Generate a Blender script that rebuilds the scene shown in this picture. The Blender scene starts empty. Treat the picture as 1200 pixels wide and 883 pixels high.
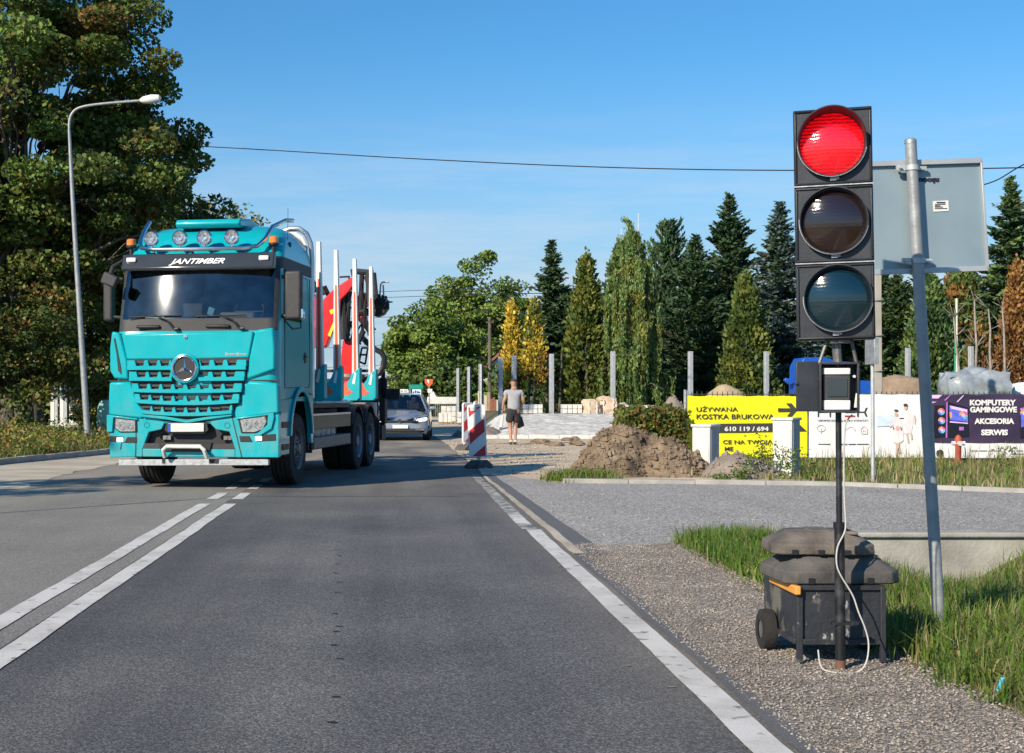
import bpy, bmesh, math, random
import numpy as np
from mathutils import Vector, Matrix, noise
R = math.radians
random.seed(7)
rng = np.random.default_rng(11)
scene = bpy.context.scene
C = scene.collection

# ------------------------------------------------------------------ camera
F = 1700.0                       # focal length in photo pixels
CAM_H = 1.37
cam_d = bpy.data.cameras.new('camera')
cam_d.sensor_width = 36.0
cam_d.lens = F / 1200 * 36.0
cam_d.shift_x = (600 - 456) / 1200
cam_d.shift_y = (465 - 441.5) / 1200
cam_d.clip_start = 0.1
cam_d.clip_end = 6000
cam = bpy.data.objects.new('camera', cam_d)
cam.location = (0, 0, CAM_H)
cam.rotation_euler = (R(90), 0, 0)
C.objects.link(cam)
scene.camera = cam

# ------------------------------------------------------------------ light
SUN_EL, SUN_AZ = 29.5, 41.0      # light travels towards (+sin az, +cos az)
sd = bpy.data.lights.new('sun', 'SUN')
sd.energy = 4.9
sd.angle = R(0.53)
sd.color = (1.0, 0.875, 0.70)
so = bpy.data.objects.new('sun', sd)
tr = Vector((math.sin(R(SUN_AZ)) * math.cos(R(SUN_EL)), math.cos(R(SUN_AZ)) * math.cos(R(SUN_EL)), -math.sin(R(SUN_EL))))
so.rotation_euler = tr.to_track_quat('-Z', 'Y').to_euler()
so.location = (-20, -20, 30)
C.objects.link(so)

world = bpy.data.worlds.new('World')
scene.world = world
world.use_nodes = True
nt = world.node_tree
nt.nodes.clear()
wo = nt.nodes.new('ShaderNodeOutputWorld')
bg = nt.nodes.new('ShaderNodeBackground')
sky = nt.nodes.new('ShaderNodeTexSky')
sky.sky_type = 'NISHITA'
sky.sun_disc = False
sky.sun_elevation = R(SUN_EL)
sky.sun_rotation = R(SUN_AZ + 180)
sky.altitude = 0
sky.air_density = 1.0
sky.dust_density = 0.15
sky.ozone_density = 2.2
bg.inputs['Strength'].default_value = 0.13
# thin high cloud low over the horizon, part of the sky
tc = nt.nodes.new('ShaderNodeTexCoord')
mp = nt.nodes.new('ShaderNodeMapping')
mp.inputs['Scale'].default_value = (3.0, 3.0, 26.0)
nz = nt.nodes.new('ShaderNodeTexNoise')
nz.inputs['Scale'].default_value = 1.6
nz.inputs['Detail'].default_value = 7
nz.inputs['Roughness'].default_value = 0.62
rp = nt.nodes.new('ShaderNodeValToRGB')
rp.color_ramp.elements[0].position = 0.46
rp.color_ramp.elements[1].position = 0.68
sep = nt.nodes.new('ShaderNodeSeparateXYZ')
mr = nt.nodes.new('ShaderNodeMapRange')
mr.inputs['From Min'].default_value = 0.0
mr.inputs['From Max'].default_value = 0.20
mr.inputs['To Min'].default_value = 0.8
mr.inputs['To Max'].default_value = 0.0
mu = nt.nodes.new('ShaderNodeMath'); mu.operation = 'MULTIPLY'
mix = nt.nodes.new('ShaderNodeMix'); mix.data_type = 'RGBA'
mix.inputs[7].default_value = (4.7, 4.9, 5.4, 1)
L = nt.links.new
L(tc.outputs['Generated'], mp.inputs['Vector'])
L(mp.outputs[0], nz.inputs['Vector'])
L(nz.outputs[0], rp.inputs[0])
L(tc.outputs['Generated'], sep.inputs[0])
L(sep.outputs['Z'], mr.inputs['Value'])
L(rp.outputs[0], mu.inputs[0]); L(mr.outputs[0], mu.inputs[1])
L(mu.outputs[0], mix.inputs[0])
tint = nt.nodes.new('ShaderNodeMix'); tint.data_type = 'RGBA'; tint.blend_type = 'MULTIPLY'; tint.inputs[0].default_value = 1.0
tint.inputs[7].default_value = (0.50, 0.72, 0.86, 1)
L(sky.outputs[0], tint.inputs[6])
hz = nt.nodes.new('ShaderNodeMapRange'); hz.inputs['From Min'].default_value = 0.0; hz.inputs['From Max'].default_value = 0.24
hz.inputs['To Min'].default_value = 0.85; hz.inputs['To Max'].default_value = 0.0; hz.interpolation_type = 'SMOOTHSTEP'
L(sep.outputs['Z'], hz.inputs['Value'])
hm = nt.nodes.new('ShaderNodeMix'); hm.data_type = 'RGBA'; hm.inputs[7].default_value = (2.75, 3.5, 4.45, 1)
L(hz.outputs[0], hm.inputs[0]); L(tint.outputs[2], hm.inputs[6])
L(hm.outputs[2], mix.inputs[6])
hs = nt.nodes.new('ShaderNodeHueSaturation')
hs.inputs['Saturation'].default_value = 1.12
L(mix.outputs[2], hs.inputs['Color'])
L(hs.outputs[0], bg.inputs['Color'])
L(bg.outputs[0], wo.inputs['Surface'])

scene.view_settings.view_transform = 'Standard'
scene.view_settings.look = 'None'
scene.view_settings.gamma = 1.0
scene.view_settings.use_curve_mapping = False
scene.view_settings.exposure = 0.3
scene.cycles.max_bounces = 6
scene.cycles.transparent_max_bounces = 12
scene.cycles.caustics_reflective = False
scene.cycles.caustics_refractive = False

# ------------------------------------------------------------------ helpers
def PX(px, Y):                    # world X of a photo column at distance Y
    return (px - 456) * Y / F
def PZ(py, Y):                    # world height of a photo row at distance Y
    return CAM_H + (465 - py) * Y / F
def G(px, py, z=0.0):             # ground point of a photo pixel
    Y = (CAM_H - z) * F / (py - 465)
    return Vector((PX(px, Y), Y, z))

def mat(name, col, rough=0.6, metal=0.0, var=0.12, vs=6.0, bump=0.0, bs=40.0, coat=0.0, spec=None,
        col2=None, island=0.0, emit=None, es=0.0, detail=6, thr=None, alpha=None, trans=0.0, sheen=0.0):
    m = bpy.data.materials.new(name)
    m.use_nodes = True
    t = m.node_tree; N = t.nodes; K = t.links.new
    b = N['Principled BSDF']
    b.inputs['Roughness'].default_value = rough
    b.inputs['Metallic'].default_value = metal
    if coat: b.inputs['Coat Weight'].default_value = coat; b.inputs['Coat Roughness'].default_value = 0.06
    if spec is not None: b.inputs['Specular IOR Level'].default_value = spec
    if trans: b.inputs['Transmission Weight'].default_value = trans
    tcn = N.new('ShaderNodeTexCoord')
    n1 = N.new('ShaderNodeTexNoise'); n1.inputs['Scale'].default_value = vs; n1.inputs['Detail'].default_value = detail
    K(tcn.outputs['Object'], n1.inputs['Vector'])
    rr = N.new('ShaderNodeValToRGB')
    lo, hi = (0.3, 0.7) if thr is None else thr
    rr.color_ramp.elements[0].position = lo; rr.color_ramp.elements[1].position = hi
    c1 = [max(0, c * (1 - var)) for c in col]
    c2 = [min(1, c * (1 + var)) for c in col] if col2 is None else col2
    rr.color_ramp.elements[0].color = (*c1, 1); rr.color_ramp.elements[1].color = (*c2, 1)
    K(n1.outputs[0], rr.inputs[0])
    out = rr.outputs[0]
    if island:
        g = N.new('ShaderNodeNewGeometry')
        h = N.new('ShaderNodeHueSaturation')
        m1 = N.new('ShaderNodeMapRange'); m1.inputs['To Min'].default_value = 1 - island; m1.inputs['To Max'].default_value = 1 + island
        m2 = N.new('ShaderNodeMapRange'); m2.inputs['To Min'].default_value = 0.5 - island * 0.07; m2.inputs['To Max'].default_value = 0.5 + island * 0.05
        w = N.new('ShaderNodeTexWhiteNoise'); w.noise_dimensions = '1D'
        K(g.outputs['Random Per Island'], m1.inputs['Value'])
        K(g.outputs['Random Per Island'], w.inputs['W'])
        K(w.outputs['Value'], m2.inputs['Value'])
        K(m1.outputs[0], h.inputs['Value']); K(m2.outputs[0], h.inputs['Hue'])
        K(out, h.inputs['Color']); out = h.outputs[0]
    K(out, b.inputs['Base Color'])
    mrr = N.new('ShaderNodeMapRange'); mrr.inputs['To Min'].default_value = max(0.0, rough * 0.85); mrr.inputs['To Max'].default_value = min(1, rough * 1.15)
    K(n1.outputs[0], mrr.inputs['Value']); K(mrr.outputs[0], b.inputs['Roughness'])
    if bump:
        n2 = N.new('ShaderNodeTexNoise'); n2.inputs['Scale'].default_value = bs; n2.inputs['Detail'].default_value = 5
        K(tcn.outputs['Object'], n2.inputs['Vector'])
        bp = N.new('ShaderNodeBump'); bp.inputs['Strength'].default_value = bump; bp.inputs['Distance'].default_value = 0.02
        K(n2.outputs[0], bp.inputs['Height']); K(bp.outputs[0], b.inputs['Normal'])
    if emit:
        b.inputs['Emission Color'].default_value = (*emit, 1); b.inputs['Emission Strength'].default_value = es
    return m

def leafmat(name, col, col2, island=0.35, vs=0.5, rough=0.55, transl=0.25, thr=(0.35, 0.65)):
    m = mat(name, col, rough, var=0.0, vs=vs, col2=col2, island=island, thr=thr, detail=3)
    t = m.node_tree; N = t.nodes; K = t.links.new
    b = N['Principled BSDF']; b.inputs['Specular IOR Level'].default_value = 0.35
    tl = N.new('ShaderNodeBsdfTranslucent')
    src = b.inputs['Base Color'].links[0].from_socket
    K(src, tl.inputs['Color'])
    mx = N.new('ShaderNodeMixShader'); mx.inputs[0].default_value = transl
    K(b.outputs[0], mx.inputs[1]); K(tl.outputs[0], mx.inputs[2])
    K(mx.outputs[0], N['Material Output'].inputs['Surface'])
    return m

def glassmat(name, tint=(0.35, 0.42, 0.45), fac=0.35, rough=0.02):
    m = bpy.data.materials.new(name); m.use_nodes = True
    t = m.node_tree; N = t.nodes; K = t.links.new; N.remove(N['Principled BSDF'])
    tr_ = N.new('ShaderNodeBsdfTransparent'); tr_.inputs[0].default_value = (*tint, 1)
    gl = N.new('ShaderNodeBsdfGlossy'); gl.inputs['Roughness'].default_value = rough; gl.inputs[0].default_value = (0.9, 0.95, 1, 1)
    fr = N.new('ShaderNodeFresnel'); fr.inputs[0].default_value = 1.5
    nn = N.new('ShaderNodeTexNoise'); nn.inputs['Scale'].default_value = 4.0
    tcn = N.new('ShaderNodeTexCoord'); K(tcn.outputs['Object'], nn.inputs['Vector'])
    a = N.new('ShaderNodeMath'); a.operation = 'MULTIPLY_ADD'; a.inputs[1].default_value = 0.9
    mm = N.new('ShaderNodeMath'); mm.operation = 'MULTIPLY'; mm.inputs[1].default_value = fac
    K(nn.outputs[0], mm.inputs[0]); K(fr.outputs[0], a.inputs[0]); K(mm.outputs[0], a.inputs[2])
    mx = N.new('ShaderNodeMixShader')
    K(a.outputs[0], mx.inputs[0]); K(tr_.outputs[0], mx.inputs[1]); K(gl.outputs[0], mx.inputs[2])
    K(mx.outputs[0], N['Material Output'].inputs['Surface'])
    return m

def link_mesh(name, me, m, parent=None, smooth=True, ang=35, bevel=0.0, bseg=2):
    me.name = name
    o = bpy.data.objects.new(name, me)
    C.objects.link(o)
    if m is not None:
        for q in (m if isinstance(m, (list, tuple)) else [m]): me.materials.append(q)
    if smooth:
        me.polygons.foreach_set('use_smooth', [True] * len(me.polygons))
        if ang < 179: me.set_sharp_from_angle(angle=R(ang))
    if bevel:
        bv = o.modifiers.new('bevel', 'BEVEL'); bv.width = bevel; bv.segments = bseg; bv.limit_method = 'ANGLE'; bv.angle_limit = R(40)
    if parent is not None: o.parent = parent
    return o

class MB:
    def __init__(s): s.v = []; s.f = []; s.mi = []
    def add(s, vs, fs, mi=0, M=None):
        n = len(s.v)
        if M is not None: vs = [M @ Vector(p) for p in vs]
        s.v += [tuple(p) for p in vs]; s.f += [tuple(i + n for i in f) for f in fs]; s.mi += [mi] * len(fs)
        return s
    def box(s, c, d, M=None, mi=0, rz=0.0, rx=0.0, ry=0.0, taper=1.0):
        hx, hy, hz = d[0] / 2, d[1] / 2, d[2] / 2
        vs = []
        for z in (-1, 1):
            k = taper if z > 0 else 1.0
            for x, y in ((-1, -1), (1, -1), (1, 1), (-1, 1)): vs.append(Vector((x * hx * k, y * hy * k, z * hz)))
        T = Matrix.Translation(c) @ Matrix.Rotation(rz, 4, 'Z') @ Matrix.Rotation(ry, 4, 'Y') @ Matrix.Rotation(rx, 4, 'X')
        vs = [T @ p for p in vs]
        return s.add(vs, [(3, 2, 1, 0), (4, 5, 6, 7), (0, 1, 5, 4), (1, 2, 6, 5), (2, 3, 7, 6), (3, 0, 4, 7)], mi, M)
    def tube(s, pts, r, n=10, cap=True, mi=0, M=None):
        pts = [Vector(p) for p in pts]
        rs = r if isinstance(r, (list, tuple)) else [r] * len(pts)
        vs = []; fs = []
        prev = None
        for i, p in enumerate(pts):
            d = (pts[min(i + 1, len(pts) - 1)] - pts[max(i - 1, 0)])
            if d.length < 1e-9: d = Vector((0, 0, 1))
            d.normalize()
            if prev is None:
                a = Vector((0, 0, 1)) if abs(d.z) < 0.9 else Vector((1, 0, 0))
                u = d.cross(a).normalized()
            else:
                u = prev - d * prev.dot(d)
                u = u.normalized() if u.length > 1e-6 else d.orthogonal().normalized()
            prev = u
            w = d.cross(u)
            for k in range(n):
                a = 2 * math.pi * k / n
                vs.append(p + (u * math.cos(a) + w * math.sin(a)) * rs[i])
        for i in range(len(pts) - 1):
            for k in range(n):
                a, b = i * n + k, i * n + (k + 1) % n
                fs.append((a, b, b + n, a + n))
        if cap:
            fs.append(tuple(range(n - 1, -1, -1))); fs.append(tuple((len(pts) - 1) * n + k for k in range(n)))
        return s.add(vs, fs, mi, M)
    def lathe(s, prof, axis='Z', n=24, c=(0, 0, 0), M=None, mi=0, a0=0.0, a1=2 * math.pi):
        # prof: list of (r, h); axis along which h runs
        full = abs(a1 - a0 - 2 * math.pi) < 1e-6
        m = n if full else n + 1
        vs = []; fs = []
        for r, h in prof:
            for k in range(m):
                a = a0 + (a1 - a0) * k / n
                x, y = r * math.cos(a), r * math.sin(a)
                p = {'Z': (x, y, h), 'X': (h, x, y), 'Y': (x, h, y)}[axis]
                vs.append(Vector(p) + Vector(c))
        for i in range(len(prof) - 1):
            for k in range(n):
                a = i * m + k; b = i * m + (k + 1) % m
                fs.append((a, b, b + m, a + m))
        return s.add(vs, fs, mi, M)
    def prism(s, poly, d0, d1, plane='XZ', mi=0, M=None):
        # polygon in a plane extruded along the third axis from d0 to d1
        def P(a, b, d): return {'XZ': (a, d, b), 'YZ': (d, a, b), 'XY': (a, b, d)}[plane]
        n = len(poly)
        vs = [P(a, b, d0) for a, b in poly] + [P(a, b, d1) for a, b in poly]
        fs = [tuple(range(n)), tuple(range(2 * n - 1, n - 1, -1))]
        for i in range(n): j = (i + 1) % n; fs.append((i, i + n, j + n, j))
        return s.add(vs, fs, mi, M)
    def build(s, name, m, parent=None, smooth=True, ang=35, bevel=0.0, bseg=2, fix=True):
        me = bpy.data.meshes.new(name)
        me.from_pydata(s.v, [], s.f)
        if any(s.mi): me.polygons.foreach_set('material_index', s.mi)
        if fix:
            bm = bmesh.new(); bm.from_mesh(me); bmesh.ops.recalc_face_normals(bm, faces=bm.faces); bm.to_mesh(me); bm.free()
        me.update()
        return link_mesh(name, me, m, parent, smooth, ang, bevel, bseg)

def npmesh(name, V, FQ, m, parent=None, k=4, smooth=False, mi=None):
    V = np.asarray(V, dtype=np.float32).reshape(-1, 3); FQ = np.asarray(FQ, dtype=np.int32).reshape(-1)
    nf = len(FQ) // k
    me = bpy.data.meshes.new(name)
    me.vertices.add(len(V)); me.vertices.foreach_set('co', V.ravel())
    me.loops.add(len(FQ)); me.loops.foreach_set('vertex_index', FQ)
    me.polygons.add(nf)
    me.polygons.foreach_set('loop_start', np.arange(0, nf * k, k, dtype=np.int32))
    for q in (m if isinstance(m, (list, tuple)) else [m]): me.materials.append(q)
    if mi is not None: me.polygons.foreach_set('material_index', np.asarray(mi, dtype=np.int32))
    me.polygons.foreach_set('use_smooth', np.full(nf, smooth))
    me.update(calc_edges=True)
    o = bpy.data.objects.new(name, me); C.objects.link(o)
    if parent is not None: o.parent = parent
    return o

def tag(o, label, cat, group=None, kind=None):
    o['label'] = label; o['category'] = cat
    if group: o['group'] = group
    if kind: o['kind'] = kind
    return o
def struct(o): o['kind'] = 'structure'; return o
def stuff(o, label=None, cat=None):
    o['kind'] = 'stuff'
    if label: o['label'] = label; o['category'] = cat
    return o
def thing(name, label, cat, loc=(0, 0, 0), rz=0.0, group=None, rx=0.0, ry=0.0):
    o = bpy.data.objects.new(name, None); C.objects.link(o)
    o.location = loc; o.rotation_euler = (rx, ry, rz); o.empty_display_size = 0.2
    return tag(o, label, cat, group)
def copy_tree(o, parent=None):
    c = o.copy(); C.objects.link(c)
    if parent is not None: c.parent = parent
    for ch in list(o.children): copy_tree(ch, c)
    return c

def text(name, body, m, parent, loc, width=None, size=0.1, depth=0.002, bold=0.0, shear=0.0, align='CENTER', height=None, M=None):
    cu = bpy.data.curves.new(name, 'FONT'); cu.body = body; cu.size = size; cu.extrude = depth; cu.offset = bold * size; cu.shear = shear
    cu.align_x = align; cu.space_line = 0.9; cu.resolution_u = 3
    to = bpy.data.objects.new('tmp', cu); C.objects.link(to)
    bpy.context.view_layer.update()
    me = bpy.data.meshes.new_from_object(to.evaluated_get(bpy.context.evaluated_depsgraph_get()))
    bpy.data.objects.remove(to); bpy.data.curves.remove(cu)
    n = len(me.vertices); co = np.empty(n * 3, dtype=np.float32); me.vertices.foreach_get('co', co); co = co.reshape(-1, 3)
    w = co[:, 0].max() - co[:, 0].min()
    s = (width / w) if width else 1.0
    sh = s if height is None else height / (co[:, 1].max() - co[:, 1].min())
    x = co[:, 0] * s; y = co[:, 1] * sh; z = co[:, 2]
    if align == 'LEFT': x = x - x.min()
    else: x = x - (x.min() + x.max()) / 2
    out = np.stack([x + loc[0], -z + loc[1], y + loc[2]], 1)
    if M is not None:
        mm = np.array(M); out = out @ mm[:3, :3].T + mm[:3, 3]
    me.vertices.foreach_set('co', out.astype(np.float32).ravel()); me.update()
    o = link_mesh(name, me, m, parent, smooth=False)
    return o

# ------------------------------------------------------------------ materials
M = {}
M['teal'] = mat('teal_paint', (0.0, 0.40, 0.46), 0.30, 0.0, 0.05, 3, coat=0.45, spec=0.3)
def overlay(m, col, scale, lo, hi, amt=1.0, z=None, stretch=(1, 1, 1), det=6):
    # a second, patchy layer (dirt, dust, scratches) over a material's own colour
    t = m.node_tree; N = t.nodes; K = t.links.new; b = N['Principled BSDF']
    src = b.inputs['Base Color'].links[0].from_socket
    tcn = N.new('ShaderNodeTexCoord'); mp_ = N.new('ShaderNodeMapping'); mp_.inputs['Scale'].default_value = stretch; K(tcn.outputs['Object'], mp_.inputs[0])
    n = N.new('ShaderNodeTexNoise'); n.inputs['Scale'].default_value = scale; n.inputs['Detail'].default_value = det; n.inputs['Roughness'].default_value = 0.65; K(mp_.outputs[0], n.inputs[0])
    r = N.new('ShaderNodeMapRange'); r.inputs['From Min'].default_value = lo; r.inputs['From Max'].default_value = hi; r.inputs['To Max'].default_value = amt; K(n.outputs[0], r.inputs['Value'])
    f = r.outputs[0]
    if z:
        s = N.new('ShaderNodeSeparateXYZ'); K(tcn.outputs['Object'], s.inputs[0]); q = N.new('ShaderNodeMapRange'); q.inputs['From Min'].default_value = z[0]; q.inputs['From Max'].default_value = z[1]; q.inputs['To Min'].default_value = 1; q.inputs['To Max'].default_value = z[2]
        K(s.outputs['Z'], q.inputs['Value']); mm = N.new('ShaderNodeMath'); mm.operation = 'MULTIPLY'; K(f, mm.inputs[0]); K(q.outputs[0], mm.inputs[1]); f = mm.outputs[0]
    mx = N.new('ShaderNodeMix'); mx.data_type = 'RGBA'; mx.inputs[7].default_value = (*col, 1); K(f, mx.inputs[0]); K(src, mx.inputs[6]); K(mx.outputs[2], b.inputs['Base Color'])
    return m
overlay(M['teal'], (0.30, 0.29, 0.25), 5.0, 0.42, 0.75, 0.55, (0.4, 1.6, 0.12), (1, 1, 0.5), 9)
M['teal_metal'] = mat('teal_bunk_paint', (0.0, 0.40, 0.45), 0.45, 0.0, 0.1, 5)
M['black'] = mat('black_plastic', (0.016, 0.016, 0.018), 0.5, 0.0, 0.25, 20)
M['grey_plastic'] = mat('dark_grey_plastic', (0.04, 0.04, 0.043), 0.6, 0.0, 0.2, 12)
M['rubber'] = mat('tyre_rubber', (0.022, 0.021, 0.02), 0.85, 0.0, 0.35, 9, bump=0.3, bs=60)
M['chrome'] = mat('chrome', (0.75, 0.77, 0.8), 0.12, 1.0, 0.05, 8)
M['alu'] = mat('aluminium', (0.62, 0.63, 0.65), 0.35, 0.9, 0.12, 8)
M['galv'] = mat('galvanised_steel', (0.42, 0.44, 0.46), 0.5, 0.55, 0.25, 14, bump=0.1, bs=50)
M['galv_light'] = mat('bright_zinc', (0.50, 0.53, 0.55), 0.5, 0.3, 0.15, 7)
M['white'] = mat('white_paint', (0.78, 0.78, 0.76), 0.5, 0.0, 0.06, 10)
M['dirty_white'] = mat('dirty_white', (0.66, 0.66, 0.62), 0.7, 0.0, 0.15, 6)
M['red'] = mat('red_paint', (0.66, 0.018, 0.02), 0.35, 0.0, 0.12, 6, coat=0.4)
M['red_flat'] = mat('red_reflective', (0.60, 0.03, 0.035), 0.5, 0.0, 0.1, 20)
M['orange_red'] = mat('orange_red_tape', (0.75, 0.13, 0.06), 0.5, 0.0, 0.12, 20)
M['steel'] = mat('worn_steel', (0.20, 0.20, 0.195), 0.55, 0.6, 0.35, 9, bump=0.15, bs=30)
M['chassis'] = mat('chassis_black', (0.022, 0.023, 0.026), 0.6, 0.1, 0.4, 8)
M['amber'] = mat('amber_lens', (0.85, 0.22, 0.02), 0.2, 0.0, 0.1, 8, coat=0.6)
M['lamp_glass'] = mat('headlamp_glass', (0.72, 0.74, 0.76), 0.08, 0.75, 0.3, 30, coat=1.0)
M['yellow'] = mat('yellow_label', (0.85, 0.68, 0.03), 0.5, 0.0, 0.06, 20)
M['glass'] = glassmat('window_glass', (0.62, 0.68, 0.70), 0.16, 0.035)
M['glass_side'] = glassmat('side_glass', (0.12, 0.14, 0.14), 0.0, 0.06)
M['olive'] = mat('olive_guard', (0.075, 0.082, 0.05), 0.45, 0.2, 0.2, 6)
M['blue'] = mat('blue_paint', (0.01, 0.09, 0.45), 0.4, 0.0, 0.15, 8)
# ================================================================== GROUND
def sstep(a, b, t):
    t = min(1.0, max(0.0, (t - a) / (b - a))); return t * t * (3 - 2 * t)
def gh(x, y):
    z = -0.03
    # right-hand grass verge with the ditch in front of the culvert wall
    if x > 2.2 and y < 14.2:
        z += 0.05 * sstep(2.5, 3.0, x)
        dx = (x - 5.0) / 1.0
        z -= 0.62 * math.exp(-dx * dx) * sstep(8.6, 12.5, y) * sstep(3.1, 4.3, x)
        z += 0.16 * math.exp(-((x - 5.6) / 0.9) ** 2 - ((y - 9.4) / 1.2) ** 2)
        z += 0.05 * noise.noise(Vector((x * 1.3, y * 1.3, 0))) * sstep(2.7, 3.2, x)
    # the yard behind the kerb lies higher
    z += 0.62 * sstep(47.5, 56.0, y) * sstep(4.0, 5.4, x)
    # left verge slightly above the shoulder
    z += 0.12 * sstep(-8.0, -9.0, x) * sstep(20, 24, y) if x < -8 else 0
    if y > 32 and x < -7.0: z += 0.1 * sstep(-7.0, -8.0, x)
    # soft wear in the works area
    pass
    return z

def terrain():
    xs = np.unique(np.concatenate([np.linspace(-3000, -60, 12), np.linspace(-60, -12, 17), np.linspace(-12, 2, 15), np.arange(2.0, 8.0, 0.14),
                                   np.linspace(8, 30, 23), np.linspace(30, 90, 13), np.linspace(90, 3000, 12)]))
    ys = np.unique(np.concatenate([np.linspace(-800, -10, 6), np.linspace(-10, 3, 7), np.arange(3, 14.2, 0.16), np.linspace(14.2, 60, 60),
                                   np.linspace(60, 200, 15), np.linspace(200, 3500, 12)]))
    V = [(x, y, gh(x, y)) for y in ys for x in xs]
    nx = len(xs)
    FQ = [(j * nx + i, j * nx + i + 1, (j + 1) * nx + i + 1, (j + 1) * nx + i) for j in range(len(ys) - 1) for i in range(nx - 1)]
    return V, FQ
M['soil'] = mat('soil_ground', (0.085, 0.10, 0.035), 0.95, 0.0, 0.4, 0.9, bump=0.5, bs=12, col2=(0.17, 0.155, 0.09))
V, FQ = terrain()
struct(npmesh('terrain', V, FQ, M['soil'], smooth=True))

def asphalt(name, dark, light, sc=150.0, wear=0.35, dust=None, speck=0.35, bump=0.35):
    m = bpy.data.materials.new(name); m.use_nodes = True
    t = m.node_tree; N = t.nodes; K = t.links.new; b = N['Principled BSDF']
    tcn = N.new('ShaderNodeTexCoord')
    vo = N.new('ShaderNodeTexVoronoi'); vo.inputs['Scale'].default_value = sc
    K(tcn.outputs['Object'], vo.inputs['Vector'])
    bw = N.new('ShaderNodeSeparateColor'); K(vo.outputs['Color'], bw.inputs[0])
    fine = N.new('ShaderNodeTexNoise'); fine.inputs['Scale'].default_value = sc * 0.45; fine.inputs['Detail'].default_value = 4
    K(tcn.outputs['Object'], fine.inputs['Vector'])
    # long streaks along the lane
    mp_ = N.new('ShaderNodeMapping'); mp_.inputs['Scale'].default_value = (1.6, 0.05, 1)
    K(tcn.outputs['Object'], mp_.inputs['Vector'])
    st = N.new('ShaderNodeTexNoise'); st.inputs['Scale'].default_value = 1.0; st.inputs['Detail'].default_value = 4
    K(mp_.outputs[0], st.inputs['Vector'])
    bl = N.new('ShaderNodeTexNoise'); bl.inputs['Scale'].default_value = 0.55; bl.inputs['Detail'].default_value = 6
    K(tcn.outputs['Object'], bl.inputs['Vector'])
    a = N.new('ShaderNodeMath'); a.operation = 'ADD'; K(st.outputs[0], a.inputs[0]); K(bl.outputs[0], a.inputs[1])
    r = N.new('ShaderNodeMapRange'); r.inputs['From Min'].default_value = 0.7; r.inputs['From Max'].default_value = 1.3; K(a.outputs[0], r.inputs['Value'])
    m1 = N.new('ShaderNodeMix'); m1.data_type = 'RGBA'; m1.inputs[6].default_value = (*dark, 1); m1.inputs[7].default_value = (*light, 1)
    K(r.outputs[0], m1.inputs[0])
    # aggregate: stones lighter, gaps darker
    r2 = N.new('ShaderNodeMapRange'); r2.inputs['To Min'].default_value = 1 - speck; r2.inputs['To Max'].default_value = 1 + speck * 1.2
    ag = N.new('ShaderNodeMath'); ag.operation = 'POWER'; ag.inputs[1].default_value = 2.2; K(bw.outputs[0], ag.inputs[0])
    K(ag.outputs[0], r2.inputs['Value'])
    r3 = N.new('ShaderNodeMapRange'); r3.inputs['From Min'].default_value = 0.3; r3.inputs['From Max'].default_value = 0.7
    r3.inputs['To Min'].default_value = 0.8; r3.inputs['To Max'].default_value = 1.2; K(fine.outputs[0], r3.inputs['Value'])
    mm = N.new('ShaderNodeMath'); mm.operation = 'MULTIPLY'; K(r2.outputs[0], mm.inputs[0]); K(r3.outputs[0], mm.inputs[1])
    vm = N.new('ShaderNodeVectorMath'); vm.operation = 'SCALE'; K(m1.outputs[2], vm.inputs[0]); K(mm.outputs[0], vm.inputs['Scale'])
    out = vm.outputs[0]
    if dust:
        # dust colour, amount, noise scale, (x0,x1) ramp or (y0,y1) ramp
        dn = N.new('ShaderNodeTexNoise'); dn.inputs['Scale'].default_value = dust[2]; dn.inputs['Detail'].default_value = 7
        mp2 = N.new('ShaderNodeMapping'); mp2.inputs['Scale'].default_value = (1, 0.35, 1)
        K(tcn.outputs['Object'], mp2.inputs['Vector']); K(mp2.outputs[0], dn.inputs['Vector'])
        sx = N.new('ShaderNodeSeparateXYZ'); K(tcn.outputs['Object'], sx.inputs[0])
        rx = N.new('ShaderNodeMapRange'); rx.inputs['From Min'].default_value = dust[3][0]; rx.inputs['From Max'].default_value = dust[3][1]
        K(sx.outputs['X'], rx.inputs['Value'])
        ry = N.new('ShaderNodeMapRange'); ry.inputs['From Min'].default_value = dust[4][0]; ry.inputs['From Max'].default_value = dust[4][1]
        K(sx.outputs['Y'], ry.inputs['Value'])
        mxx = N.new('ShaderNodeMath'); mxx.operation = 'MAXIMUM'; K(rx.outputs[0], mxx.inputs[0]); K(ry.outputs[0], mxx.inputs[1])
        rn = N.new('ShaderNodeMapRange'); rn.inputs['From Min'].default_value = 0.32; rn.inputs['From Max'].default_value = 0.62; K(dn.outputs[0], rn.inputs['Value'])
        q = N.new('ShaderNodeMath'); q.operation = 'MULTIPLY'; K(mxx.outputs[0], q.inputs[0]); K(rn.outputs[0], q.inputs[1])
        q2 = N.new('ShaderNodeMath'); q2.operation = 'MULTIPLY'; q2.inputs[1].default_value = dust[1]; K(q.outputs[0], q2.inputs[0])
        m3 = N.new('ShaderNodeMix'); m3.data_type = 'RGBA'; m3.inputs[7].default_value = (*dust[0], 1)
        K(q2.outputs[0], m3.inputs[0]); K(out, m3.inputs[6]); out = m3.outputs[2]
    K(out, b.inputs['Base Color'])
    b.inputs['Roughness'].default_value = 0.82
    b.inputs['Specular IOR Level'].default_value = 0.3
    bp = N.new('ShaderNodeBump'); bp.inputs['Strength'].default_value = bump; bp.inputs['Distance'].default_value = 0.006
    K(vo.outputs['Distance'], bp.inputs['Height']); bp.invert = True
    K(bp.outputs[0], b.inputs['Normal'])
    return m

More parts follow.
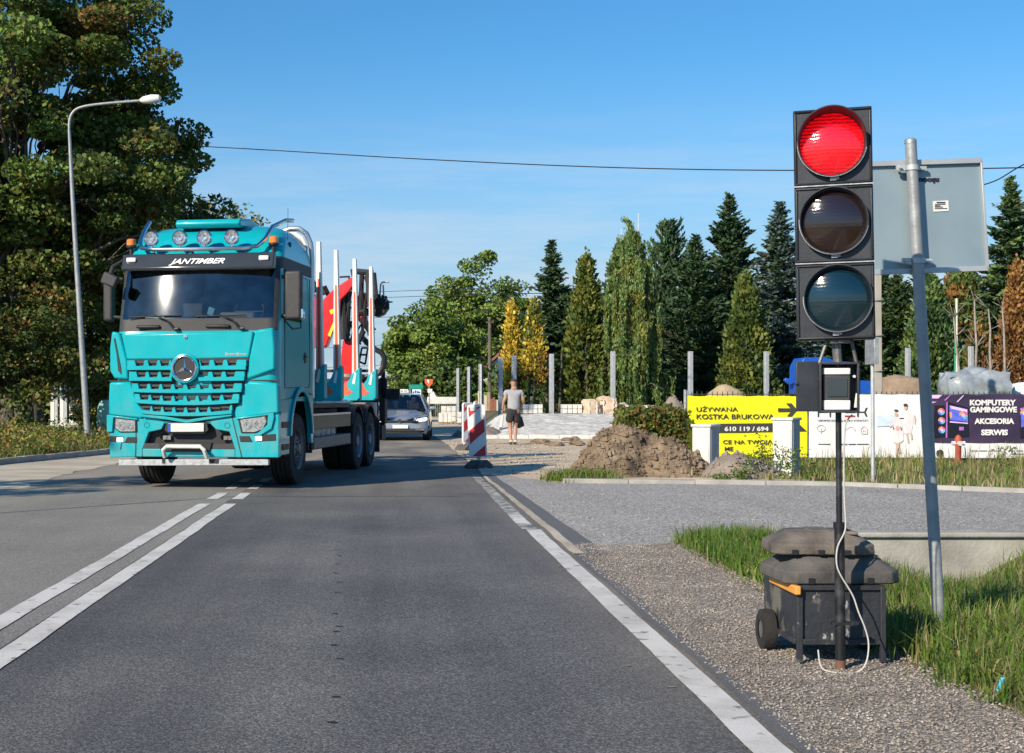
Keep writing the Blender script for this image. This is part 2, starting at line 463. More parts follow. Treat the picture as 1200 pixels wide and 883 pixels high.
M['asphalt_right'] = asphalt('asphalt_own_lane', (0.095, 0.095, 0.098), (0.195, 0.190, 0.182), 120, speck=0.5, dust=((0.40, 0.345, 0.27), 0.75, 0.9, (1.0, 2.4), (16, 34)))
M['asphalt_left'] = asphalt('asphalt_other_lane', (0.225, 0.213, 0.193), (0.29, 0.277, 0.25), 120, dust=((0.44, 0.385, 0.30), 0.85, 0.9, (-4.2, -6.2), (60, 90)))
M['asphalt_side'] = asphalt('side_road_chipping', (0.36, 0.342, 0.318), (0.45, 0.43, 0.40), 55, speck=0.5, bump=0.6)
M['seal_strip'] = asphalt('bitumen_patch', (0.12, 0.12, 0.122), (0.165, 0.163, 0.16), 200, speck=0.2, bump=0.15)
M['gravel'] = asphalt('gravel_verge', (0.25, 0.215, 0.18), (0.36, 0.32, 0.27), 75, speck=0.55, bump=1.0)
M['dirt'] = mat('trodden_sand', (0.54, 0.43, 0.30), 0.95, 0.0, 0.2, 0.7, bump=0.2, bs=9, col2=(0.66, 0.56, 0.42))
M['shoulder'] = mat('dusty_shoulder', (0.44, 0.375, 0.285), 0.95, 0.0, 0.2, 0.8, bump=0.25, bs=16, col2=(0.57, 0.51, 0.41))
M['kerb'] = mat('concrete_kerb', (0.36, 0.35, 0.32), 0.85, 0.0, 0.2, 3, bump=0.3, bs=40)
M['paint'] = mat('road_paint', (0.16, 0.16, 0.16), 0.75, 0.0, 0.1, 9.0, bump=0.2, bs=90, col2=(0.66, 0.64, 0.60), thr=(0.31, 0.40), detail=9)

def sheet(name, poly, z, m, jit=0.0, seg=0.35, follow=False):
    pts = []
    n = len(poly)
    for i in range(n):
        a = Vector((*poly[i], 0)); b_ = Vector((*poly[(i + 1) % n], 0))
        L_ = (b_ - a).length
        k = max(1, int(L_ / seg)) if jit else 1
        k = min(k, 160)
        for j in range(k):
            p = a.lerp(b_, j / k)
            if jit and not (13.6 < p.y < 14.3 and p.x > 4.1):
                nn = noise.noise_vector(Vector((p.x * 1.1, p.y * 1.1, 5))) * jit + noise.noise_vector(Vector((p.x * 5, p.y * 5, 9))) * jit * 0.35
                p = p + Vector((nn.x, nn.y, 0))
            pts.append((p.x, p.y, z))
    from mathutils.geometry import delaunay_2d_cdt
    v2, _e, fc, _a, _b, _c = delaunay_2d_cdt([Vector((p[0], p[1])) for p in pts], [], [list(range(len(pts)))], 1, 1e-6)
    me = bpy.data.meshes.new(name); me.from_pydata([(v.x, v.y, z) for v in v2], [], [tuple(f) for f in fc])
    bm = bmesh.new(); bm.from_mesh(me)
    for f in bm.faces:
        f.normal_update()
        if f.normal.z < 0: f.normal_flip()
    bm.to_mesh(me); bm.free()
    return struct(link_mesh(name, me, m, smooth=False))

Z0 = 0.0
# far road curves gently left beyond the works
sheet('oncoming_lane', [(-5.7, -20), (-2.12, -20), (-2.12, 60), (-2.4, 120), (-6, 400), (-10, 400), (-7.0, 120), (-5.7, 60)], 0.0, M['asphalt_left'])
sheet('own_lane', [(-2.12, -20), (1.66, -20), (1.66, 60), (1.2, 120), (-2.0, 400), (-6, 400), (-2.4, 120), (-2.12, 60)], 0.0, M['asphalt_right'])
sheet('side_road', [(1.66, 12.6), (2.3, 13.1), (3.2, 13.9), (4.20, 14.15), (7.15, 14.15), (7.3, 14.0), (60, 13.9), (60, 19.4), (14, 19.6), (9.2, 20.4), (6.8, 22.3), (2.6, 23.2), (2.0, 25.2), (1.66, 25.6)], 0.002, M['asphalt_side'], jit=0.08)
sheet('drain_strip', [(1.70, 12.3), (1.90, 12.6), (1.82, 25.3), (1.66, 25.3)], 0.006, M['seal_strip'], jit=0.02)
sheet('gravel_verge', [(1.59, -10), (2.95, -10), (2.80, 4.8), (2.72, 6.0), (2.62, 7.4), (2.62, 9.6), (2.60, 11.6), (2.7, 13.6), (3.2, 14.0), (2.2, 13.2), (1.66, 12.6)], 0.004, M['gravel'], jit=0.05, seg=0.15)
sheet('road_edge_crumble', [(1.57, -10), (1.635, -10), (1.66, 6.0), (1.70, 12.5), (1.58, 12.5)], 0.007, M['seal_strip'], jit=0.035, seg=0.12)
sheet('works_dirt', [(1.66, 25.4), (2.0, 25.1), (2.6, 23.15), (6.9, 22.35), (6.9, 31), (7.6, 47.6), (4.0, 47.6), (3.9, 60), (4.2, 140), (1.2, 140), (1.5, 60), (1.66, 40)], 0.004, M['dirt'], jit=0.06)
sheet('left_shoulder', [(-5.6, 5), (-5.6, 60), (-7.0, 120), (-8.2, 120), (-6.5, 60), (-6.7, 34.2), (-7.8, 29.0), (-8.4, 24), (-8.6, 5)], 0.005, M['shoulder'], jit=0.28)

# road markings
def stripe(name, x0, x1, y0, y1, z=0.005):
    return sheet(name, [(x0, y0), (x1, y0), (x1, y1), (x0, y1)], z, M['paint'], jit=0.012, seg=0.12)
stripe('edge_line', 1.40, 1.55, -5, 14.9)
stripe('edge_line_stub', 1.37, 1.52, 15.6, 16.8)
M['paint_worn'] = mat('worn_road_paint', (0.15, 0.148, 0.14), 0.8, 0.0, 0.1, 7.0, bump=0.2, bs=90, col2=(0.46, 0.45, 0.42), thr=(0.42, 0.60), detail=10)
sheet('edge_line_worn', [(1.36, 14.9), (1.52, 14.9), (1.56, 25.2), (1.42, 25.2)], 0.0035, M['paint_worn'], jit=0.03, seg=0.12)
sheet('strip_border', [(1.60, 12.6), (1.70, 12.6), (1.66, 25.3), (1.60, 25.3)], 0.0085, M['shoulder'], jit=0.025, seg=0.12)
stripe('centre_line_right', -2.10, -1.95, -5, 18.5)
stripe('centre_line_left', -2.43, -2.28, -5, 18.5)
for k, (a, b_) in enumerate(((19.3, 20.6), (21.4, 22.4), (23.2, 24.3))):
    stripe('centre_dash', -2.10, -1.95, a, b_); stripe('centre_dash', -2.43, -2.28, a, b_)

# shadow of an unseen wire across both lanes, painted as a dark bitumen-coloured ribbon
def ribbon(name, pts, w, z, m):
    V = []; FQ = []
    for i, (x, y) in enumerate(pts):
        ww = w * (0.7 + 0.6 * random.random())
        V += [(x, y - ww, z), (x, y + ww, z)]
        if i: a = 2 * i; FQ.append((a - 2, a, a + 1, a - 1))
    return struct(npmesh(name, V, FQ, m))
ribbon('road_crack_and_wire_shadow', [(-5.4 + i * 0.12, 16.1 + (i * 0.12) * 1.15 if i * 0.12 < 3.3 else 16.1 + 3.3 * 1.15 + 0.05 * math.sin(i * 0.3)) for i in range(54)], 0.03, 0.0035, M['seal_strip'])
overlay(M['paint'], (0.30, 0.28, 0.25), 1.6, 0.45, 0.75, 0.7)
overlay(M['asphalt_left'], (0.35, 0.32, 0.27), 0.5, 0.5, 0.75, 0.4, None, (1, 0.3, 1))
overlay(M['asphalt_right'], (0.05, 0.05, 0.052), 0.35, 0.48, 0.7, 0.45, None, (1.2, 0.12, 1))
M['crack'] = mat('open_crack', (0.02, 0.02, 0.02), 0.95, var=0.2)
for k, py in enumerate((629, 636, 645, 652, 661, 672, 683, 695, 720, 735, 741, 757, 773, 818, 848)):
    p = G(900 * 0 + 896 / 2.4 + 24 + (k % 3), py)
    ribbon('road_crack_and_wire_shadow', [(p.x - 0.02 - 0.02 * (k % 3) + 0.01 * j, p.y + 0.01 * random.random()) for j in range(5)], 0.012, 0.005, M['crack'])

# small scars of light dust on the tarmac beside the edge line
M['scuff'] = mat('plaster_scuff', (0.24, 0.23, 0.21), 0.95, var=0.2)
for px, py, w in ((655, 664, 0.04), (662, 668, 0.025), (735, 781, 0.03), (668, 700, 0.025), (712, 730, 0.02), (786, 806, 0.03)):
    p = G(px, py)
    sheet('dust_scuff', [(p.x + w * math.cos(a) * (0.5 + 0.6 * random.random()), p.y + w * 0.6 * (0.5 + 0.6 * random.random()) * math.sin(a)) for a in [i * 0.6 for i in range(10)]], 0.004, M['scuff'], jit=0.01, seg=0.05)

# kerbs: one continuous kerb per side
def kerb(name, pts, w, h, z=0.0, m=None):
    mb = MB()
    for i in range(len(pts) - 1):
        a, b_ = Vector((*pts[i], 0)), Vector((*pts[i + 1], 0))
        L_ = (b_ - a).length; n = max(1, round(L_ / 1.0)); d = (b_ - a) / n
        ang = math.atan2(d.y, d.x)
        for k in range(n):
            c = a + d * (k + 0.5)
            mb.box((c.x, c.y, z + h / 2 - 0.05 + random.uniform(-0.006, 0.006)), (d.length - 0.012, w, h + 0.1), rz=ang + random.uniform(-0.006, 0.006))
    return struct(mb.build(name, m or M['kerb'], bevel=0.01, bseg=1))
kerb('kerb_right', [(2.75, 23.0), (4.8, 22.75), (6.9, 22.3), (9.1, 20.55), (10.2, 20.0), (14, 19.75), (40, 19.6)], 0.14, 0.07)
kerb('kerb_left', [(-8.5, 22), (-7.85, 29.0), (-6.75, 34.2), (-6.6, 46), (-6.6, 60)], 0.15, 0.13)
kerb('yard_kerb', [(2.55, 47.2), (13.5, 47.2)], 0.16, 0.12, m=M['dirty_white'])

# culvert headwall in the ditch
M['concrete'] = mat('culvert_concrete', (0.30, 0.29, 0.26), 0.9, 0.0, 0.22, 2.0, bump=0.35, bs=30, col2=(0.44, 0.43, 0.39))
mb = MB(); mb.box((5.7, 14.12, -0.42), (2.9, 0.22, 0.88)); mb.box((5.7, 14.1, 0.035), (2.94, 0.27, 0.05))
w = mb.build('culvert_wall', M['concrete'], bevel=0.015)
tag(w, 'pale concrete culvert wall dropping into the grassy ditch beside the side road', 'wall')

# stepped bank of pale loose setts behind the yard kerb
M['setts'] = asphalt('pale_setts', (0.58, 0.57, 0.54), (0.70, 0.69, 0.65), 7.5, speck=0.18, bump=0.6)
xs = np.linspace(3.1, 13.0, 90); ys = np.linspace(47.4, 55.0, 46)
V = []
for j, y in enumerate(ys):
    for i, x in enumerate(xs):
        t = min(1, (y - 47.4) / 6.6)
        z = 0.05 + 0.66 * (t ** 0.8) * sstep(3.1, 4.4, x) + 0.035 * noise.noise(Vector((x * 5, y * 5, 0))) + 0.06 * noise.noise(Vector((x * 1.1, y, 4)))
        V.append((x, y, max(z, gh(x, y) + 0.03)))
n = len(xs)
FQ = [(j * n + i, j * n + i + 1, (j + 1) * n + i + 1, (j + 1) * n + i) for j in range(len(ys) - 1) for i in range(n - 1)]
o = npmesh('sett_bank', V, FQ, M['setts'], smooth=True); struct(o)

# pebbles scattered over the verge, and clods on the dirt
def pebbles(name, n, xf, yf, smin, smax, m, label, z0=0.006):
    base = np.array([(1, 0, 0), (-1, 0, 0), (0, 1, 0), (0, -1, 0), (0, 0, 1), (0, 0, -0.4)], dtype=np.float32)
    tri = np.array([(0, 2, 4), (2, 1, 4), (1, 3, 4), (3, 0, 4), (2, 0, 5), (1, 2, 5), (3, 1, 5), (0, 3, 5)])
    x, y = xf(n), yf(n)
    if callable(x): pass
    s = smin + (smax - smin) * rng.random(n) ** 3
    j = 1 + 0.35 * rng.standard_normal((n, 6, 3)) * 0.8
    P = base[None] * j * s[:, None, None] * np.array([1, 1, 0.6])
    a = rng.random(n) * 6.28
    ca, sa = np.cos(a)[:, None], np.sin(a)[:, None]
    X = P[..., 0] * ca - P[..., 1] * sa; Y = P[..., 0] * sa + P[..., 1] * ca
    z = np.array([z0 for _ in range(n)])
    V = np.stack([X + x[:, None], Y + y[:, None], P[..., 2] + z[:, None] + s[:, None] * 0.2], -1)
    FQ = tri[None] + (np.arange(n) * 6)[:, None, None]
    o = npmesh(name, V, FQ, m, k=3, smooth=True)
    return stuff(o, label, 'gravel')
M['pebble'] = mat('pebble', (0.29, 0.25, 0.215), 0.9, var=0.2, vs=3, island=0.45, col2=(0.41, 0.365, 0.315))
pebbles('gravel_stones', 52000, lambda n: 1.62 + 1.12 * rng.random(n) ** .9, lambda n: 4.3 + 9.2 * rng.random(n) ** 1.3, 0.002, 0.0105, M['pebble'], 'loose grey brown gravel on the verge by the road edge')
pebbles('side_road_stones', 5000, lambda n: 1.9 + 9 * rng.random(n), lambda n: 14.2 + 6 * rng.random(n), 0.004, 0.014, M['pebble'], 'fine stones scattered over the side road')
pebbles('dirt_stones', 5000, lambda n: 1.75 + 5.0 * rng.random(n), lambda n: 25.2 + 21 * rng.random(n), 0.004, 0.035, mat('dirt_stone', (0.45, 0.38, 0.29), 0.95, island=0.4), 'clods and small stones on the sandy works area')

# ------------------------------------------------------------------ grass
def blades(name, pts, hmin, hmax, wid, mats, lean=0.5, label='', bend=0.5):
    P = np.asarray(pts, dtype=np.float32); n = len(P)
    h = hmin + (hmax - hmin) * rng.random(n) ** 1.4
    a = rng.random(n) * 6.283; d = np.stack([np.cos(a), np.sin(a), np.zeros(n)], 1)
    b = rng.random(n) * 6.283; sd_ = np.stack([np.cos(b), np.sin(b), np.zeros(n)], 1) * (wid * (0.5 + rng.random(n)))[:, None]
    L1 = lean * rng.random(n)
    up = np.array([0, 0, 1.0])
    p1 = P + up * (h * 0.55)[:, None] + d * (h * L1 * 0.35)[:, None]
    p2 = P + up * (h * (1 - 0.35 * L1 * bend * 2))[:, None] + d * (h * L1)[:, None]
    V = np.stack([P - sd_, P + sd_, p1 + sd_ * 0.7, p1 - sd_ * 0.7, p2 + sd_ * 0.08, p2 - sd_ * 0.08], 1)
    q = np.array([(0, 1, 2, 3), (3, 2, 4, 5)])
    FQ = q[None] + (np.arange(n) * 6)[:, None, None]
    mi = np.repeat(rng.integers(0, len(mats), n), 2) if len(mats) > 1 else None
    o = npmesh(name, V, FQ, mats, k=4, mi=mi)
    return stuff(o, label, 'grass')
G1 = leafmat('grass_green', (0.075, 0.16, 0.018), (0.15, 0.25, 0.035), vs=1.2, transl=0.35)
G2 = leafmat('grass_light', (0.13, 0.22, 0.04), (0.22, 0.27, 0.07), vs=1.2, transl=0.35)
G3 = leafmat('grass_straw', (0.32, 0.25, 0.12), (0.42, 0.36, 0.20), vs=1.2, transl=0.3)
G4 = leafmat('grass_olive', (0.13, 0.15, 0.04), (0.22, 0.2, 0.07), vs=1.0, transl=0.3)
def verge_pts(n, xl, y0, y1, x1, dens=None, tuft=0.0):
    out = []
    while len(out) < n:
        y = random.uniform(y0, y1)
        x = xl(y) + (x1(y) - xl(y)) * random.random()
        if dens and random.random() > dens(x, y): continue
        k = random.randint(3, 9) if tuft else 1
        for _ in range(k):
            xx, yy = x + random.gauss(0, tuft), y + random.gauss(0, tuft)
            out.append((xx, yy, gh(xx, yy) - 0.01))
    return out
def edge(y):
    e = 2.72 if y < 6 else (2.72 + (2.58 - 2.72) * min(1, (y - 6) / 1.5))
    if y > 9: e = 2.66
    return e + 0.10 * noise.noise(Vector((y * 1.7, 2, 0)))
def d1(x, y):
    t = sstep(0, 0.35, x - edge(y))
    if x < 3.6 and 9.0 < y: t *= 0.75
    return 0.12 + 0.88 * t
pts = verge_pts(38000, lambda y: edge(y), 4.3, 13.9, lambda y: max(3.4, 0.46 * y + 0.5), d1, 0.03)
blades('verge_grass', pts, 0.06, 0.24, 0.0045, [G1, G1, G2, G1, G4, G2, G1, G2, G3], 0.9, 'bright green grass covering the verge and ditch right of the gravel')
pts = verge_pts(9000, lambda y: max(3.4, 0.46 * y + 0.5), 3.5, 13.8, lambda y: 0.46 * y + 3.2, None, 0.05)
blades('outer_verge_grass', pts, 0.08, 0.26, 0.009, [G1, G2, G4, G3], 0.9, 'grass on the outer part of the ditch bank')
pts = verge_pts(2500, lambda y: edge(y) - 0.12, 4.3, 13.9, lambda y: edge(y) + 0.4, None, 0.02)
blades('dry_grass_fringe', pts, 0.03, 0.09, 0.004, [G3, G4], 1.2, 'dry straw coloured grass fringe along the gravel edge')
pts = verge_pts(6500, lambda y: 2.60 + 0.06 * math.sin(y * 3), 10.4, 13.7, lambda y: 3.4, lambda x, y: sstep(0, 0.25, x - 2.60), 0.03)
blades('grass_patch', pts, 0.06, 0.24, 0.005, [G1, G2, G1, G1, G2], 0.9, 'green grass patch on the gravel behind the battery box')
pts = [(G(px, 560).x + random.gauss(0, .1), 23.7 + random.gauss(0, 0.25), 0) for px in np.linspace(640, 705, 60) for _ in range(30)]
blades('kerb_grass', pts, 0.05, 0.26, 0.008, [G1, G2, G4], 0.8, 'green grass tuft at the kerb left of the dirt heap')
# weeds in front of the banner fence
def wd(x, y): return 0.35 + 0.65 * (noise.noise(Vector((x * 0.7, y * 0.7, 1))) > -0.1)
pts = verge_pts(20000, lambda y: 5.2 if y > 24 else 5.6 + (23 - min(y, 23)) * 1.6, 20.5, 30.7, lambda y: 15.5, lambda x, y: wd(x, y) * (1.0 if y > 20.7 + max(0, 9.3 - x) * 0.9 else 0.0), 0.06)
blades('banner_weeds', pts, 0.05, 0.26, 0.010, [G3, G4, G2, G3, G1], 0.5, 'tall dry grass and weeds growing in front of the banners')
pts = verge_pts(600, lambda y: 8.0, 28.8, 30.7, lambda y: 15.5, None, 0.03)
blades('banner_weeds_tall', pts, 0.2, 0.6, 0.006, [G3, G4, G2], 0.35, 'tall thin weed stalks standing against the banners')
# left verge
def lv(y): return -7.95 + (y - 29) * 0.21 if y < 34.2 else -6.9
pts = verge_pts(30000, lambda y: -0.28 * y - 1.5, 27.5, 44, lambda y: lv(y) - 0.1, None, 0.08)
blades('left_verge_weeds', pts, 0.08, 0.42, 0.011, [G3, G4, G4, G2, G1], 0.6, 'mixed weeds and dry grass on the left verge behind the kerb')
# ================================================================== TREES
def quads(P, size, nrm=None, asp=0.6, jit=0.5, direc=None):
    """leaf-shaped quads at points P; returns V (n,4,3)"""
    n = len(P)
    if direc is None:
        d = rng.standard_normal((n, 3)); d /= np.linalg.norm(d, axis=1)[:, None]
    else:
        d = direc + rng.standard_normal((n, 3)) * jit; d /= np.linalg.norm(d, axis=1)[:, None] + 1e-9
    e = rng.standard_normal((n, 3))
    if nrm is not None: e = np.cross(d, nrm + rng.standard_normal((n, 3)) * 0.6)
    e -= d * (e * d).sum(1)[:, None]; e /= np.linalg.norm(e, axis=1)[:, None] + 1e-9
    s = size * (0.6 + 0.8 * rng.random(n)); s = s[:, None]
    return np.stack([P - d * s * 0.5, P + e * s * asp * 0.5 - d * s * 0.05, P + d * s * 0.5, P - e * s * asp * 0.5 - d * s * 0.05], 1)
def leaves(name, V, mats, parent, mi=None):
    n = len(V)
    FQ = np.arange(n * 4)
    return npmesh(name, V.reshape(-1, 3), FQ, mats, parent, k=4, mi=mi)

def limb_pts(a, b, sag=0.0, wob=0.1, n=7):
    a, b = Vector(a), Vector(b); L_ = (b - a).length; out = []
    sd_ = random.random() * 50
    for i in range(n):
        t = i / (n - 1); p = a.lerp(b, t)
        nn = noise.noise_vector(Vector((t * 2.5, sd_, 0))) * wob * L_ * math.sin(math.pi * t)
        out.append(p + nn + Vector((0, 0, -sag * L_ * math.sin(math.pi * t))))
    return out

M['bark'] = mat('bark', (0.10, 0.08, 0.06), 0.95, 0, 0.35, 5, bump=0.7, bs=14, col2=(0.18, 0.155, 0.12))
M['bark_red'] = mat('bark_reddish', (0.16, 0.09, 0.06), 0.95, 0, 0.3, 5, bump=0.6, bs=14)
M['bark_pale'] = mat('bark_pale', (0.30, 0.27, 0.23), 0.95, 0, 0.3, 5, bump=0.6, bs=14)

def broadleaf(name, label, loc, H, rx, ry, zc, rz, trunk_r, nclump, nleaf, lsize, mats, weights=None, crc=0.9, cat='tree', group=None, hollow=0.35,
              seed=1, nlimb=14, bark=None, zmin=0.5, forks=1, flat=0.6, squash=None, lumpy=0.35):
    random.seed(seed); global rng; rng = np.random.default_rng(seed)
    t = thing(name, label, cat, loc, group=group)
    mb = MB()
    zt = zc + rz * 0.3
    cl = []
    tries = 0
    while len(cl) < nclump and tries < nclump * 60:
        tries += 1
        v = Vector((random.gauss(0, 1), random.gauss(0, 1), random.gauss(0, 1))).normalized()
        r = hollow + (1 - hollow) * random.random() ** 0.5
        lump = 1 + lumpy * noise.noise(v * 1.9 + Vector((seed * 3.1, 0, 0))) + lumpy * 0.6 * noise.noise(v * 4.5 + Vector((0, seed, 0)))
        p = Vector((v.x * rx, v.y * ry, v.z * rz)) * r * lump + Vector((0, 0, zc))
        if p.z < zmin: continue
        cl.append(p)
    for f in range(forks):
        off = Vector((0, 0, 0)) if forks == 1 else Vector((math.cos(f * 2.4) * trunk_r * 1.6, math.sin(f * 2.4) * trunk_r * 1.6, 0))
        top = Vector((random.uniform(-.2, .2) * rx * (1 if forks == 1 else 2.2), random.uniform(-.2, .2) * ry, zt)) + off
        tp = limb_pts(off - Vector((0, 0, 0.2)), top, 0, 0.08, 9)
        rs = [trunk_r * (1.25 if i == 0 else 1 - 0.8 * i / 8) / (forks ** 0.4) for i in range(9)]
        mb.tube(tp, rs, 9)
    base = tp
    trunk = mb.build('trunk', bark or M['bark'], t, ang=180)
    mb = MB()
    pick = random.sample(cl, min(nlimb, len(cl)))
    for p in pick:
        k = random.randint(2, 7); a = base[k]
        pts_ = limb_pts(a, p, 0.05, 0.2, 6); r0 = trunk_r * 0.38 * (1 - k / 12)
        mb.tube(pts_, [max(0.012, r0 * (1 - i / 6.2)) for i in range(6)], 6)
        for _ in range(4):
            c = min(cl, key=lambda q: (q - p).length + random.random() * 3)
            mb.tube(limb_pts(pts_[random.randint(2, 4)], c, 0.03, 0.2, 4), [r0 * 0.35, r0 * 0.25, r0 * 0.15, 0.01], 5)
    mb.build('branch', M['bark'] if bark is None else bark, t, ang=180)['kind'] = 'stuff'
    # leaves: each clump is a loose spray of leaves on a soft disc
    P = []; N_ = []; MI = []
    for c in cl:
        rr = crc * random.uniform(0.6, 1.35)
        k = max(5, int(nleaf / len(cl) * random.uniform(0.6, 1.4)))
        g = rng.standard_normal((k, 3)); g *= np.minimum(1, 1.7 / (np.linalg.norm(g, axis=1)[:, None] + 1e-6)); g = g * np.array([rr, rr, rr * flat]) * 0.55
        P.append(g + np.array(c))
        out = np.array((c - Vector((0, 0, zc))).normalized()) * 0.6 + np.array([0, 0, 0.8])
        N_.append(np.repeat(out[None], k, 0))
        w = random.choices(range(len(mats)), weights)[0]
        mm = np.full(k, w); q = rng.random(k) < 0.5; mm[q] = rng.choice(len(mats), q.sum(), p=(np.array(weights) / sum(weights)) if weights else None); MI.append(mm)
    P = np.concatenate(P); N_ = np.concatenate(N_); MI = np.concatenate(MI)
    V = quads(P, lsize, N_, 0.75)
    leaves('foliage', V, mats, t, MI)
    return t

def conifer(name, label, loc, H, R0, kind, mats, seed=1, dens=1.0, lsize=0.16, bark=None, zb=0.3, group=None, lean=0.0):
    """kind: spruce (tiers of drooping fans), cypress (dense clumpy cone), weeping (hanging ropes), pine (upright candles), fir"""
    random.seed(seed); r_ = np.random.default_rng(seed); global rng; rng = r_
    t = thing(name, label, 'tree', loc, group=group)
    mb = MB(); tp = limb_pts((0, 0, -0.2), (lean, 0, H * 0.985), 0, 0.015, 8)
    mb.tube(tp, [max(0.02, H * 0.017 * (1 - i / 7.6)) for i in range(8)], 7)
    mb.build('trunk', bark or M['bark'], t, ang=180)
    P = []; D = []; br = MB()
    if kind in ('spruce', 'fir', 'pine'):
        nb = int(H * (34 if kind != 'pine' else 17) * dens)
        for i in range(nb):
            u = ((i + random.random()) / nb)
            z = zb + (H - zb) * u ** 0.9
            wh = 0.42 if kind != 'pine' else 0.6
            if u < 0.93: z = (math.floor(z / wh) + 0.5) * wh + random.gauss(0, 0.13)
            z = min(z, H - 0.04); f = 1 - (z - zb) / (H - zb)
            L_ = R0 * (f ** (0.86 if kind != 'pine' else 0.45)) * random.uniform(0.55, 1.15) * (0.85 + 0.3 * ((math.floor(z * 2) * 7919) % 5) / 4) + 0.06
            if kind == 'spruce' and random.random() < 0.15: L_ *= 1.2
            a = random.random() * 6.283
            rise = {'spruce': 0.12 - 0.42 * f, 'fir': 0.30 - 0.28 * f, 'pine': 0.75}[kind]
            m = max(3, int(L_ / 0.16))
            pts_ = []
            for j in range(m + 1):
                s = j / m
                zz = z + L_ * (rise * s + (0.22 * s * s if kind != 'pine' else 0.25 * s * s))
                pts_.append(Vector((math.cos(a) * L_ * s, math.sin(a) * L_ * s, zz)))
            br.tube([pts_[0], pts_[m // 2], pts_[m]], [0.03, 0.02, 0.008], 4, cap=False)
            for j in range(1, m + 1):
                p = np.array(pts_[j]); s = j / m
                dr = np.array(pts_[j] - pts_[j - 1]); dr /= np.linalg.norm(dr) + 1e-9
                side = np.array([-math.sin(a), math.cos(a), 0])
                wd_ = min((0.30 if kind != 'pine' else 0.18) * L_ * (1 - 0.8 * s) + 0.09, L_ * 0.7)
                k = 9 if kind != 'pine' else 12
                off = (r_.random(k) * 2 - 1)
                q = p + side * (off * wd_)[:, None] + dr * (r_.standard_normal(k) * 0.07)[:, None]
                q[:, 2] -= np.abs(off) * wd_ * (0.35 if kind == 'spruce' else 0.1) + r_.random(k) * 0.05
                P.append(q)
                dd = dr + side * np.sign(off)[:, None] * 0.8 + np.array([0, 0, 0.9 if kind == 'pine' else -0.15])
                D.append(dd)
    elif kind == 'cypress':
        nb = int(H * R0 * 62 * dens)
        for i in range(nb):
            u = random.random(); z = zb + (H - zb) * u
            f = 1 - u
            a = random.random() * 6.283
            lump = 1 + 0.42 * noise.noise(Vector((math.cos(a) * 2, math.sin(a) * 2, z * 1.5 + seed)))
            r0 = R0 * min(1, (f ** 0.72) * 1.08) * lump * min(1, (u + 0.12) / 0.2)
            r0 *= random.uniform(0.72, 1.03)
            c = np.array([math.cos(a) * r0, math.sin(a) * r0, z])
            k = 20
            P.append(c + r_.standard_normal((k, 3)) * np.array([.10, .10, .15]) * (0.8 + 0.3 * R0))
            D.append(np.repeat(np.array([[math.cos(a) * 0.55, math.sin(a) * 0.55, 0.75]]), k, 0))
    elif kind == 'weeping':
        nb = int(95 * dens)
        for i in range(nb):
            u = random.random() ** 0.85; z = 0.12 * H + H * 0.80 * u; f = 1 - u
            a = random.random() * 6.283
            r0 = (0.15 + R0 * (f ** 0.62) * random.uniform(0.3, 1.12)) * (1 if u < 0.93 else 0.7)
            out = Vector((math.cos(a) * r0, math.sin(a) * r0, 0))
            drop = random.uniform(0.16, 0.42) * H * (0.6 + 0.6 * f)
            br.tube([(0, 0, z), out * 0.6 + Vector((0, 0, z + 0.25)), out + Vector((0, 0, z))], [0.03, 0.02, 0.012], 4, cap=False)
            for s in range(random.randint(2, 5)):
                o2 = out * random.uniform(0.55, 1.05) + Vector((random.gauss(0, .10), random.gauss(0, .10), z + 0.1))
                ln = drop * random.uniform(0.5, 1.1); m = max(3, int(ln / 0.07))
                for j in range(m):
                    zz = o2.z - ln * j / m
                    if zz < 0.15: break
                    k = 7
                    w_ = 0.06 * (1 - 0.4 * j / m)
                    P.append(np.array([o2.x, o2.y, zz]) + r_.standard_normal((k, 3)) * np.array([w_, w_, 0.05]))
                    D.append(np.repeat(np.array([[0.1, 0.1, -1.0]]), k, 0))
        for j in range(60):   # nodding leader
            s = j / 60; zz = H * (0.82 + 0.18 * s)
            x = lean * s - 0.35 * max(0, s - 0.85) * 6 * s
            P.append(np.array([x, 0, zz]) + r_.standard_normal((9, 3)) * np.array([.09, .09, .1]) * (1.5 - s)); D.append(np.repeat(np.array([[0.1, 0.1, -1.0]]), 9, 0))
    if br.v: br.build('branch', bark or M['bark'], t, ang=180)['kind'] = 'stuff'
    P = np.concatenate(P); D = np.concatenate(D); D = D / (np.linalg.norm(D, axis=1)[:, None] + 1e-9)
    P = P[P[:, 2] > 0.02] if False else P
    szs = lsize * (0.45 + 0.55 * np.clip((H - P[:, 2]) / 1.8, 0, 1)) if kind in ('spruce', 'fir') else lsize
    V = quads(P, szs, None, {'weeping': 0.4, 'cypress': 0.6, 'pine': 0.28}.get(kind, 0.42), 0.35, D)
    mi = None
    if len(mats) > 1:
        key = np.floor(P * np.array([1.2, 1.2, 1.6])).astype(int)
        hsh = (key[:, 0] * 73856093 ^ key[:, 1] * 19349663 ^ key[:, 2] * 83492791) % 97
        mi = (hsh % len(mats)); q = rng.random(len(P)) < 0.3; mi[q] = rng.integers(0, len(mats), q.sum())
    leaves('foliage', V, mats, t, mi)
    return t

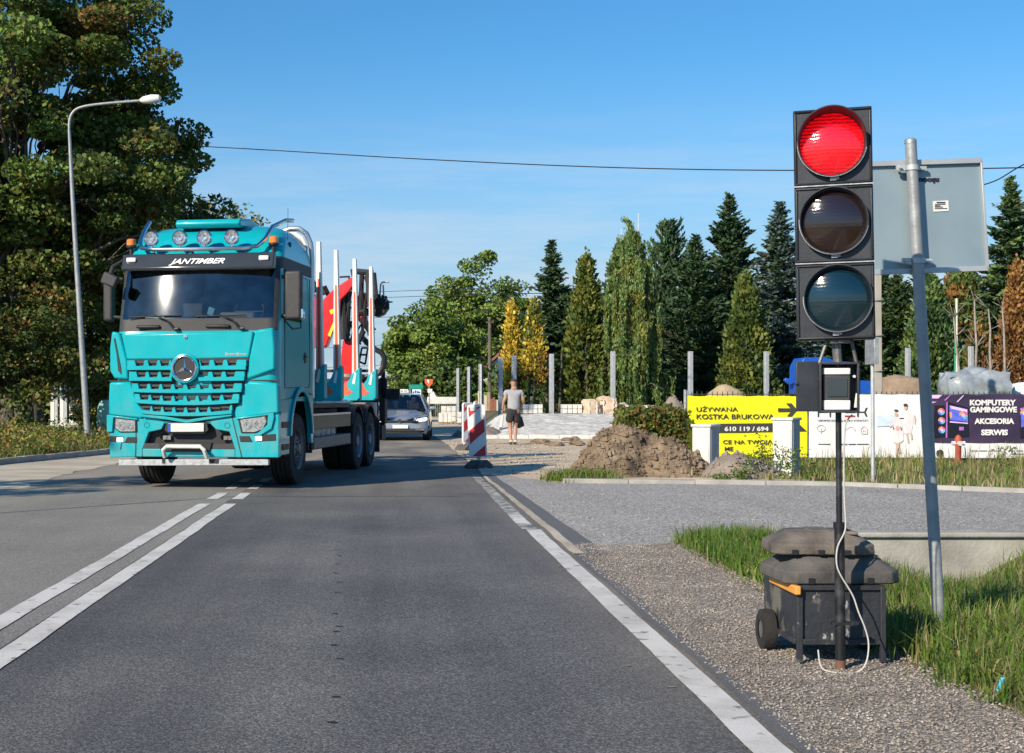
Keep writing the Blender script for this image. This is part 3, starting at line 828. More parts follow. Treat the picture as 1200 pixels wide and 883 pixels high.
LM = {}
LM['mg'] = leafmat('maple_green', (0.076, 0.126, 0.024), (0.144, 0.203, 0.037), vs=0.4)
LM['md'] = leafmat('maple_dark', (0.051, 0.090, 0.021), (0.107, 0.152, 0.035), vs=0.4)
LM['mb'] = leafmat('maple_brown', (0.176, 0.088, 0.027), (0.284, 0.176, 0.047), vs=0.6)
LM['mo'] = leafmat('maple_olive', (0.135, 0.142, 0.030), (0.216, 0.203, 0.047), vs=0.6)
LM['sp'] = leafmat('spruce_needles', (0.033, 0.069, 0.030), (0.070, 0.119, 0.050), vs=0.8, transl=0.1)
LM['fir'] = leafmat('fir_needles', (0.034, 0.079, 0.034), (0.074, 0.150, 0.058), vs=0.8, transl=0.1)
LM['blue'] = leafmat('blue_spruce_needles', (0.063, 0.107, 0.101), (0.164, 0.230, 0.223), vs=1.0, transl=0.1)
LM['cy'] = leafmat('cypress_olive', (0.089, 0.127, 0.026), (0.208, 0.230, 0.045), vs=1.0, transl=0.15)
LM['cyd'] = leafmat('cypress_dark', (0.051, 0.092, 0.024), (0.101, 0.151, 0.034), vs=1.0, transl=0.15)
LM['gold'] = leafmat('thuja_gold', (0.491, 0.360, 0.041), (0.750, 0.604, 0.083), vs=1.2, transl=0.2)
LM['gold2'] = leafmat('thuja_rust', (0.270, 0.162, 0.034), (0.432, 0.270, 0.047), vs=1.2, transl=0.2)
LM['weep'] = leafmat('weeping_needles', (0.091, 0.173, 0.057), (0.193, 0.284, 0.081), vs=1.0, transl=0.15)
LM['oak'] = leafmat('oak_green', (0.110, 0.194, 0.037), (0.203, 0.312, 0.059), vs=0.4)
LM['oak2'] = leafmat('oak_bright', (0.186, 0.279, 0.047), (0.279, 0.342, 0.078), vs=0.4)
LM['wil'] = leafmat('willow_grey', (0.135, 0.176, 0.074), (0.257, 0.270, 0.135), vs=0.6)
LM['rust'] = leafmat('dead_thuja', (0.230, 0.115, 0.047), (0.405, 0.216, 0.074), vs=1.0, transl=0.15)
LM['yb'] = leafmat('yellow_bush', (0.257, 0.257, 0.041), (0.405, 0.365, 0.068), vs=1.0)
LM['redl'] = leafmat('red_weed', (0.297, 0.095, 0.041), (0.432, 0.189, 0.068), vs=1.0)

# -- the big maple on the left and its neighbours
broadleaf('maple_tree', 'huge maple with green and rusty leaves standing behind the street lamp', (PX(17, 44), 44, 0), 15, 5.05, 4.8, 9.1, 5.9, 0.42, 330, 170000, 0.155,
          [LM['mg'], LM['md'], LM['mb'], LM['mo'], LM['oak']], [6, 4.5, 0.7, 1.6, 2.2], crc=0.82, seed=21, nlimb=60, zmin=3.6, forks=3, flat=0.5, hollow=0.35, lumpy=0.35)
broadleaf('maple_tree', 'shorter dark maple between the street lamp and the truck cab', (PX(150, 50), 50, 0), 9, 4.1, 3.6, 6.4, 3.1, 0.28, 130, 42000, 0.19,
          [LM['md'], LM['mg'], LM['mb']], [6, 2, 1], crc=1.0, seed=5, nlimb=26, zmin=2.0, flat=0.6)
broadleaf('hazel_bush', 'dark leafy bush under the maple at the far left edge', (PX(20, 40), 40, 0), 4, 2.3, 1.6, 2.7, 1.9, 0.10, 70, 17000, 0.12,
          [LM['md'], LM['mg'], LM['mo'], LM['mb']], [5, 3, 2, 1], crc=0.6, cat='bush', seed=31, nlimb=16, zmin=0.5)
broadleaf('dark_bush', 'dense dark bush in the shade behind the metal posts', (PX(40, 52), 52, 0), 4.5, 3.2, 1.6, 2.2, 2.4, 0.10, 90, 9000, 0.22,
          [LM['md'], LM['md'], LM['mg']], crc=0.8, cat='bush', seed=32, nlimb=8, zmin=0.2)
broadleaf('yellow_green_bush', 'yellow green bush between the lamp post and the truck front', (PX(116, 46), 46, 0), 3, 0.75, 0.8, 1.5, 1.3, 0.06, 40, 9000, 0.10,
          [LM['yb'], LM['mg'], LM['mo']], [3, 2, 2], crc=0.4, cat='bush', seed=33, nlimb=6, zmin=0.2)
broadleaf('birch_tree', 'thin pale leaved birch top showing behind the truck roof', (PX(262, 70), 70, 0), 10, 1.9, 1.7, 8.4, 2.5, 0.14, 60, 5200, 0.22,
          [LM['wil'], LM['mo']], [4, 1], crc=0.8, seed=8, nlimb=12, zmin=5, bark=M['bark_pale'], flat=1.1)
# trees left of the frame whose shadows fall across the dusty shoulder
broadleaf('roadside_tree', 'roadside tree standing off to the left of the photo with its shadow over the shoulder', (-14.2, 12.5, 0), 9, 2.2, 2.2, 6.6, 2.2, 0.2, 34, 2600, 0.22,
          [LM['mg'], LM['md']], crc=0.8, seed=18, nlimb=12, zmin=3)

# -- the distant round trees over the road
far = [(560, 118, 308, 56, 'far tall oak with open airy top beyond the metal posts'),
       (508, 105, 362, 48, 'far round green tree left of the tall oak, over the taxi'),
       (590, 125, 352, 34, 'far darker tree filling in behind the golden thujas')]
for i, (px, Y, top, hw, lb) in enumerate(far):
    H = PZ(top, Y); r0 = hw * Y / F
    broadleaf('oak_tree', lb, (PX(px, Y), Y, 0), H, r0, r0, H * 0.56, H * 0.44, 0.3, 120 if i == 0 else 150, 30000 if i == 0 else 38000, 0.27,
              [LM['oak'], LM['oak2'], LM['md']], [5, 2.5, 1.5], crc=1.05, seed=50 + i, nlimb=16, zmin=0.6, group='distant oaks beside the road', lumpy=0.5)
broadleaf('far_tree', 'low round bush tree far down the road beside the tall sign', (PX(482, 140), 140, 0), 7, 2.3, 2.3, 3.2, 3.0, 0.2, 50, 5000, 0.4,
          [LM['oak'], LM['wil'], LM['md']], crc=1.0, seed=61, nlimb=6, zmin=0.4)
broadleaf('far_hedge_tree', 'low dark greenery far down the road behind the pallets', (PX(535, 100), 100, 0), 4, 3.4, 1.5, 1.9, 1.9, 0.15, 70, 6500, 0.32,
          [LM['oak'], LM['md'], LM['cyd']], crc=0.9, cat='bush', seed=62, nlimb=6, zmin=0.2)

# trees across the fields left of the road, seen past the maple from other positions
for k in range(6):
    broadleaf('field_tree', 'one of the far trees across the field left of the road', (-62 + k * 8.5, 92 + (k * 37 % 23), 0), 7 + k % 3, 4.2, 3.5, 4.0, 3.6, 0.25, 60, 6500, 0.5, [LM['oak'], LM['md'], LM['mg']], crc=1.4, seed=70 + k, nlimb=5, zmin=0.3, group='far trees left of the road')
# -- the conifer row behind the yard
def con(px, top, hw, Y, kind, mats, label, name, seed, dens=1.0, ls=0.2, zb=0.35, z0=0.6, bark=None, lean=0.0):
    return conifer(name, label, (PX(px, Y), Y, z0), PZ(top, Y) - z0, hw * Y / F, kind, mats, seed, dens, ls, bark, zb, lean=lean)
con(599, 357, 14, 61, 'cypress', [LM['gold'], LM['gold2'], LM['gold']], 'golden yellow thuja column, left one of the bright pair', 'golden_thuja', 101, 1.2, 0.15, 0.9)
con(626, 356, 15, 60, 'cypress', [LM['gold'], LM['gold2'], LM['cy']], 'golden yellow thuja above the walking man, right one of the bright pair', 'golden_thuja', 102, 1.2, 0.15, 1.2)
con(647, 281, 37, 66, 'spruce', [LM['sp'], LM['fir']], 'slender dark spruce right of the golden thujas with a thin top', 'spruce_tree', 103, 1.25, 0.24, 1.6)
con(687, 306, 32, 61, 'cypress', [LM['cy'], LM['cyd'], LM['cy'], LM['cy']], 'broad olive gold cypress left of the weeping cedar', 'cypress_tree', 104, 0.95, 0.2)
con(742, 256, 40, 59, 'weeping', [LM['weep'], LM['weep'], LM['cy']], 'weeping cedar with hanging curtains of branches and a nodding tip', 'weeping_cedar', 105, 1.75, 0.14, 0.3, lean=-0.15)
con(782, 266, 44, 68, 'pine', [LM['fir'], LM['sp']], 'dark bushy pine with upright shoots just right of the weeping cedar', 'pine_tree', 106, 1.7, 0.26, 0.5)
con(815, 275, 70, 65, 'fir', [LM['fir'], LM['sp']], 'wide green fir behind the yellow banner, tip level with the pine', 'fir_tree', 107, 1.35, 0.24)
con(855, 227, 73, 71, 'fir', [LM['fir'], LM['sp'], LM['sp']], 'tallest fir of the row with loose open whorls', 'fir_tree', 108, 1.25, 0.27)
con(874, 328, 36, 60, 'cypress', [LM['cy'], LM['cyd'], LM['cyd']], 'small olive cypress in front of the tallest fir', 'cypress_tree', 109, 0.95, 0.19)
con(914, 236, 67, 64, 'spruce', [LM['blue'], LM['sp'], LM['blue']], 'blue grey spruce just left of the traffic light', 'blue_spruce', 110, 1.5, 0.24)
con(700, 330, 47, 72, 'spruce', [LM['sp']], 'dark spruce hidden behind the olive cypress', 'spruce_tree', 111, 1.0, 0.28)
con(770, 345, 67, 74, 'fir', [LM['sp'], LM['fir']], 'low dark fir in the gap behind the pine', 'fir_tree', 112, 1.2, 0.28)
con(1052, 322, 67, 68, 'fir', [LM['fir'], LM['sp'], LM['cyd']], 'dark fir under the road sign panel', 'fir_tree', 113, 1.3, 0.26)
con(1006, 345, 58, 70, 'spruce', [LM['sp'], LM['cyd']], 'dark spruce behind the traffic light and the concrete pole', 'spruce_tree', 114, 1.2, 0.27)
con(1090, 330, 42, 64, 'cypress', [LM['weep'], LM['cyd'], LM['fir']], 'soft green conifer with hanging sprays right of the dark sign pole', 'conifer_tree', 115, 1.0, 0.2)
con(1185, 207, 70, 66, 'spruce', [LM['fir'], LM['sp'], LM['weep']], 'tall green spruce at the right edge beyond the sign panel', 'spruce_tree', 116, 1.3, 0.26, lean=-0.1)
con(1193, 312, 26, 58, 'cypress', [LM['rust'], LM['gold2'], LM['rust']], 'rusty orange dying thuja at the right edge of the photo', 'dying_thuja', 117, 1.0, 0.17, 1.2)
con(1149, 372, 23, 59, 'cypress', [LM['rust'], LM['cyd']], 'brown withered thuja above the wrapped pallet', 'dying_thuja', 118, 0.65, 0.16, 0.9)
con(1242, 250, 80, 66, 'spruce', [LM['fir'], LM['sp']], 'spruce just outside the right edge of the photo', 'spruce_tree', 119, 1.0, 0.27)
con(962, 296, 62, 74, 'fir', [LM['fir'], LM['cyd']], 'dark green fir mass hidden mostly behind the traffic light head', 'fir_tree', 120, 1.1, 0.27)
con(1030, 285, 60, 75, 'fir', [LM['fir'], LM['cyd'], LM['sp']], 'dark fir filling the gap behind the traffic light and the sign panel', 'fir_tree', 121, 1.1, 0.27)
con(1082, 296, 58, 73, 'fir', [LM['cyd'], LM['fir']], 'green fir behind the sign panel, between the sign pole and the green stake', 'fir_tree', 122, 1.1, 0.27)
con(1128, 306, 50, 71, 'cypress', [LM['cyd'], LM['weep'], LM['rust']], 'brownish green conifer behind the bare pale trunks', 'conifer_tree', 123, 1.0, 0.24)
con(836, 318, 56, 76, 'fir', [LM['fir'], LM['cyd']], 'lower green fir in the gap between the two tall firs', 'fir_tree', 124, 1.1, 0.27)
con(728, 288, 36, 70, 'cypress', [LM['wil'], LM['weep'], LM['cyd']], 'grey green loose crown behind the weeping cedar', 'conifer_tree', 125, .9, 0.24)
con(665, 345, 30, 70, 'cypress', [LM['cyd'], LM['sp']], 'dark green conifer between the slender spruce and the olive cypress', 'conifer_tree', 126, .9, 0.22)
# bare stems in front of the brown thujas
for k, (px, top) in enumerate(((1128, 372), (1147, 352), (1163, 362), (1180, 360))):
    mb = MB(); p = limb_pts((0, 0, 0), (random.uniform(-.5, .1), 0, PZ(top, 57) - .6), 0, 0.05, 6); mb.tube(p, [0.075, .07, .06, .05, .04, .02], 6)
    for j in range(12):
        q = p[random.randint(2, 5)]; mb.tube([q, q + Vector((random.uniform(-.5, .5), random.uniform(-.3, .3), random.uniform(.2, .7)))], [0.02, 0.006], 4)
    o = mb.build('bare_stem', M['bark_pale'], ang=180); o.location = (PX(px, 57), 57, .6)
    tag(o, 'bare pale trunk rising in front of the brown thujas at the right', 'tree trunk', 'bare trunks by the brown thujas')
# trunk stems under the golden thujas
for k, px in enumerate((606, 619, 641, 655)):
    mb = MB(); mb.tube(limb_pts((0, 0, 0), (random.uniform(-.15, .15), 0, 2.6), 0, 0.05, 5), [0.07, .06, .05, .045, .03], 6)
    o = mb.build('sapling', [M['bark'], M['bark'], M['bark_red'], M['bark']][k]); o.location = (PX(px, 60.5), 60.5, .6)
    tag(o, 'thin bare trunk below the row of thujas near the walking man', 'tree trunk', 'thin trunks under the thuja row')
# dark undergrowth behind the row closes the view between the stems
for k, (px, hw, top, Y) in enumerate(((628, 40, 432, 76), (700, 50, 420, 78), (775, 50, 405, 78), (850, 52, 400, 78), (925, 50, 395, 78), (1000, 50, 395, 78), (1075, 52, 395, 78), (1150, 50, 400, 78), (1215, 45, 390, 78))):
    H = PZ(top - 25, Y) - .6
    broadleaf('undergrowth_bush', ['dark undergrowth behind the golden thujas', 'dark undergrowth behind the olive cypress', 'dark undergrowth behind the weeping cedar', 'dark undergrowth behind the tall firs',
              'dark undergrowth behind the blue spruce', 'dark undergrowth behind the concrete pole', 'dark undergrowth below the sign panel', 'dark undergrowth behind the brown thujas', 'dark undergrowth at the right edge'][k],
              (PX(px, Y), Y, .6), H, hw * Y / F, 1.2, H * 0.5, H * 0.5, 0.1, 55, 4200, 0.42, [LM['cyd'], LM['sp'], LM['md']], crc=1.0, cat='bush', seed=200 + k, nlimb=3, zmin=0.1, hollow=0.1)
# wood beyond the right edge of the view, seen only from other positions and in reflections
for k in range(6):
    conifer('spruce_tree', 'one of the spruces outside the right edge of the photo', (31 + k * 5.5, 70 - k * 5 + (k % 2) * 4, 0.3), 9 + (k * 37 % 5), 2.6, 'fir' if k % 2 else 'spruce', [LM['fir'], LM['sp']], 300 + k, 0.9, 0.34, M['bark'], 0.4, group='spruces outside the right edge')
random.seed(3); rng = np.random.default_rng(3)
# clipped hedge by the dirt heap
def hedge(name, label, x0, x1, y0, y1, z1, mats, n, ls):
    k = n
    P = np.stack([x0 + (x1 - x0) * rng.random(k), y0 + (y1 - y0) * rng.random(k), 0.05 + (z1 - .05) * rng.random(k)], 1)
    f = rng.integers(0, 4, k)
    P[f == 0, 1] = y0 + 0.15 * rng.random((f == 0).sum()); P[f == 1, 2] = z1 - 0.12 * rng.random((f == 1).sum()); P[f == 2, 0] = x0 + .15 * rng.random((f == 2).sum())
    P += rng.standard_normal(P.shape) * 0.06
    t = thing(name, label, 'hedge', (0, 0, 0))
    mb = MB()
    for i in range(14):
        x = x0 + (x1 - x0) * (i + .5) / 14; mb.tube([(x, (y0 + y1) / 2, 0), (x + .05, (y0 + y1) / 2, z1 * .7)], [.02, .01], 5)
    mb.build('stem', M['bark'], t)
    # woody core of twigs behind the leaves
    leaves('foliage', quads(P, ls, None, 0.7), mats, t, rng.integers(0, len(mats), k))
hedge('hedge', 'low clipped green and reddish hedge left of the yellow banner', PX(728, 31), PX(795, 31), 30.2, 31.6, 1.05, [LM['cyd'], LM['mg'], LM['mb'], LM['mo'], LM['md']], 15000, 0.09)
# weeds with broad leaves on the left verge and in front of the cabinets
def weeds(name, label, pts_, h, mats, n, ls, w=0.12):
    P = []
    for (x, y, z, hh) in pts_:
        k = n; u = rng.random(k)
        P.append(np.stack([x + rng.standard_normal(k) * w * (0.4 + u), y + rng.standard_normal(k) * w, z + hh * u], 1))
    P = np.concatenate(P)
    return stuff(leaves(name, quads(P, ls, None, 0.5), mats, None, rng.integers(0, len(mats), len(P))), label, 'weeds')
pp = []
for _ in range(520):
    y = random.uniform(29.5, 41); x = random.uniform(-0.27 * y - 1, lv(y) - 0.2); pp.append((x, y, gh(x, y), random.uniform(.2, .62)))
weeds('verge_weeds', 'leafy green, yellow and reddish weeds along the left verge', pp, 0, [LM['mo'], LM['cy'], LM['redl'], LM['yb'], LM['mg'], LM['oak']], 34, 0.085, 0.16)
pp = []
for px, py, hh in ((893, 560, .75), (898, 560, .6), (886, 562, .55), (918, 562, .55), (930, 562, .6), (944, 562, .4), (1005, 562, .35), (1180, 560, .5), (870, 563, .25), (850, 564, .15)):
    g = G(px, py)
    for _ in range(3): pp.append((g.x + random.gauss(0, .06), g.y + random.gauss(0, .1), 0, hh * random.uniform(.7, 1.1)))
weeds('cabinet_weeds', 'tall thin green weeds growing in front of the utility cabinets', pp, 0, [LM['mg'], LM['cyd'], LM['oak']], 60, 0.055, 0.07)
# ================================================================== TIMBER TRUCK
TR_YAW = R(-9.9)
truck = thing('timber_truck', 'turquoise timber truck with roof lamps and red folded crane waiting in the oncoming lane', 'truck', (-2.62, 22.81, 0), TR_YAW)
T = truck
# ---- cab skin as one lofted grid, split into painted shell, black screen surround, glass
#          z     yfront  halfw  r     yrear
SEC = [(1.02, -1.40, 1.245, 0.16, 0.86),
       (1.30, -1.41, 1.25, 0.17, 0.88),
       (1.70, -1.41, 1.25, 0.17, 0.88),
       (2.05, -1.40, 1.25, 0.17, 0.88),
       (2.28, -1.38, 1.25, 0.17, 0.88),
       (2.34, -1.36, 1.248, 0.17, 0.88),
       (2.52, -1.33, 1.245, 0.17, 0.88),
       (2.80, -1.265, 1.24, 0.17, 0.88),
       (3.10, -1.193, 1.235, 0.17, 0.88),
       (3.28, -1.148, 1.23, 0.18, 0.88),
       (3.46, -1.11, 1.22, 0.20, 0.88),
       (3.60, -1.02, 1.20, 0.26, 0.87),
       (3.75, -0.86, 1.16, 0.32, 0.84),
       (3.88, -0.66, 1.09, 0.36, 0.78),
       (3.97, -0.42, 0.99, 0.40, 0.68),
       (4.02, -0.15, 0.86, 0.40, 0.50)]
def section(z, yf, w, r, yr):
    side = [yr, yr - 0.10, 0.14, 0.04, -0.30, -0.86, -0.94]
    side = [min(yr, max(s, yf + r + 0.02 * (7 - i))) for i, s in enumerate(side)]
    L_ = [(-w, s) for s in side]
    arc = []
    for k in range(1, 6):
        a = math.pi / 2 * k / 6; arc.append((-w + r - r * math.cos(a), yf + r - r * math.sin(a) ))
    fx = np.linspace(-(w - r), w - r, 13)
    bk = 0.05 if z < 2.3 else (0.085 if z < 2.4 else 0.12)
    bul = lambda x: bk * (x / w) ** 2
    fr_ = [(x, yf + bul(x) - bk * ((w - r) / w) ** 2) for x in fx]
    out = L_ + arc + fr_ + [(-x, y) for x, y in reversed(arc)] + [(-x, y) for x, y in reversed(L_)]
    return [(x, y, z) for x, y in out]
GRID = [section(*s) for s in SEC]
NS = len(GRID[0])        # 7 + 5 + 13 + 5 + 7 = 37
def subset(cond):
    mb = MB(); idx = {}
    for i in range(len(GRID) - 1):
        for j in range(NS - 1):
            if cond(i, j):
                q = []
                for a, b_ in ((i, j), (i, j + 1), (i + 1, j + 1), (i + 1, j)):
                    if (a, b_) not in idx: idx[(a, b_)] = len(mb.v); mb.v.append(GRID[a][b_])
                    q.append(idx[(a, b_)])
                mb.f.append(tuple(q)); mb.mi.append(0)
    return mb
def isfront(j): return 12 <= j <= 23
def iscorner(j): return 7 <= j <= 11 or 24 <= j <= 28
def z_of(i): return SEC[i][0]
def is_ws(i, j): return 2.5 < z_of(i) < 3.2 and (isfront(j) or j in (10, 11, 24, 25))
def is_surround(i, j): return 2.33 < z_of(i) < 3.45 and (isfront(j) or j in (8, 9, 10, 11, 24, 25, 26, 27)) and not is_ws(i, j)
def is_sw(i, j): return 2.5 < z_of(i) < 3.2 and (j in (2, 3, 4, 5) or j in (31, 32, 33, 34)) and not (j in (2, 34))
def is_band(i, j): return 3.27 < z_of(i) < 3.45 and not isfront(j) and not is_surround(i, j)
def is_arch(i, j): return z_of(i) < 1.29 and (j <= 6 or j >= 30)
s_ = subset(lambda i, j: not (is_ws(i, j) or is_surround(i, j) or is_sw(i, j) or is_arch(i, j) or is_band(i, j)))
# roof cap and rear wall
top = GRID[-1]; n0 = len(s_.v); s_.v += top; s_.v.append((0, 0.15, 4.04)); 
for j in range(NS - 1): s_.f.append((n0 + j, n0 + j + 1, n0 + NS)); s_.mi.append(0)
s_.f.append((n0 + NS - 1, n0, n0 + NS)); s_.mi.append(0)
for i in range(1, len(GRID) - 1):
    a, b_ = GRID[i], GRID[i + 1]; k = len(s_.v); s_.v += [a[0], a[-1], b_[-1], b_[0]]; s_.f.append((k, k + 1, k + 2, k + 3)); s_.mi.append(0)
cab = s_.build('cab', M['teal'], T, ang=50)
subset(is_surround).build('windscreen_surround', M['grey_plastic'], T, ang=50)
subset(is_ws).build('windscreen', M['glass'], T, ang=80)
subset(lambda i, j: is_sw(i, j) and j < 18).build('side_window', M['glass_side'], T, ang=80)
subset(lambda i, j: is_sw(i, j) and j > 18).build('side_window', M['glass_side'], T, ang=80)
subset(is_band).build('window_band', M['grey_plastic'], T, ang=50)
# ---- interior
mb = MB(); mb.box((0, -0.15, 2.12), (2.3, 1.9, 0.06)); mb.box((0, 0.80, 2.9), (2.3, 0.06, 1.5)); mb.box((0, -0.1, 3.52), (2.2, 1.6, 0.05)); mb.build('cab_interior', mat('cab_lining', (0.10, 0.10, 0.10), 0.9), T)
mb = MB(); mb.box((0, -1.02, 2.33), (2.3, 0.42, 0.42)); mb.box((0.55, -1.0, 2.56), (0.55, 0.26, 0.14)); mb.build('dashboard', mat('dashboard_grey', (0.13, 0.13, 0.125), 0.7), T, bevel=0.04)
mb = MB()
for x in (-0.6, 0.62): mb.box((x, -0.15, 2.42), (0.52, 0.5, 0.3)); mb.box((x, 0.12, 2.85), (0.5, 0.16, 0.75)); mb.box((x, 0.13, 3.3), (0.28, 0.12, 0.2))
mb.build('seat', mat('seat_fabric', (0.05, 0.05, 0.055), 0.9), T, bevel=0.05)
mb = MB(); Mt = Matrix.Translation((0.62, -0.68, 2.66)) @ Matrix.Rotation(R(58), 4, 'X')
mb.tube([Mt @ Vector((0.23 * math.cos(a), 0.23 * math.sin(a), 0)) for a in [i * math.pi / 16 for i in range(33)]], 0.017, 8)
mb.tube([Mt @ Vector((-0.22, 0, 0)), Mt @ Vector((0.22, 0, 0))], 0.015); mb.build('steering_wheel', M['black'], T)
mb = MB(); mb.box((-0.10, -1.20, 2.66), (0.30, 0.03, 0.20)); mb.build('tablet', M['black'], T, bevel=0.01)
mb = MB(); mb.box((0.16, -1.14, 2.64), (0.10, 0.03, 0.12), ry=0.3); mb.build('dash_gadget', mat('tinted_blue_plastic', (0.12, 0.3, 0.4), 0.4), T, bevel=0.01)
mb = MB(); mb.box((-0.72, -1.1, 2.56), (0.28, 0.2, 0.03), rz=0.2); mb.build('papers', M['white'], T)
mb = MB(); mb.box((0, -1.06, 3.22), (2.1, 0.03, 0.16)); mb.build('sun_blind', M['black'], T)
# ---- lower side skirts with wheel arches (prisms in YZ) both sides
for sx in (-1, 1):
    poly = [(-1.25, 1.02), (-1.25, 1.32)] + [(-0.05 + y, z) for y, z in ((-1.2, 1.32),)] 
    cy = 0.0
    arc = [(cy + 0.72 * math.cos(a), 0.72 + 0.72 * math.sin(a)) for a in np.linspace(R(168), R(12), 14)]
    pl = [(-1.26, 0.50), (-0.74, 0.50)] + [(y, z + 0.02) for y, z in arc] + [(0.74, 0.62), (0.88, 0.62), (0.88, 1.42), (-1.26, 1.32)]
    mb = MB(); mb.prism(pl, sx * 1.19, sx * 1.262, 'YZ'); mb.build('fender', M['teal'], T, bevel=0.012)
    mb = MB(); out_ = [(cy + 0.78 * math.cos(a), 0.72 + 0.80 * math.sin(a)) for a in np.linspace(R(176), R(4), 16)]; in_ = [(cy + 0.70 * math.cos(a), 0.72 + 0.72 * math.sin(a)) for a in np.linspace(R(4), R(176), 16)]
    mb.prism(out_ + in_, sx * 1.262, sx * 1.30, 'YZ'); mb.build('arch_trim', M['teal'], T, bevel=0.012)
    mb = MB(); mb.prism([(-0.69, 0.5)] + [(y * 0.96, z) for y, z in arc] + [(0.69, 0.5), (0.69, 1.42), (-0.69, 1.42)], sx * 0.8, sx * 0.83, 'YZ')
    mb.box((sx * 1.0, 0, 1.47), (0.42, 1.4, 0.04)); mb.box((sx * 1.0, -0.72, 0.95), (0.42, 0.04, 0.95)); mb.box((sx * 1.0, 0.76, 0.95), (0.42, 0.04, 0.9)); mb.build('wheel_housing', M['black'], T)
    # entry steps ahead of the wheel
    mb = MB(); mb.box((sx * 1.268, -1.0, 0.62), (0.012, 0.40, 0.09)); mb.box((sx * 1.268, -1.0, 0.95), (0.012, 0.40, 0.09)); mb.build('entry_step', M['black'], T, bevel=0.004)
    # door outline and handle
    mb = MB()
    seam = [(-0.98, 1.50), (-0.98, 3.24), (0.66, 3.24), (0.66, 1.62)]
    mb.tube([(sx * 1.251, y, z) for y, z in seam + [(0.62, 1.52), (-0.98, 1.50)]], 0.007, 5); mb.build('door_seam', M['black'], T)
    mb = MB(); mb.lathe([(0.0, -0.012), (0.085, -0.010), (0.09, 0.0), (0.075, 0.008), (0.0, 0.010)], 'X', 20, (sx * 1.256, 0.34, 1.98)); mb.box((sx * 1.27, 0.34, 2.0), (0.02, 0.14, 0.03)); mb.build('door_handle', M['black'], T)
    # window frame
    mb = MB(); mb.tube([(sx * 1.246, -0.93, 2.50), (sx * 1.234, -0.93, 3.27), (sx * 1.234, 0.06, 3.27), (sx * 1.246, 0.06, 2.44), (sx * 1.246, -0.5, 2.40), (sx * 1.246, -0.93, 2.50)], 0.016, 6); mb.build('window_frame', M['black'], T)
mb = MB(); mb.box((0, -0.2, 1.25), (1.5, 2.0, 0.7)); mb.box((0, -0.25, 0.75), (1.1, 1.9, 0.4)); mb.build('engine_bay', M['chassis'], T)

# ---- front fascia, traced on the front plane then extruded as real panels
def Fp(u, v): return ((u / 340.0 - 1.636), 2.44 - v / 350.7)
def panel(name, uv, y0, y1, m, bevel=0.012, parent=None):
    mb = MB(); mb.prism([Fp(*p) for p in uv], y0, y1, 'XZ'); return mb.build(name, m, parent or T, bevel=bevel)
seam_m = M['black']
panel('front_flap', [(172, 52), (860, 40), (838, 176), (560, 182), (200, 182)], -1.452, -1.36, M['teal'], 0.02)
panel('corner_panel', [(122, 34), (165, 44), (205, 185), (212, 288), (136, 282), (112, 240), (112, 120)], -1.468, -1.28, M['teal'], 0.03)
panel('corner_panel', [(872, 34), (962, 22), (972, 130), (972, 238), (826, 288), (840, 180)], -1.468, -1.28, M['teal'], 0.03)
panel('air_slot', [(134, 72), (142, 72), (172, 220), (176, 262), (158, 240), (150, 160)], -1.478, -1.45, M['black'], 0.003)
panel('side_fascia', [(108, 300), (222, 298), (246, 372), (292, 452), (284, 492), (104, 472), (104, 380)], -1.455, -1.25, M['teal'], 0.03)
panel('side_fascia', [(818, 296), (984, 306), (992, 460), (770, 492), (752, 458), (796, 400)], -1.455, -1.25, M['teal'], 0.03)
panel('grille_backing', [(205, 176), (838, 174), (822, 292), (792, 400), (750, 462), (520, 500), (290, 462), (238, 378), (214, 290)], -1.445, -1.38, M['black'], 0.004)
def grille_row(u0, u1, vt, vb, holes, sag, skip=None):
    """one bar: solid lower edge with teeth standing up between the openings"""
    g = None
    um = (205 + 838) / 2
    def dv(u): return sag * (1 - ((u - um) / 300.0) ** 2)
    segs = [(u0, u1)] if not skip else [(u0, skip[0]), (skip[1], u1)]
    for a, b_ in segs:
        mb = MB(); dk = MB()
        nn = 14
        us = [a + (b_ - a) * k / nn for k in range(nn + 1)]
        hb = vb - (vb - vt) * 0.42
        pl = [Fp(u, hb + dv(u)) for u in us] + [Fp(u, vb + dv(u)) for u in reversed(us)]
        mb.prism(pl, -1.522, -1.40, 'XZ')
        hl = [h for h in holes if a - 5 < h < b_ + 5]
        edges = [a] + sum([[h - 27, h + 27] for h in hl], []) + [b_]
        for k in range(0, len(edges), 2):
            e0, e1 = edges[k], edges[k + 1]
            if e1 - e0 < 2: continue
            dvv = dv((e0 + e1) / 2)
            s0 = 0 if k == 0 else 6; s1 = 0 if k + 2 >= len(edges) else 6
            mb.prism([Fp(e0 + (0 if k == 0 else -1), vt + dvv), Fp(e1 + 1, vt + dvv), Fp(e1 + s1 + 3, hb + dvv + 1), Fp(e0 - s0 - 3 + (3 if k == 0 else 0), hb + dvv + 1)], -1.512, -1.40, 'XZ')
        for h in hl:
            d = dv(h); dk.prism([Fp(h - 27, vt + d + 3), Fp(h + 27, vt + d + 3), Fp(h + 22, vt + d + (vb - vt) * 0.30), Fp(h - 22, vt + d + (vb - vt) * 0.30)], -1.475, -1.44, 'XZ')
        g = mb.build('grille_bar', M['teal'], T, bevel=0.005, bseg=1); dk.build('grille_louvre', M['grey_plastic'], g)
grille_row(210, 828, 187, 238, [276, 344, 408, 617, 688, 757], 0, (440, 588))
grille_row(220, 820, 246, 294, [284, 348, 412, 610, 680, 748], 2, (445, 584))
grille_row(236, 806, 306, 352, [292, 356, 418, 482, 548, 614, 678, 742], 6)
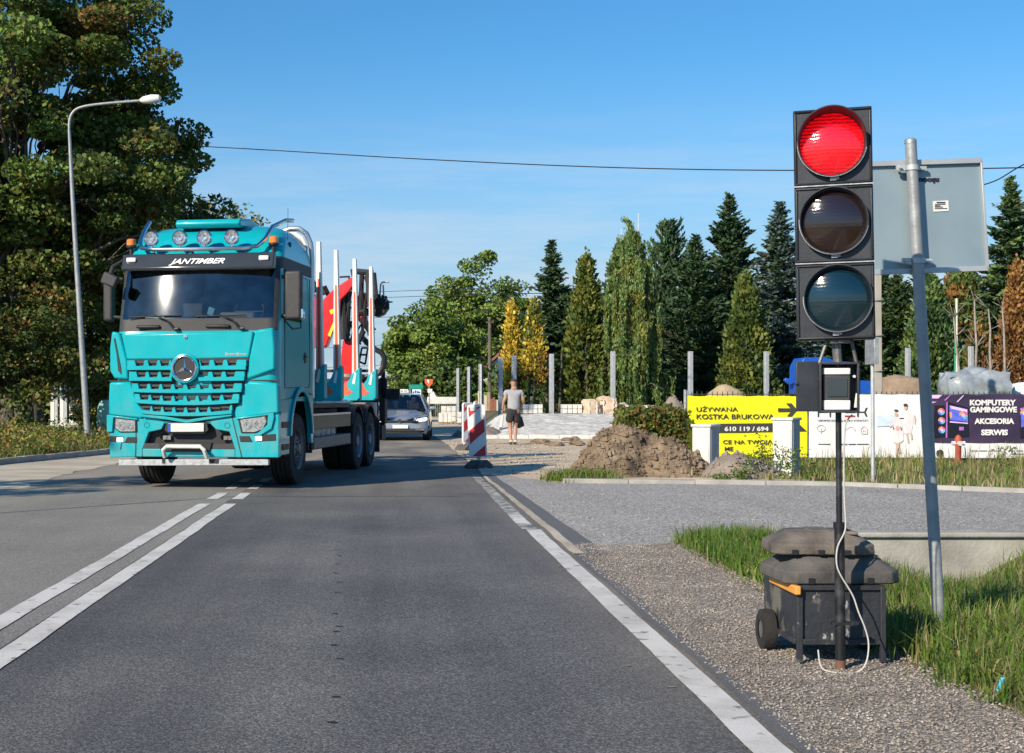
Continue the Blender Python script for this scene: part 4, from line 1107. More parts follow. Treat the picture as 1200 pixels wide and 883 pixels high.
grille_row(250, 792, 358, 406, [300, 360, 420, 482, 546, 608, 672, 736], 14)
grille_row(286, 756, 410, 455, [310, 366, 424, 486, 548, 608, 668, 722], 22)
panel('grille_lip', [(280, 464), (400, 476), (520, 496), (640, 478), (758, 462), (752, 476), (640, 492), (520, 512), (400, 492), (284, 480)], -1.50, -1.40, M['teal'], 0.006)
# star badge
mb = MB(); cx, cz = Fp(515, 230)
mb.lathe([(0.0, 0.02), (0.165, 0.02), (0.17, 0.05), (0.17, 0.12), (0, 0.12)], 'Y', 40, (cx, -1.57, cz)); disc = mb.build('badge_plate', M['black'], T)
mb = MB(); mb.tube([(cx + 0.178 * math.cos(a), -1.56, cz + 0.178 * math.sin(a)) for a in [i * math.pi / 24 for i in range(49)]], 0.016, 10)
for k in range(3):
    a = math.pi / 2 + k * 2 * math.pi / 3; b_ = 0.030
    d = Vector((math.cos(a), 0, math.sin(a))); p = Vector((-math.sin(a), 0, math.cos(a))); c = Vector((cx, -1.555, cz))
    tip = c + d * 0.172
    i0 = c + (d * 0.5 + p * 0.866) * b_; i1 = c + (d * 0.5 - p * 0.866) * b_
    mb.add([c + Vector((0, -0.03, 0)), i0, tip, i1], [(0, 1, 2), (0, 2, 3)])
mb.build('star_badge', M['chrome'], disc, ang=20, fix=False)
ring = MB(); ring.tube([(cx + 0.20 * math.cos(a), -1.535, cz + 0.20 * math.sin(a)) for a in [i * math.pi / 24 for i in range(49)]], 0.022, 10); ring.build('badge_ring', M['teal'], disc)
mb = MB(); c2 = Fp(510, 66); mb.lathe([(0, -0.012), (0.03, -0.01), (0.036, 0.01)], 'Y', 20, (c2[0], -1.458, c2[1])); mb.build('flap_emblem', M['chrome'], T)
text('lettering', 'StreamSpace', M['alu'], T, (Fp(770, 163)[0], -1.456, Fp(770, 163)[1]), width=0.32, size=0.05, bold=0.01, shear=0.2)
# bumper
mb = MB()
sec = []
for z, yf, w_, r in ((0.475, -1.43, 1.24, 0.10), (0.56, -1.455, 1.258, 0.12), (1.08, -1.455, 1.262, 0.14)):
    pts_ = [(-w_, -1.20)]
    for k in range(7): a = math.pi / 2 * k / 6; pts_.append((-w_ + r - r * math.cos(a), yf + r - r * math.sin(a)))
    pts_ += [(-x, y) for x, y in reversed(pts_)]
    sec.append([(x, y, z) for x, y in pts_])
# split so that the middle opening stays open
nn = len(sec[0])
for i in range(2):
    for j in range(nn - 1):
        if j == nn // 2 - 1: continue
        mb.add([sec[i][j], sec[i][j + 1], sec[i + 1][j + 1], sec[i + 1][j]], [(0, 1, 2, 3)])
x1 = -sec[0][nn // 2 - 1][0]
F2 = lambda u, v: Fp(u, v)
o_l = [(285, 650), (318, 560), (385, 546), (400, 516)]; o_r = [(640, 516), (668, 544), (738, 556), (768, 646)]
full = [(108, 478), (284, 492), (520, 514), (755, 486), (992, 466), (992, 690), (108, 690)]
for pl in ([(108, 478), (284, 492), (400, 504), (400, 516), (385, 546), (318, 560), (285, 650), (285, 688), (112, 694)],
           [(400, 504), (520, 514), (640, 502), (640, 516), (400, 516)],
           [(640, 502), (755, 486), (992, 466), (992, 688), (768, 688), (768, 646), (738, 556), (668, 544), (640, 516)],
           [(285, 646), (768, 646), (768, 688), (285, 688)]):
    mb.prism([Fp(*p) for p in pl], -1.462, -1.34, 'XZ')
mb.build('bumper', M['teal'], T, bevel=0.012)
panel('lower_intake', [(290, 560), (400, 505), (640, 505), (760, 560), (775, 650), (280, 650)], -1.33, -1.30, M['black'], 0)
panel('intake_floor', [(285, 618), (768, 618), (768, 646), (285, 646)], -1.455, -1.35, M['grey_plastic'], 0.006)
panel('tow_bracket', [(372, 614), (650, 614), (640, 660), (384, 660)], -1.485, -1.40, M['black'], 0.01)
for uu in (388, 705): mb = MB(); q = Fp(uu, 585); mb.lathe([(0.055, 0), (0.05, 0.05), (0.02, 0.09)], 'Y', 14, (q[0], -1.40, q[1])); mb.box((q[0] + .05, -1.36, q[1] - .01), (0.12, 0.06, 0.06)); mb.build('air_coupling', M['steel'], T)
plate = panel('number_plate', [(422, 514), (610, 512), (610, 556), (422, 558)], -1.50, -1.47, M['dirty_white'], 0.004)
panel('plate_band', [(423, 515), (437, 515), (437, 557), (423, 557)], -1.505, -1.498, M['blue'], 0, plate)
panel('plate_holder', [(412, 508), (622, 506), (632, 548), (608, 566), (424, 566), (402, 550)], -1.475, -1.45, M['black'], 0.004)
mb = MB(); tb = [Fp(410, 688), Fp(410, 650), Fp(428, 632), Fp(604, 632), Fp(622, 650), Fp(628, 690)]
mb.tube([(x, -1.60 if 0 < k < 5 else -1.52, z) for k, (x, z) in enumerate(tb)], 0.032, 10); mb.build('tow_bar', M['dirty_white'], T)
panel('underrun_beam', [(155, 704), (936, 696), (936, 728), (155, 736)], -1.43, -1.33, M['galv'], 0.006)
panel('underrun_joint', [(385, 700), (400, 700), (400, 722), (385, 722)], -1.44, -1.42, M['black'], 0)
panel('underrun_joint', [(630, 698), (680, 698), (680, 720), (630, 720)], -1.44, -1.42, M['black'], 0)
# headlamps
for side in (0, 1):
    if side == 0: hl = [(140, 484), (256, 496), (258, 560), (168, 562), (138, 540)]; c = [(182, 528, .06), (226, 530, .052)]
    else: hl = [(784, 490), (930, 470), (940, 500), (918, 545), (870, 562), (800, 562)]; c = [(838, 524, .062), (895, 522, .075)]
    hb = panel('headlight', hl, -1.482, -1.42, M['black'], 0.008)
    hg = MB(); hg.prism([Fp(*p) for p in hl], -1.492, -1.486, 'XZ')
    for (u, v, r) in c:
        q = Fp(u, v); mb = MB(); mb.lathe([(0.0, 0.03), (r * .45, 0.02), (r * .5, -0.012), (r * .55, 0.01), (r * .95, -0.008), (r, 0.02)], 'Y', 24, (q[0], -1.49, q[1])); mb.build('reflector', M['lamp_glass'], hb, ang=20)
    q = Fp(u + 2, v + 22); mb = MB(); 
    inset = [(p[0] * .86 + sum(a for a, b in hl) / len(hl) * .14, p[1] * .86 + sum(b for a, b in hl) / len(hl) * .14) for p in hl]
    mb.prism([Fp(*p) for p in inset], -1.488, -1.47, 'XZ'); mb.build('lamp_tray', M['lamp_glass'], hb)
    st = [(100, 470), (262, 488), (262, 498), (136, 484), (130, 560), (100, 560)] if side == 0 else [(770, 486), (968, 458), (972, 480), (958, 540), (905, 572), (890, 560), (936, 520), (940, 470), (784, 492)]
    panel('lamp_frame', st, -1.50, -1.45, M['teal'], 0.008)
for uv, lamp in (([(112, 580), (186, 584), (184, 612), (112, 610)], (168, 600)), ([(205, 586), (256, 586), (256, 616), (190, 616)], None),
                 ([(790, 578), (842, 578), (858, 608), (796, 608)], None), ([(868, 574), (976, 566), (978, 600), (880, 606)], (890, 590))):
    fl = panel('fog_slot', uv, -1.472, -1.46, M['black'], 0.004)
    if lamp:
        q = Fp(*lamp); mb = MB(); mb.box((q[0], -1.475, q[1]), (0.10, 0.03, 0.07)); mb.build('fog_light', mat('fog_light_glass', (0.85, 0.86, 0.88), 0.15, coat=1, emit=(1, 1, 1), es=1.2), fl, bevel=0.012)
for uv in ([(250, 500), (256, 500), (252, 694), (246, 694)], [(748, 470), (753, 470), (806, 688), (800, 688)], [(104, 290), (212, 290), (212, 297), (104, 297)], [(820, 289), (990, 289), (990, 295), (820, 295)], [(176, 600), (182, 600), (172, 652), (166, 652)]):
    panel('panel_gap', uv, -1.4645 if uv[0][1] > 400 else -1.425, -1.40 if uv[0][1] > 400 else -1.38, M['black'], 0)
for uu in (308, 728): q = Fp(uu, 524); mb = MB(); mb.tube([(q[0] + .04 * math.cos(a), -1.463, q[1] + .04 * math.sin(a)) for a in [i * math.pi / 10 for i in range(21)]], 0.004, 5); mb.build('towing_cap', M['black'], T)
# cowl slots, wipers
for x in (-0.72, 0.35):
    mb = MB(); mb.box((x, -1.425, 2.405), (0.37, 0.05, 0.05)); mb.build('cowl_slot', M['black'], T, bevel=0.02)
for x0, x1, z1 in ((-0.30, -1.05, 2.56), (0.70, 0.02, 2.56)):
    mb = MB(); mb.tube([(x0, -1.47, 2.36), (x0 - .12, -1.47, 2.50), (x0 - 0.32, -1.445, 2.575)], [0.017, .014, 0.011], 6)
    mb.tube([(x0 + .08, -1.425, 2.57), (x1, -1.425 + (.04 if x1 < -.9 else 0), z1 - .01)], 0.012, 6); mb.tube([(x0, -1.46, 2.36), (x0 + .06, -1.46, 2.37)], 0.03, 8); mb.build('wiper', M['black'], T)
# sun visor
mb = MB(); prof = [(-1.18, 3.27), (-1.34, 3.24), (-1.36, 3.28), (-1.27, 3.50), (-1.14, 3.50)]
mb.prism(prof, -1.17, 1.17, 'YZ'); vis = mb.build('sun_visor', mat('visor_smoke', (0.028, 0.032, 0.036), 0.18, coat=1), T, bevel=0.015)
vm_ = Matrix.Translation((0.0, -1.322, 3.385)) @ Matrix.Rotation(R(-22), 4, 'X')
text('lettering', 'JANTIMBER', M['white'], vis, (0, -0.004, -0.05), width=0.86, size=0.14, bold=0.025, shear=0.45, height=0.115, M=vm_)
for sx in (-1, 1): mb = MB(); mb.box((sx * 1.02, -1.335, 3.41), (0.15, 0.03, 0.07)); mb.build('marker_light', mat('marker_glass', (0.8, 0.82, 0.85), 0.2, coat=1), vis, bevel=0.02)
# roof hatch spoiler
mb = MB(); mb.prism([(-0.78, 3.93), (-0.86, 3.99), (-0.80, 4.06), (-0.2, 4.13), (0.3, 4.10), (0.4, 4.02)], -0.50, 0.52, 'YZ'); mb.build('roof_hatch', M['teal'], T, bevel=0.035, bseg=3)
# light bar
mb = MB()
lb = [(-0.98, -0.62, 4.06), (-0.98, -0.85, 3.90), (-0.97, -1.08, 3.70), (-0.90, -1.22, 3.60), (-0.70, -1.27, 3.565), (0, -1.30, 3.56), (0.70, -1.27, 3.565), (0.90, -1.22, 3.60), (0.98, -1.08, 3.72), (1.02, -0.80, 3.93), (1.16, -0.55, 4.05), (1.22, -0.35, 4.07)]
mb.tube(lb, 0.032, 10); mb.tube([(-0.70, -1.2, 3.50), (-0.70, -1.27, 3.57)], 0.02); mb.tube([(0.70, -1.2, 3.50), (0.70, -1.27, 3.57)], 0.02); mb.tube([(-.1, -1.2, 3.50), (-.1, -1.29, 3.57)], 0.02); lbo = mb.build('light_bar', M['chrome'], T)
for x in (-0.72, -0.28, 0.10, 0.52):
    mb = MB(); mb.lathe([(0.0, 0.11), (0.07, 0.10), (0.112, 0.05), (0.115, 0.0), (0.10, -0.012)], 'Y', 28, (x, -1.30, 3.73)); mb.tube([(x, -1.27, 3.58), (x, -1.27, 3.64)], 0.02); ho = mb.build('spotlight', M['chrome'], T)
    mb = MB(); mb.lathe([(0.0, 0.02), (0.03, 0.016), (0.04, -0.004), (0.05, 0.02), (0.098, -0.006)], 'Y', 28, (x, -1.302, 3.73)); mb.build('lens', M['lamp_glass'], ho, ang=20)
for x in (-1.13, 1.09):
    mb = MB(); mb.lathe([(0.0, 0.10), (0.05, 0.098), (0.068, 0.085), (0.072, 0.0)], 'Z', 20, (x, -1.02, 3.66)); bo = mb.build('beacon', M['amber'], T)
    mb = MB(); mb.lathe([(0.078, 0.0), (0.078, -0.03), (0.03, -0.05), (0.03, -0.16)], 'Z', 16, (x, -1.02, 3.66)); mb.build('beacon_base', M['black'], bo)
mb = MB(); mb.tube([(1.14, -0.35, 3.72), (1.145, -0.35, 4.27)], [0.006, 0.003], 6); mb.lathe([(0, .03), (.04, .02), (.045, -.02)], 'X', 14, (1.17, -0.35, 3.70)); mb.build('antenna', M['black'], T)
# mirrors
for sx in (-1, 1):
    mw, mcx = (0.15, -1.45) if sx < 0 else (0.25, 1.42)
    mb = MB(); mb.box((mcx, -1.10, 2.87), (mw, 0.16, 0.72)); mr_ = mb.build('mirror', M['grey_plastic'], T, bevel=0.04, bseg=3)
    mb = MB(); mb.tube([(sx * 1.24, -1.1, 3.14), (sx * 1.42, -1.12, 3.18)], 0.03); mb.tube([(sx * 1.24, -1.1, 2.56), (sx * 1.42, -1.12, 2.58)], 0.03); mb.build('mirror_arm', M['black'], mr_)
    mb = MB(); mb.box((mcx, -1.015, 2.87), (mw - .05, 0.01, 0.6)); mb.build('mirror_glass', M['chrome'], mr_)
mb = MB(); mb.tube([(-1.18, -1.2, 3.42), (-1.28, -1.42, 3.30), (-1.30, -1.50, 3.15)], 0.03); mb.box((-1.28, -1.52, 3.10), (0.24, 0.12, 0.18), ry=0.4); mb.build('kerb_mirror', M['grey_plastic'], T, bevel=0.03)
mb = MB(); mb.box((1.53, -1.12, 2.60), (0.14, 0.06, 0.18)); mb.build('mirror_glass', mat('mirror_sky', (0.7, 0.75, 0.8), 0.05, 1.0), mr_, bevel=0.03)
# intake / exhaust stack behind the cab
mb = MB(); st_ = [(0.70, 0.96, 4.04), (0.86, 0.97, 4.10), (1.0, 0.98, 4.10), (1.12, 0.99, 4.02), (1.19, 1.0, 3.86), (1.21, 1.0, 3.6), (1.21, 1.0, 1.35)]
mb.tube(st_, 0.045, 10); mb.build('exhaust_stack', M['alu'], T)
mb = MB(); mb.prism([(0.6, 3.3), (1.16, 3.3), (1.16, 3.80), (1.08, 3.97), (0.96, 4.04), (0.6, 4.06)], 0.90, 0.93, 'XZ'); mb.build('rear_fairing', M['dirty_white'], T, bevel=0.01)
mb = MB(); mb.box((0, 1.0, 2.4), (2.2, 0.14, 2.2)); mb.build('cab_rear_panel', M['chassis'], T, bevel=0.02)
mb = MB(); mb.box((1.10, 1.32, 1.9), (0.07, 0.07, 1.2)); mb.box((1.10, 1.32, 2.35), (0.09, 0.09, 0.28), mi=1); mb.build('ladder_rail', [M['steel'], M['white']], T)

# ---- chassis
mb = MB()
for sx in (-1, 1): mb.box((sx * 0.40, 3.9, 1.02), (0.09, 8.2, 0.27))
for y in (1.2, 2.4, 3.6, 4.9, 6.2, 7.6): mb.box((0, y, 1.02), (0.8, 0.1, 0.2))
mb.build('frame_rail', M['chassis'], T, bevel=0.008)
mb = MB()
for y in (4.87, 6.12): mb.tube([(-0.95, y, 0.55), (0.95, y, 0.55)], 0.09, 12); mb.lathe([(0, -.22), (.18, -.16), (.24, 0), (.18, .16), (0, .22)], 'Y', 16, (0, y, .56))
mb.tube([(-0.9, 0, .5), (0.9, 0, .5)], 0.07); mb.build('axle', M['chassis'], T)
def wheel(name, x, y, front, sx, w=0.31, r=0.535):
    o = bpy.data.objects.new  # local alias unused
    mb = MB()
    prof = [(0.30, -w * .5), (r * .82, -w * .5), (r * .95, -w * .49), (r * .985, -w * .42)]
    for k in range(4):
        a = -w * .42 + w * .84 * (k + .12) / 4; b_ = -w * .42 + w * .84 * (k + .88) / 4
        prof += [(r * 0.965, a), (r, a + .006), (r, b_ - .006), (r * 0.965, b_)]
    prof += [(r * .985, w * .42), (r * .95, w * .49), (r * .82, w * .5), (0.30, w * .5)]
    mb.lathe(prof, 'X', 48, (x, y, r)); t_ = mb.build('wheel', M['rubber'], T, ang=30)
    mb = MB(); s = sx
    if front: pr = [(0.0, s * (w * .5 + .03)), (0.08, s * (w * .5 + .025)), (0.10, s * (w * .5 - .01)), (0.17, s * (w * .5 - .015)), (0.19, s * (w * .5 - .03)), (0.27, s * (w * .5 - .08)), (0.29, s * (w * .5 - 0.01)), (0.315, s * (w * .5 + .006))]
    else: pr = [(0.0, s * (w * .5 + 0.0)), (0.10, s * (w * .5 - .01)), (0.12, s * (w * .5 - .13)), (0.22, s * (w * .5 - .15)), (0.27, s * (w * .5 - .10)), (0.285, s * (w * .5 - 0.01)), (0.315, s * (w * .5 + .006))]
    mb.lathe(pr, 'X', 36, (x, y, r))
    for k in range(10):
        a = k * 2 * math.pi / 10; c = (x + s * (w * .5 - (.005 if front else .13)), y + 0.145 * math.cos(a), r + 0.145 * math.sin(a)); mb.box(c, (0.05, 0.028, 0.028), rx=a)
    mb.build('rim', M['steel'] if front else M['rim_blue'], t_, ang=30)
M['rim_blue'] = mat('dusty_rim', (0.22, 0.25, 0.30), 0.55, 0.3, 0.2, 8)
for sx in (-1, 1):
    wheel('w', sx * 1.06, 0.0, True, sx, 0.33, 0.555)
    for y in (4.87, 6.12):
        wheel('w', sx * 1.08, y, False, sx, 0.29); wheel('w', sx * 0.76, y, False, -sx, 0.29)
# side gear between the axles
for sx in (-1, 1):
    mb = MB(); mb.box((sx * 1.20, 2.58, 0.945), (0.04, 3.1, 0.23)); mb.build('side_guard', M['olive'], T, bevel=0.008)
    mb = MB(); mb.box((sx * 1.195, 2.58, 1.07), (0.06, 3.1, 0.035)); mb.build('guard_rail', M['alu'], T, bevel=0.004)
    mb = MB(); mb.box((sx * 1.14, 2.55, 1.215), (0.16, 3.0, 0.075)); mb.build('deck_rail', M['chassis'], T, bevel=0.006)
    mb = MB(); mb.box((sx * 1.06, 2.6, 0.60), (0.34, 3.0, 0.20)); mb.build('tool_box', M['steel'], T, bevel=0.02)
    for k in range(4): MB().lathe([(0, -.15), (.12, -.15), (.13, -.12), (.13, .12), (.12, .15), (0, .15)], 'Z', 16, (sx * 1.03, 1.8 + k * .42, .84)).build('air_tank', M['galv'], T)
    mb = MB(); mb.box((sx * 0.9, 2.6, 0.85), (0.1, 3.2, .6)); mb.box((sx * 0.9, 1.05, 0.9), (0.6, 0.06, .9)); mb.build('tank_carrier', M['chassis'], T)
    for y in (4.87, 6.12):
        mb = MB()
        a_ = [(y + 0.66 * math.cos(a), .54 + 0.68 * math.sin(a)) for a in np.linspace(R(150), R(30), 9)]; b__ = [(y + 0.63 * math.cos(a), .54 + 0.65 * math.sin(a)) for a in np.linspace(R(30), R(150), 9)]
        mb.prism(a_ + b__, sx * 0.62, sx * 1.22, 'YZ'); mb.build('mudguard', M['chassis'], T)
for x in (1.0, -1.0): MB().box((x, 6.95, 0.62), (0.5, 0.02, 0.75)).build('mud_flap', M['black'], T)
# ---- deck, bunks and stakes
mb = MB(); mb.box((0, 3.9, 1.20), (1.9, 5.4, 0.04)); mb.build('deck_plate', M['steel'], T)
mb = MB(); mb.box((0.85, 3.4, 1.268), (0.5, 3.4, 0.035), rz=0.02); mb.box((0.6, 5.2, 1.31), (0.8, 1.9, 0.03), rz=-0.05); mb.build('deck_board', M['white'], T, bevel=0.006)
def bunk(y):
    mb = MB(); mb.box((0, y, 1.36), (2.0, 0.14, 0.14))
    b0 = mb.build('bunk', M['teal_metal'], T, bevel=0.012)
    for sx in (-1, 1):
        pl = [(1.24, 1.29), (1.245, 1.90), (1.10, 1.86)] + [(1.10 - 0.62 * (1 - math.cos(a)), 1.86 - 0.45 * math.sin(a)) for a in np.linspace(0.2, R(90), 8)] + [(0.42, 1.29)]
        pl = [(1.25, 1.34), (1.25, 1.92), (1.14, 1.84)] + [(0.40 + 0.70 * math.cos(a) ** 0.9 if a < 1.57 else 0.40, 1.86 - 0.43 * math.sin(a)) for a in np.linspace(0.15, R(89), 8)] + [(0.40, 1.29), (1.19, 1.29)]
        mb = MB(); mb.prism([(sx * a, b_) for a, b_ in pl], y - 0.11, y + 0.11, 'XZ'); ft = mb.build('bunk_foot', M['teal_metal'], T, bevel=0.012)
        mb = MB(); fl = [(0.84, 1.42), (0.80, 1.58), (0.90, 1.52), (0.98, 1.66), (1.04, 1.50), (1.12, 1.46), (1.02, 1.38)]
        mb.prism([(sx * a, b_) for a, b_ in fl], y - 0.114, y - 0.108, 'XZ'); mb.build('flame_decal', M['orange_red'], ft)
        mb = MB(); fl = [(1.10, 1.62), (1.15, 1.84), (1.18, 1.80), (1.15, 1.60)]
        mb.prism([(sx * a, b_) for a, b_ in fl], y - 0.114, y - 0.108, 'XZ'); mb.build('flame_decal', M['white'], ft)
        # stake: tapered aluminium box
        zb_, zt_ = 1.45, 3.98
        w0, w1, d0, d1 = 0.135, 0.065, 0.15, 0.10; xc0, xc1 = 1.155, 1.13
        mb = MB(); vs = []
        for z, w_, d_, xc in ((zb_, w0, d0, xc0), (zt_, w1, d1, xc1)):
            for ax, ay in ((-1, -1), (1, -1), (1, 1), (-1, 1)): vs.append((sx * xc + ax * w_ / 2, y + ay * d_ / 2, z))
        mb.add(vs, [(0, 1, 2, 3), (4, 5, 6, 7), (0, 1, 5, 4), (1, 2, 6, 5), (2, 3, 7, 6), (3, 0, 4, 7)])
        sk = mb.build('stake', M['stake'], T, bevel=0.008)
        mb = MB(); 
        z0_, z1_ = 1.80, 3.35; f0 = (z0_ - zb_) / (zt_ - zb_); f1 = (z1_ - zb_) / (zt_ - zb_)
        def fy(f): return y - (d0 + (d1 - d0) * f) / 2 - 0.003
        def fx(f): return sx * (xc0 + (xc1 - xc0) * f)
        wv = lambda f: 0.052 * (1 - f * 0.45)
        mb.add([(fx(f0) - wv(f0) / 2, fy(f0), z0_), (fx(f0) + wv(f0) / 2, fy(f0), z0_), (fx(f1) + wv(f1) / 2, fy(f1), z1_), (fx(f1) - wv(f1) / 2, fy(f1), z1_),
                (fx(f0) - wv(f0) / 2, fy(f0) + .002, z0_), (fx(f0) + wv(f0) / 2, fy(f0) + .002, z0_), (fx(f1) + wv(f1) / 2, fy(f1) + .002, z1_), (fx(f1) - wv(f1) / 2, fy(f1) + .002, z1_)],
               [(0, 1, 2, 3), (4, 5, 6, 7), (0, 1, 5, 4), (1, 2, 6, 5), (2, 3, 7, 6), (3, 0, 4, 7)])
        mb.build('stake_stripe', M['orange_red'], sk, smooth=False)
M['stake'] = mat('stake_aluminium', (0.74, 0.74, 0.73), 0.4, 0.25, 0.08, 5)
for y in (1.88, 3.28, 4.97, 6.65): bunk(y)

# ---- folded crane on the rear of the chassis; traced on its own plane and given thickness
def Cp(px, py, y=7.1):
    # photo pixel -> local x, z on the plane local y
    Yw = 22.81 + 0.985 * y; Xb = -2.62 + 0.172 * y
    # x from px = 456 + F*(Xb + .985x)/(Yw - .172x)
    k = (px - 456) / F
    x = (k * Yw - Xb) / (0.985 + 0.172 * k)
    d = Yw - 0.172 * x
    return x, CAM_H + (465 - py) * d / F
def cpr(name, pts_, y, th, m, parent=None, bevel=0.02):
    mb = MB(); mb.prism([Cp(*p, y) for p in pts_], y - th / 2, y + th / 2, 'XZ'); return mb.build(name, m, parent or T, bevel=bevel)
crane = cpr('crane_column', [(404, 400), (416, 396), (419, 400), (420, 440), (403, 440), (401, 428)], 7.2, 0.42, M['red'])
cpr('crane_boom', [(379, 372), (380, 352), (394, 338), (416, 324), (418, 332), (409, 344), (401, 352), (399, 368), (392, 384), (384, 406), (380, 408), (378, 392)], 6.9, 0.26, M['red'])
cpr('crane_boom', [(356, 352), (366, 343), (371, 347), (376, 356), (379, 380), (378, 400), (372, 392), (366, 384), (358, 372)], 7.4, 0.26, M['red'])
cpr('crane_link', [(361, 384), (378, 384), (377, 412), (370, 408), (363, 398)], 7.3, 0.22, mat('deep_red', (0.35, 0.012, 0.015), 0.45), bevel=0.01)
cpr('crane_jib', [(421, 344), (430, 344), (429, 372), (423, 380), (419, 372)], 7.3, 0.2, M['red'])
cpr('crane_slew', [(384, 458), (392, 453), (404, 448), (412, 446), (436, 452), (437, 462), (386, 464)], 7.2, 0.9, M['red'])
mb = MB(); q = Cp(410, 444, 7.2); mb.lathe([(0, .06), (.30, .06), (.33, 0), (.30, -.06), (0, -.06)], 'Z', 24, (q[0], 7.2, q[1] + .03)); mb.build('slew_ring', M['steel'], T)
yl1 = cpr('warning_label', [(386, 364), (391, 362), (393, 366), (388, 369)], 6.76, 0.006, M['yellow'], bevel=0)
cpr('warning_label', [(391, 377), (393.5, 378), (387, 395), (384, 393)], 6.76, 0.006, M['yellow'], bevel=0)
cpr('warning_label', [(366, 371), (369, 372), (366, 384), (363, 381)], 7.26, 0.006, M['yellow'], bevel=0)
# cylinders and hoses
random.seed(14)
mb = MB()
def cl(p, q, r, y=6.95, mb_=None):
    a = Cp(*p, y); b_ = Cp(*q, y); (mb_ or mb).tube([(a[0], y, a[1]), (b_[0], y + random.uniform(-.1, .1), b_[1])], r, 8)
cl((402, 336), (404, 398), .07); cl((409, 334), (406, 400), .055); cl((414, 318), (437, 320), .06); cl((424, 322), (422, 366), .05); cl((432, 320), (434, 360), .07)
cl((428, 324), (440, 352), .04); cl((421, 366), (440, 366), .08); cl((424, 372), (436, 392), .07); cl((413, 316), (416, 330), .045); cl((426, 388), (420, 400), .06)
cl((438, 320), (441, 350), .05); cl((400, 372), (400, 396), .05); cl((366, 330), (371, 342), .06); cl((363, 332), (364, 346), .08); cl((380, 336), (384, 346), .05); cl((372, 330), (381, 345), .05)
mb.build('hydraulic_cylinder', M['chassis'], T)
mb = MB()
for _ in range(26):
    px0, py0 = random.uniform(400, 414) if random.random() < .5 else random.uniform(420, 438), random.uniform(326, 380)
    px1, py1 = px0 + random.uniform(-5, 5), py0 + random.uniform(14, 44)
    y = random.uniform(6.8, 7.4); a = Cp(px0, py0, y); b_ = Cp(px1, min(py1, 404), y); c = ((a[0] + b_[0]) / 2 + random.uniform(-.18, .18), y - .1, (a[1] + b_[1]) / 2)
    pts_ = [Vector((a[0], y, a[1])).lerp(Vector(c), t).lerp(Vector(c).lerp(Vector((b_[0], y, b_[1])), t), t) for t in np.linspace(0, 1, 7)]
    mb.tube(pts_, 0.02, 6)
hp = [(424, 396), (432, 404), (440, 410), (447, 414), (450, 420), (449, 430), (444, 438), (436, 440), (428, 442), (426, 450)]
for dy in (0, .12): mb.tube([(Cp(px, py, 7.2)[0], 7.2 + dy, Cp(px, py, 7.2)[1]) for px, py in hp], 0.05, 8)
mb.build('hydraulic_hose', M['black'], T)
mb = MB()
for p, q in (((424, 408), (431, 408)), ((431, 408), (427, 427)), ((424, 408), (421, 424)), ((421, 424), (427, 427)), ((423, 416), (429, 416))): cl(p, q, .02, 7.3)
cl((398, 325), (409, 324), .018, 7.1); cl((409, 324), (410, 329), .018, 7.1)
mb.build('crane_ladder', M['chassis'], T)
# grapple at the boom tip
mb = MB()
n = 10
def ring(cx_, cy_, rr, a0, a1): return [(cx_ + rr * math.cos(a), cy_ + rr * math.sin(a)) for a in np.linspace(a0, a1, n)]
pl = ring(440, 352, 17, R(5), R(100)) + ring(440, 352, 10, R(100), R(5))
pl = [(455, 354), (455, 362), (450, 369), (443, 372), (439, 371), (439, 349), (446, 350), (450, 354)]
mb.prism([Cp(*p, 7.3) for p in pl], 7.15, 7.45, 'XZ')
for k in range(4): a = Cp(440 + k * 4, 350 + k, 7.2); b_ = Cp(447 + k * 3, 356 + 2 * k, 7.2); mb.tube([(a[0], 7.2, a[1] + .1), (b_[0], 7.1, b_[1])], .03, 6)
mb.build('grapple', M['chassis'], T, bevel=0.01)
mb = MB()
for pts_ in ([(445, 351), (446, 334), (448, 331), (456, 331)], [(450, 352), (449, 334)], [(448, 350), (457, 354)], [(446, 356), (460, 354)]):
    mb.tube([(Cp(px, py, 7.2)[0], 7.2, Cp(px, py, 7.2)[1]) for px, py in pts_], 0.018, 6)
mb.build('grapple_rod', M['galv'], T)
# rear rack, lamps carrier
mb = MB()
for x in (-0.9, 1.12): 
    for y in (7.3, 8.1): mb.box((x, y, 1.35), (0.08, 0.08, 1.1))
mb.box((0.1, 7.3, 1.9), (2.1, 0.06, 0.06)); mb.box((0.1, 8.1, 1.5), (2.2, 0.08, 0.5)); mb.box((1.05, 7.7, 1.35), (0.12, .8, .12)); mb.box((1.05, 7.75, 0.62), (0.3, 0.5, 0.3)); mb.box((0, 8.15, 0.75), (2.3, 0.12, 0.16))
mb.box((1.16, 7.9, 1.1), (0.12, 0.3, 0.5)); mb.box((1.35, 7.95, 1.42), (0.3, 0.1, 0.22)); mb.tube([(1.1, 7.8, 1.75), (1.5, 7.8, 1.75)], .02)
mb.build('rear_rack', M['chassis'], T, bevel=0.008)
mb = MB(); mb.tube([(1.05, 7.1, 1.25), (1.05, 7.1, .72), (1.0, 7.12, .5)], [.12, .12, .05], 14); mb.build('rear_cylinder', M['galv'], T)
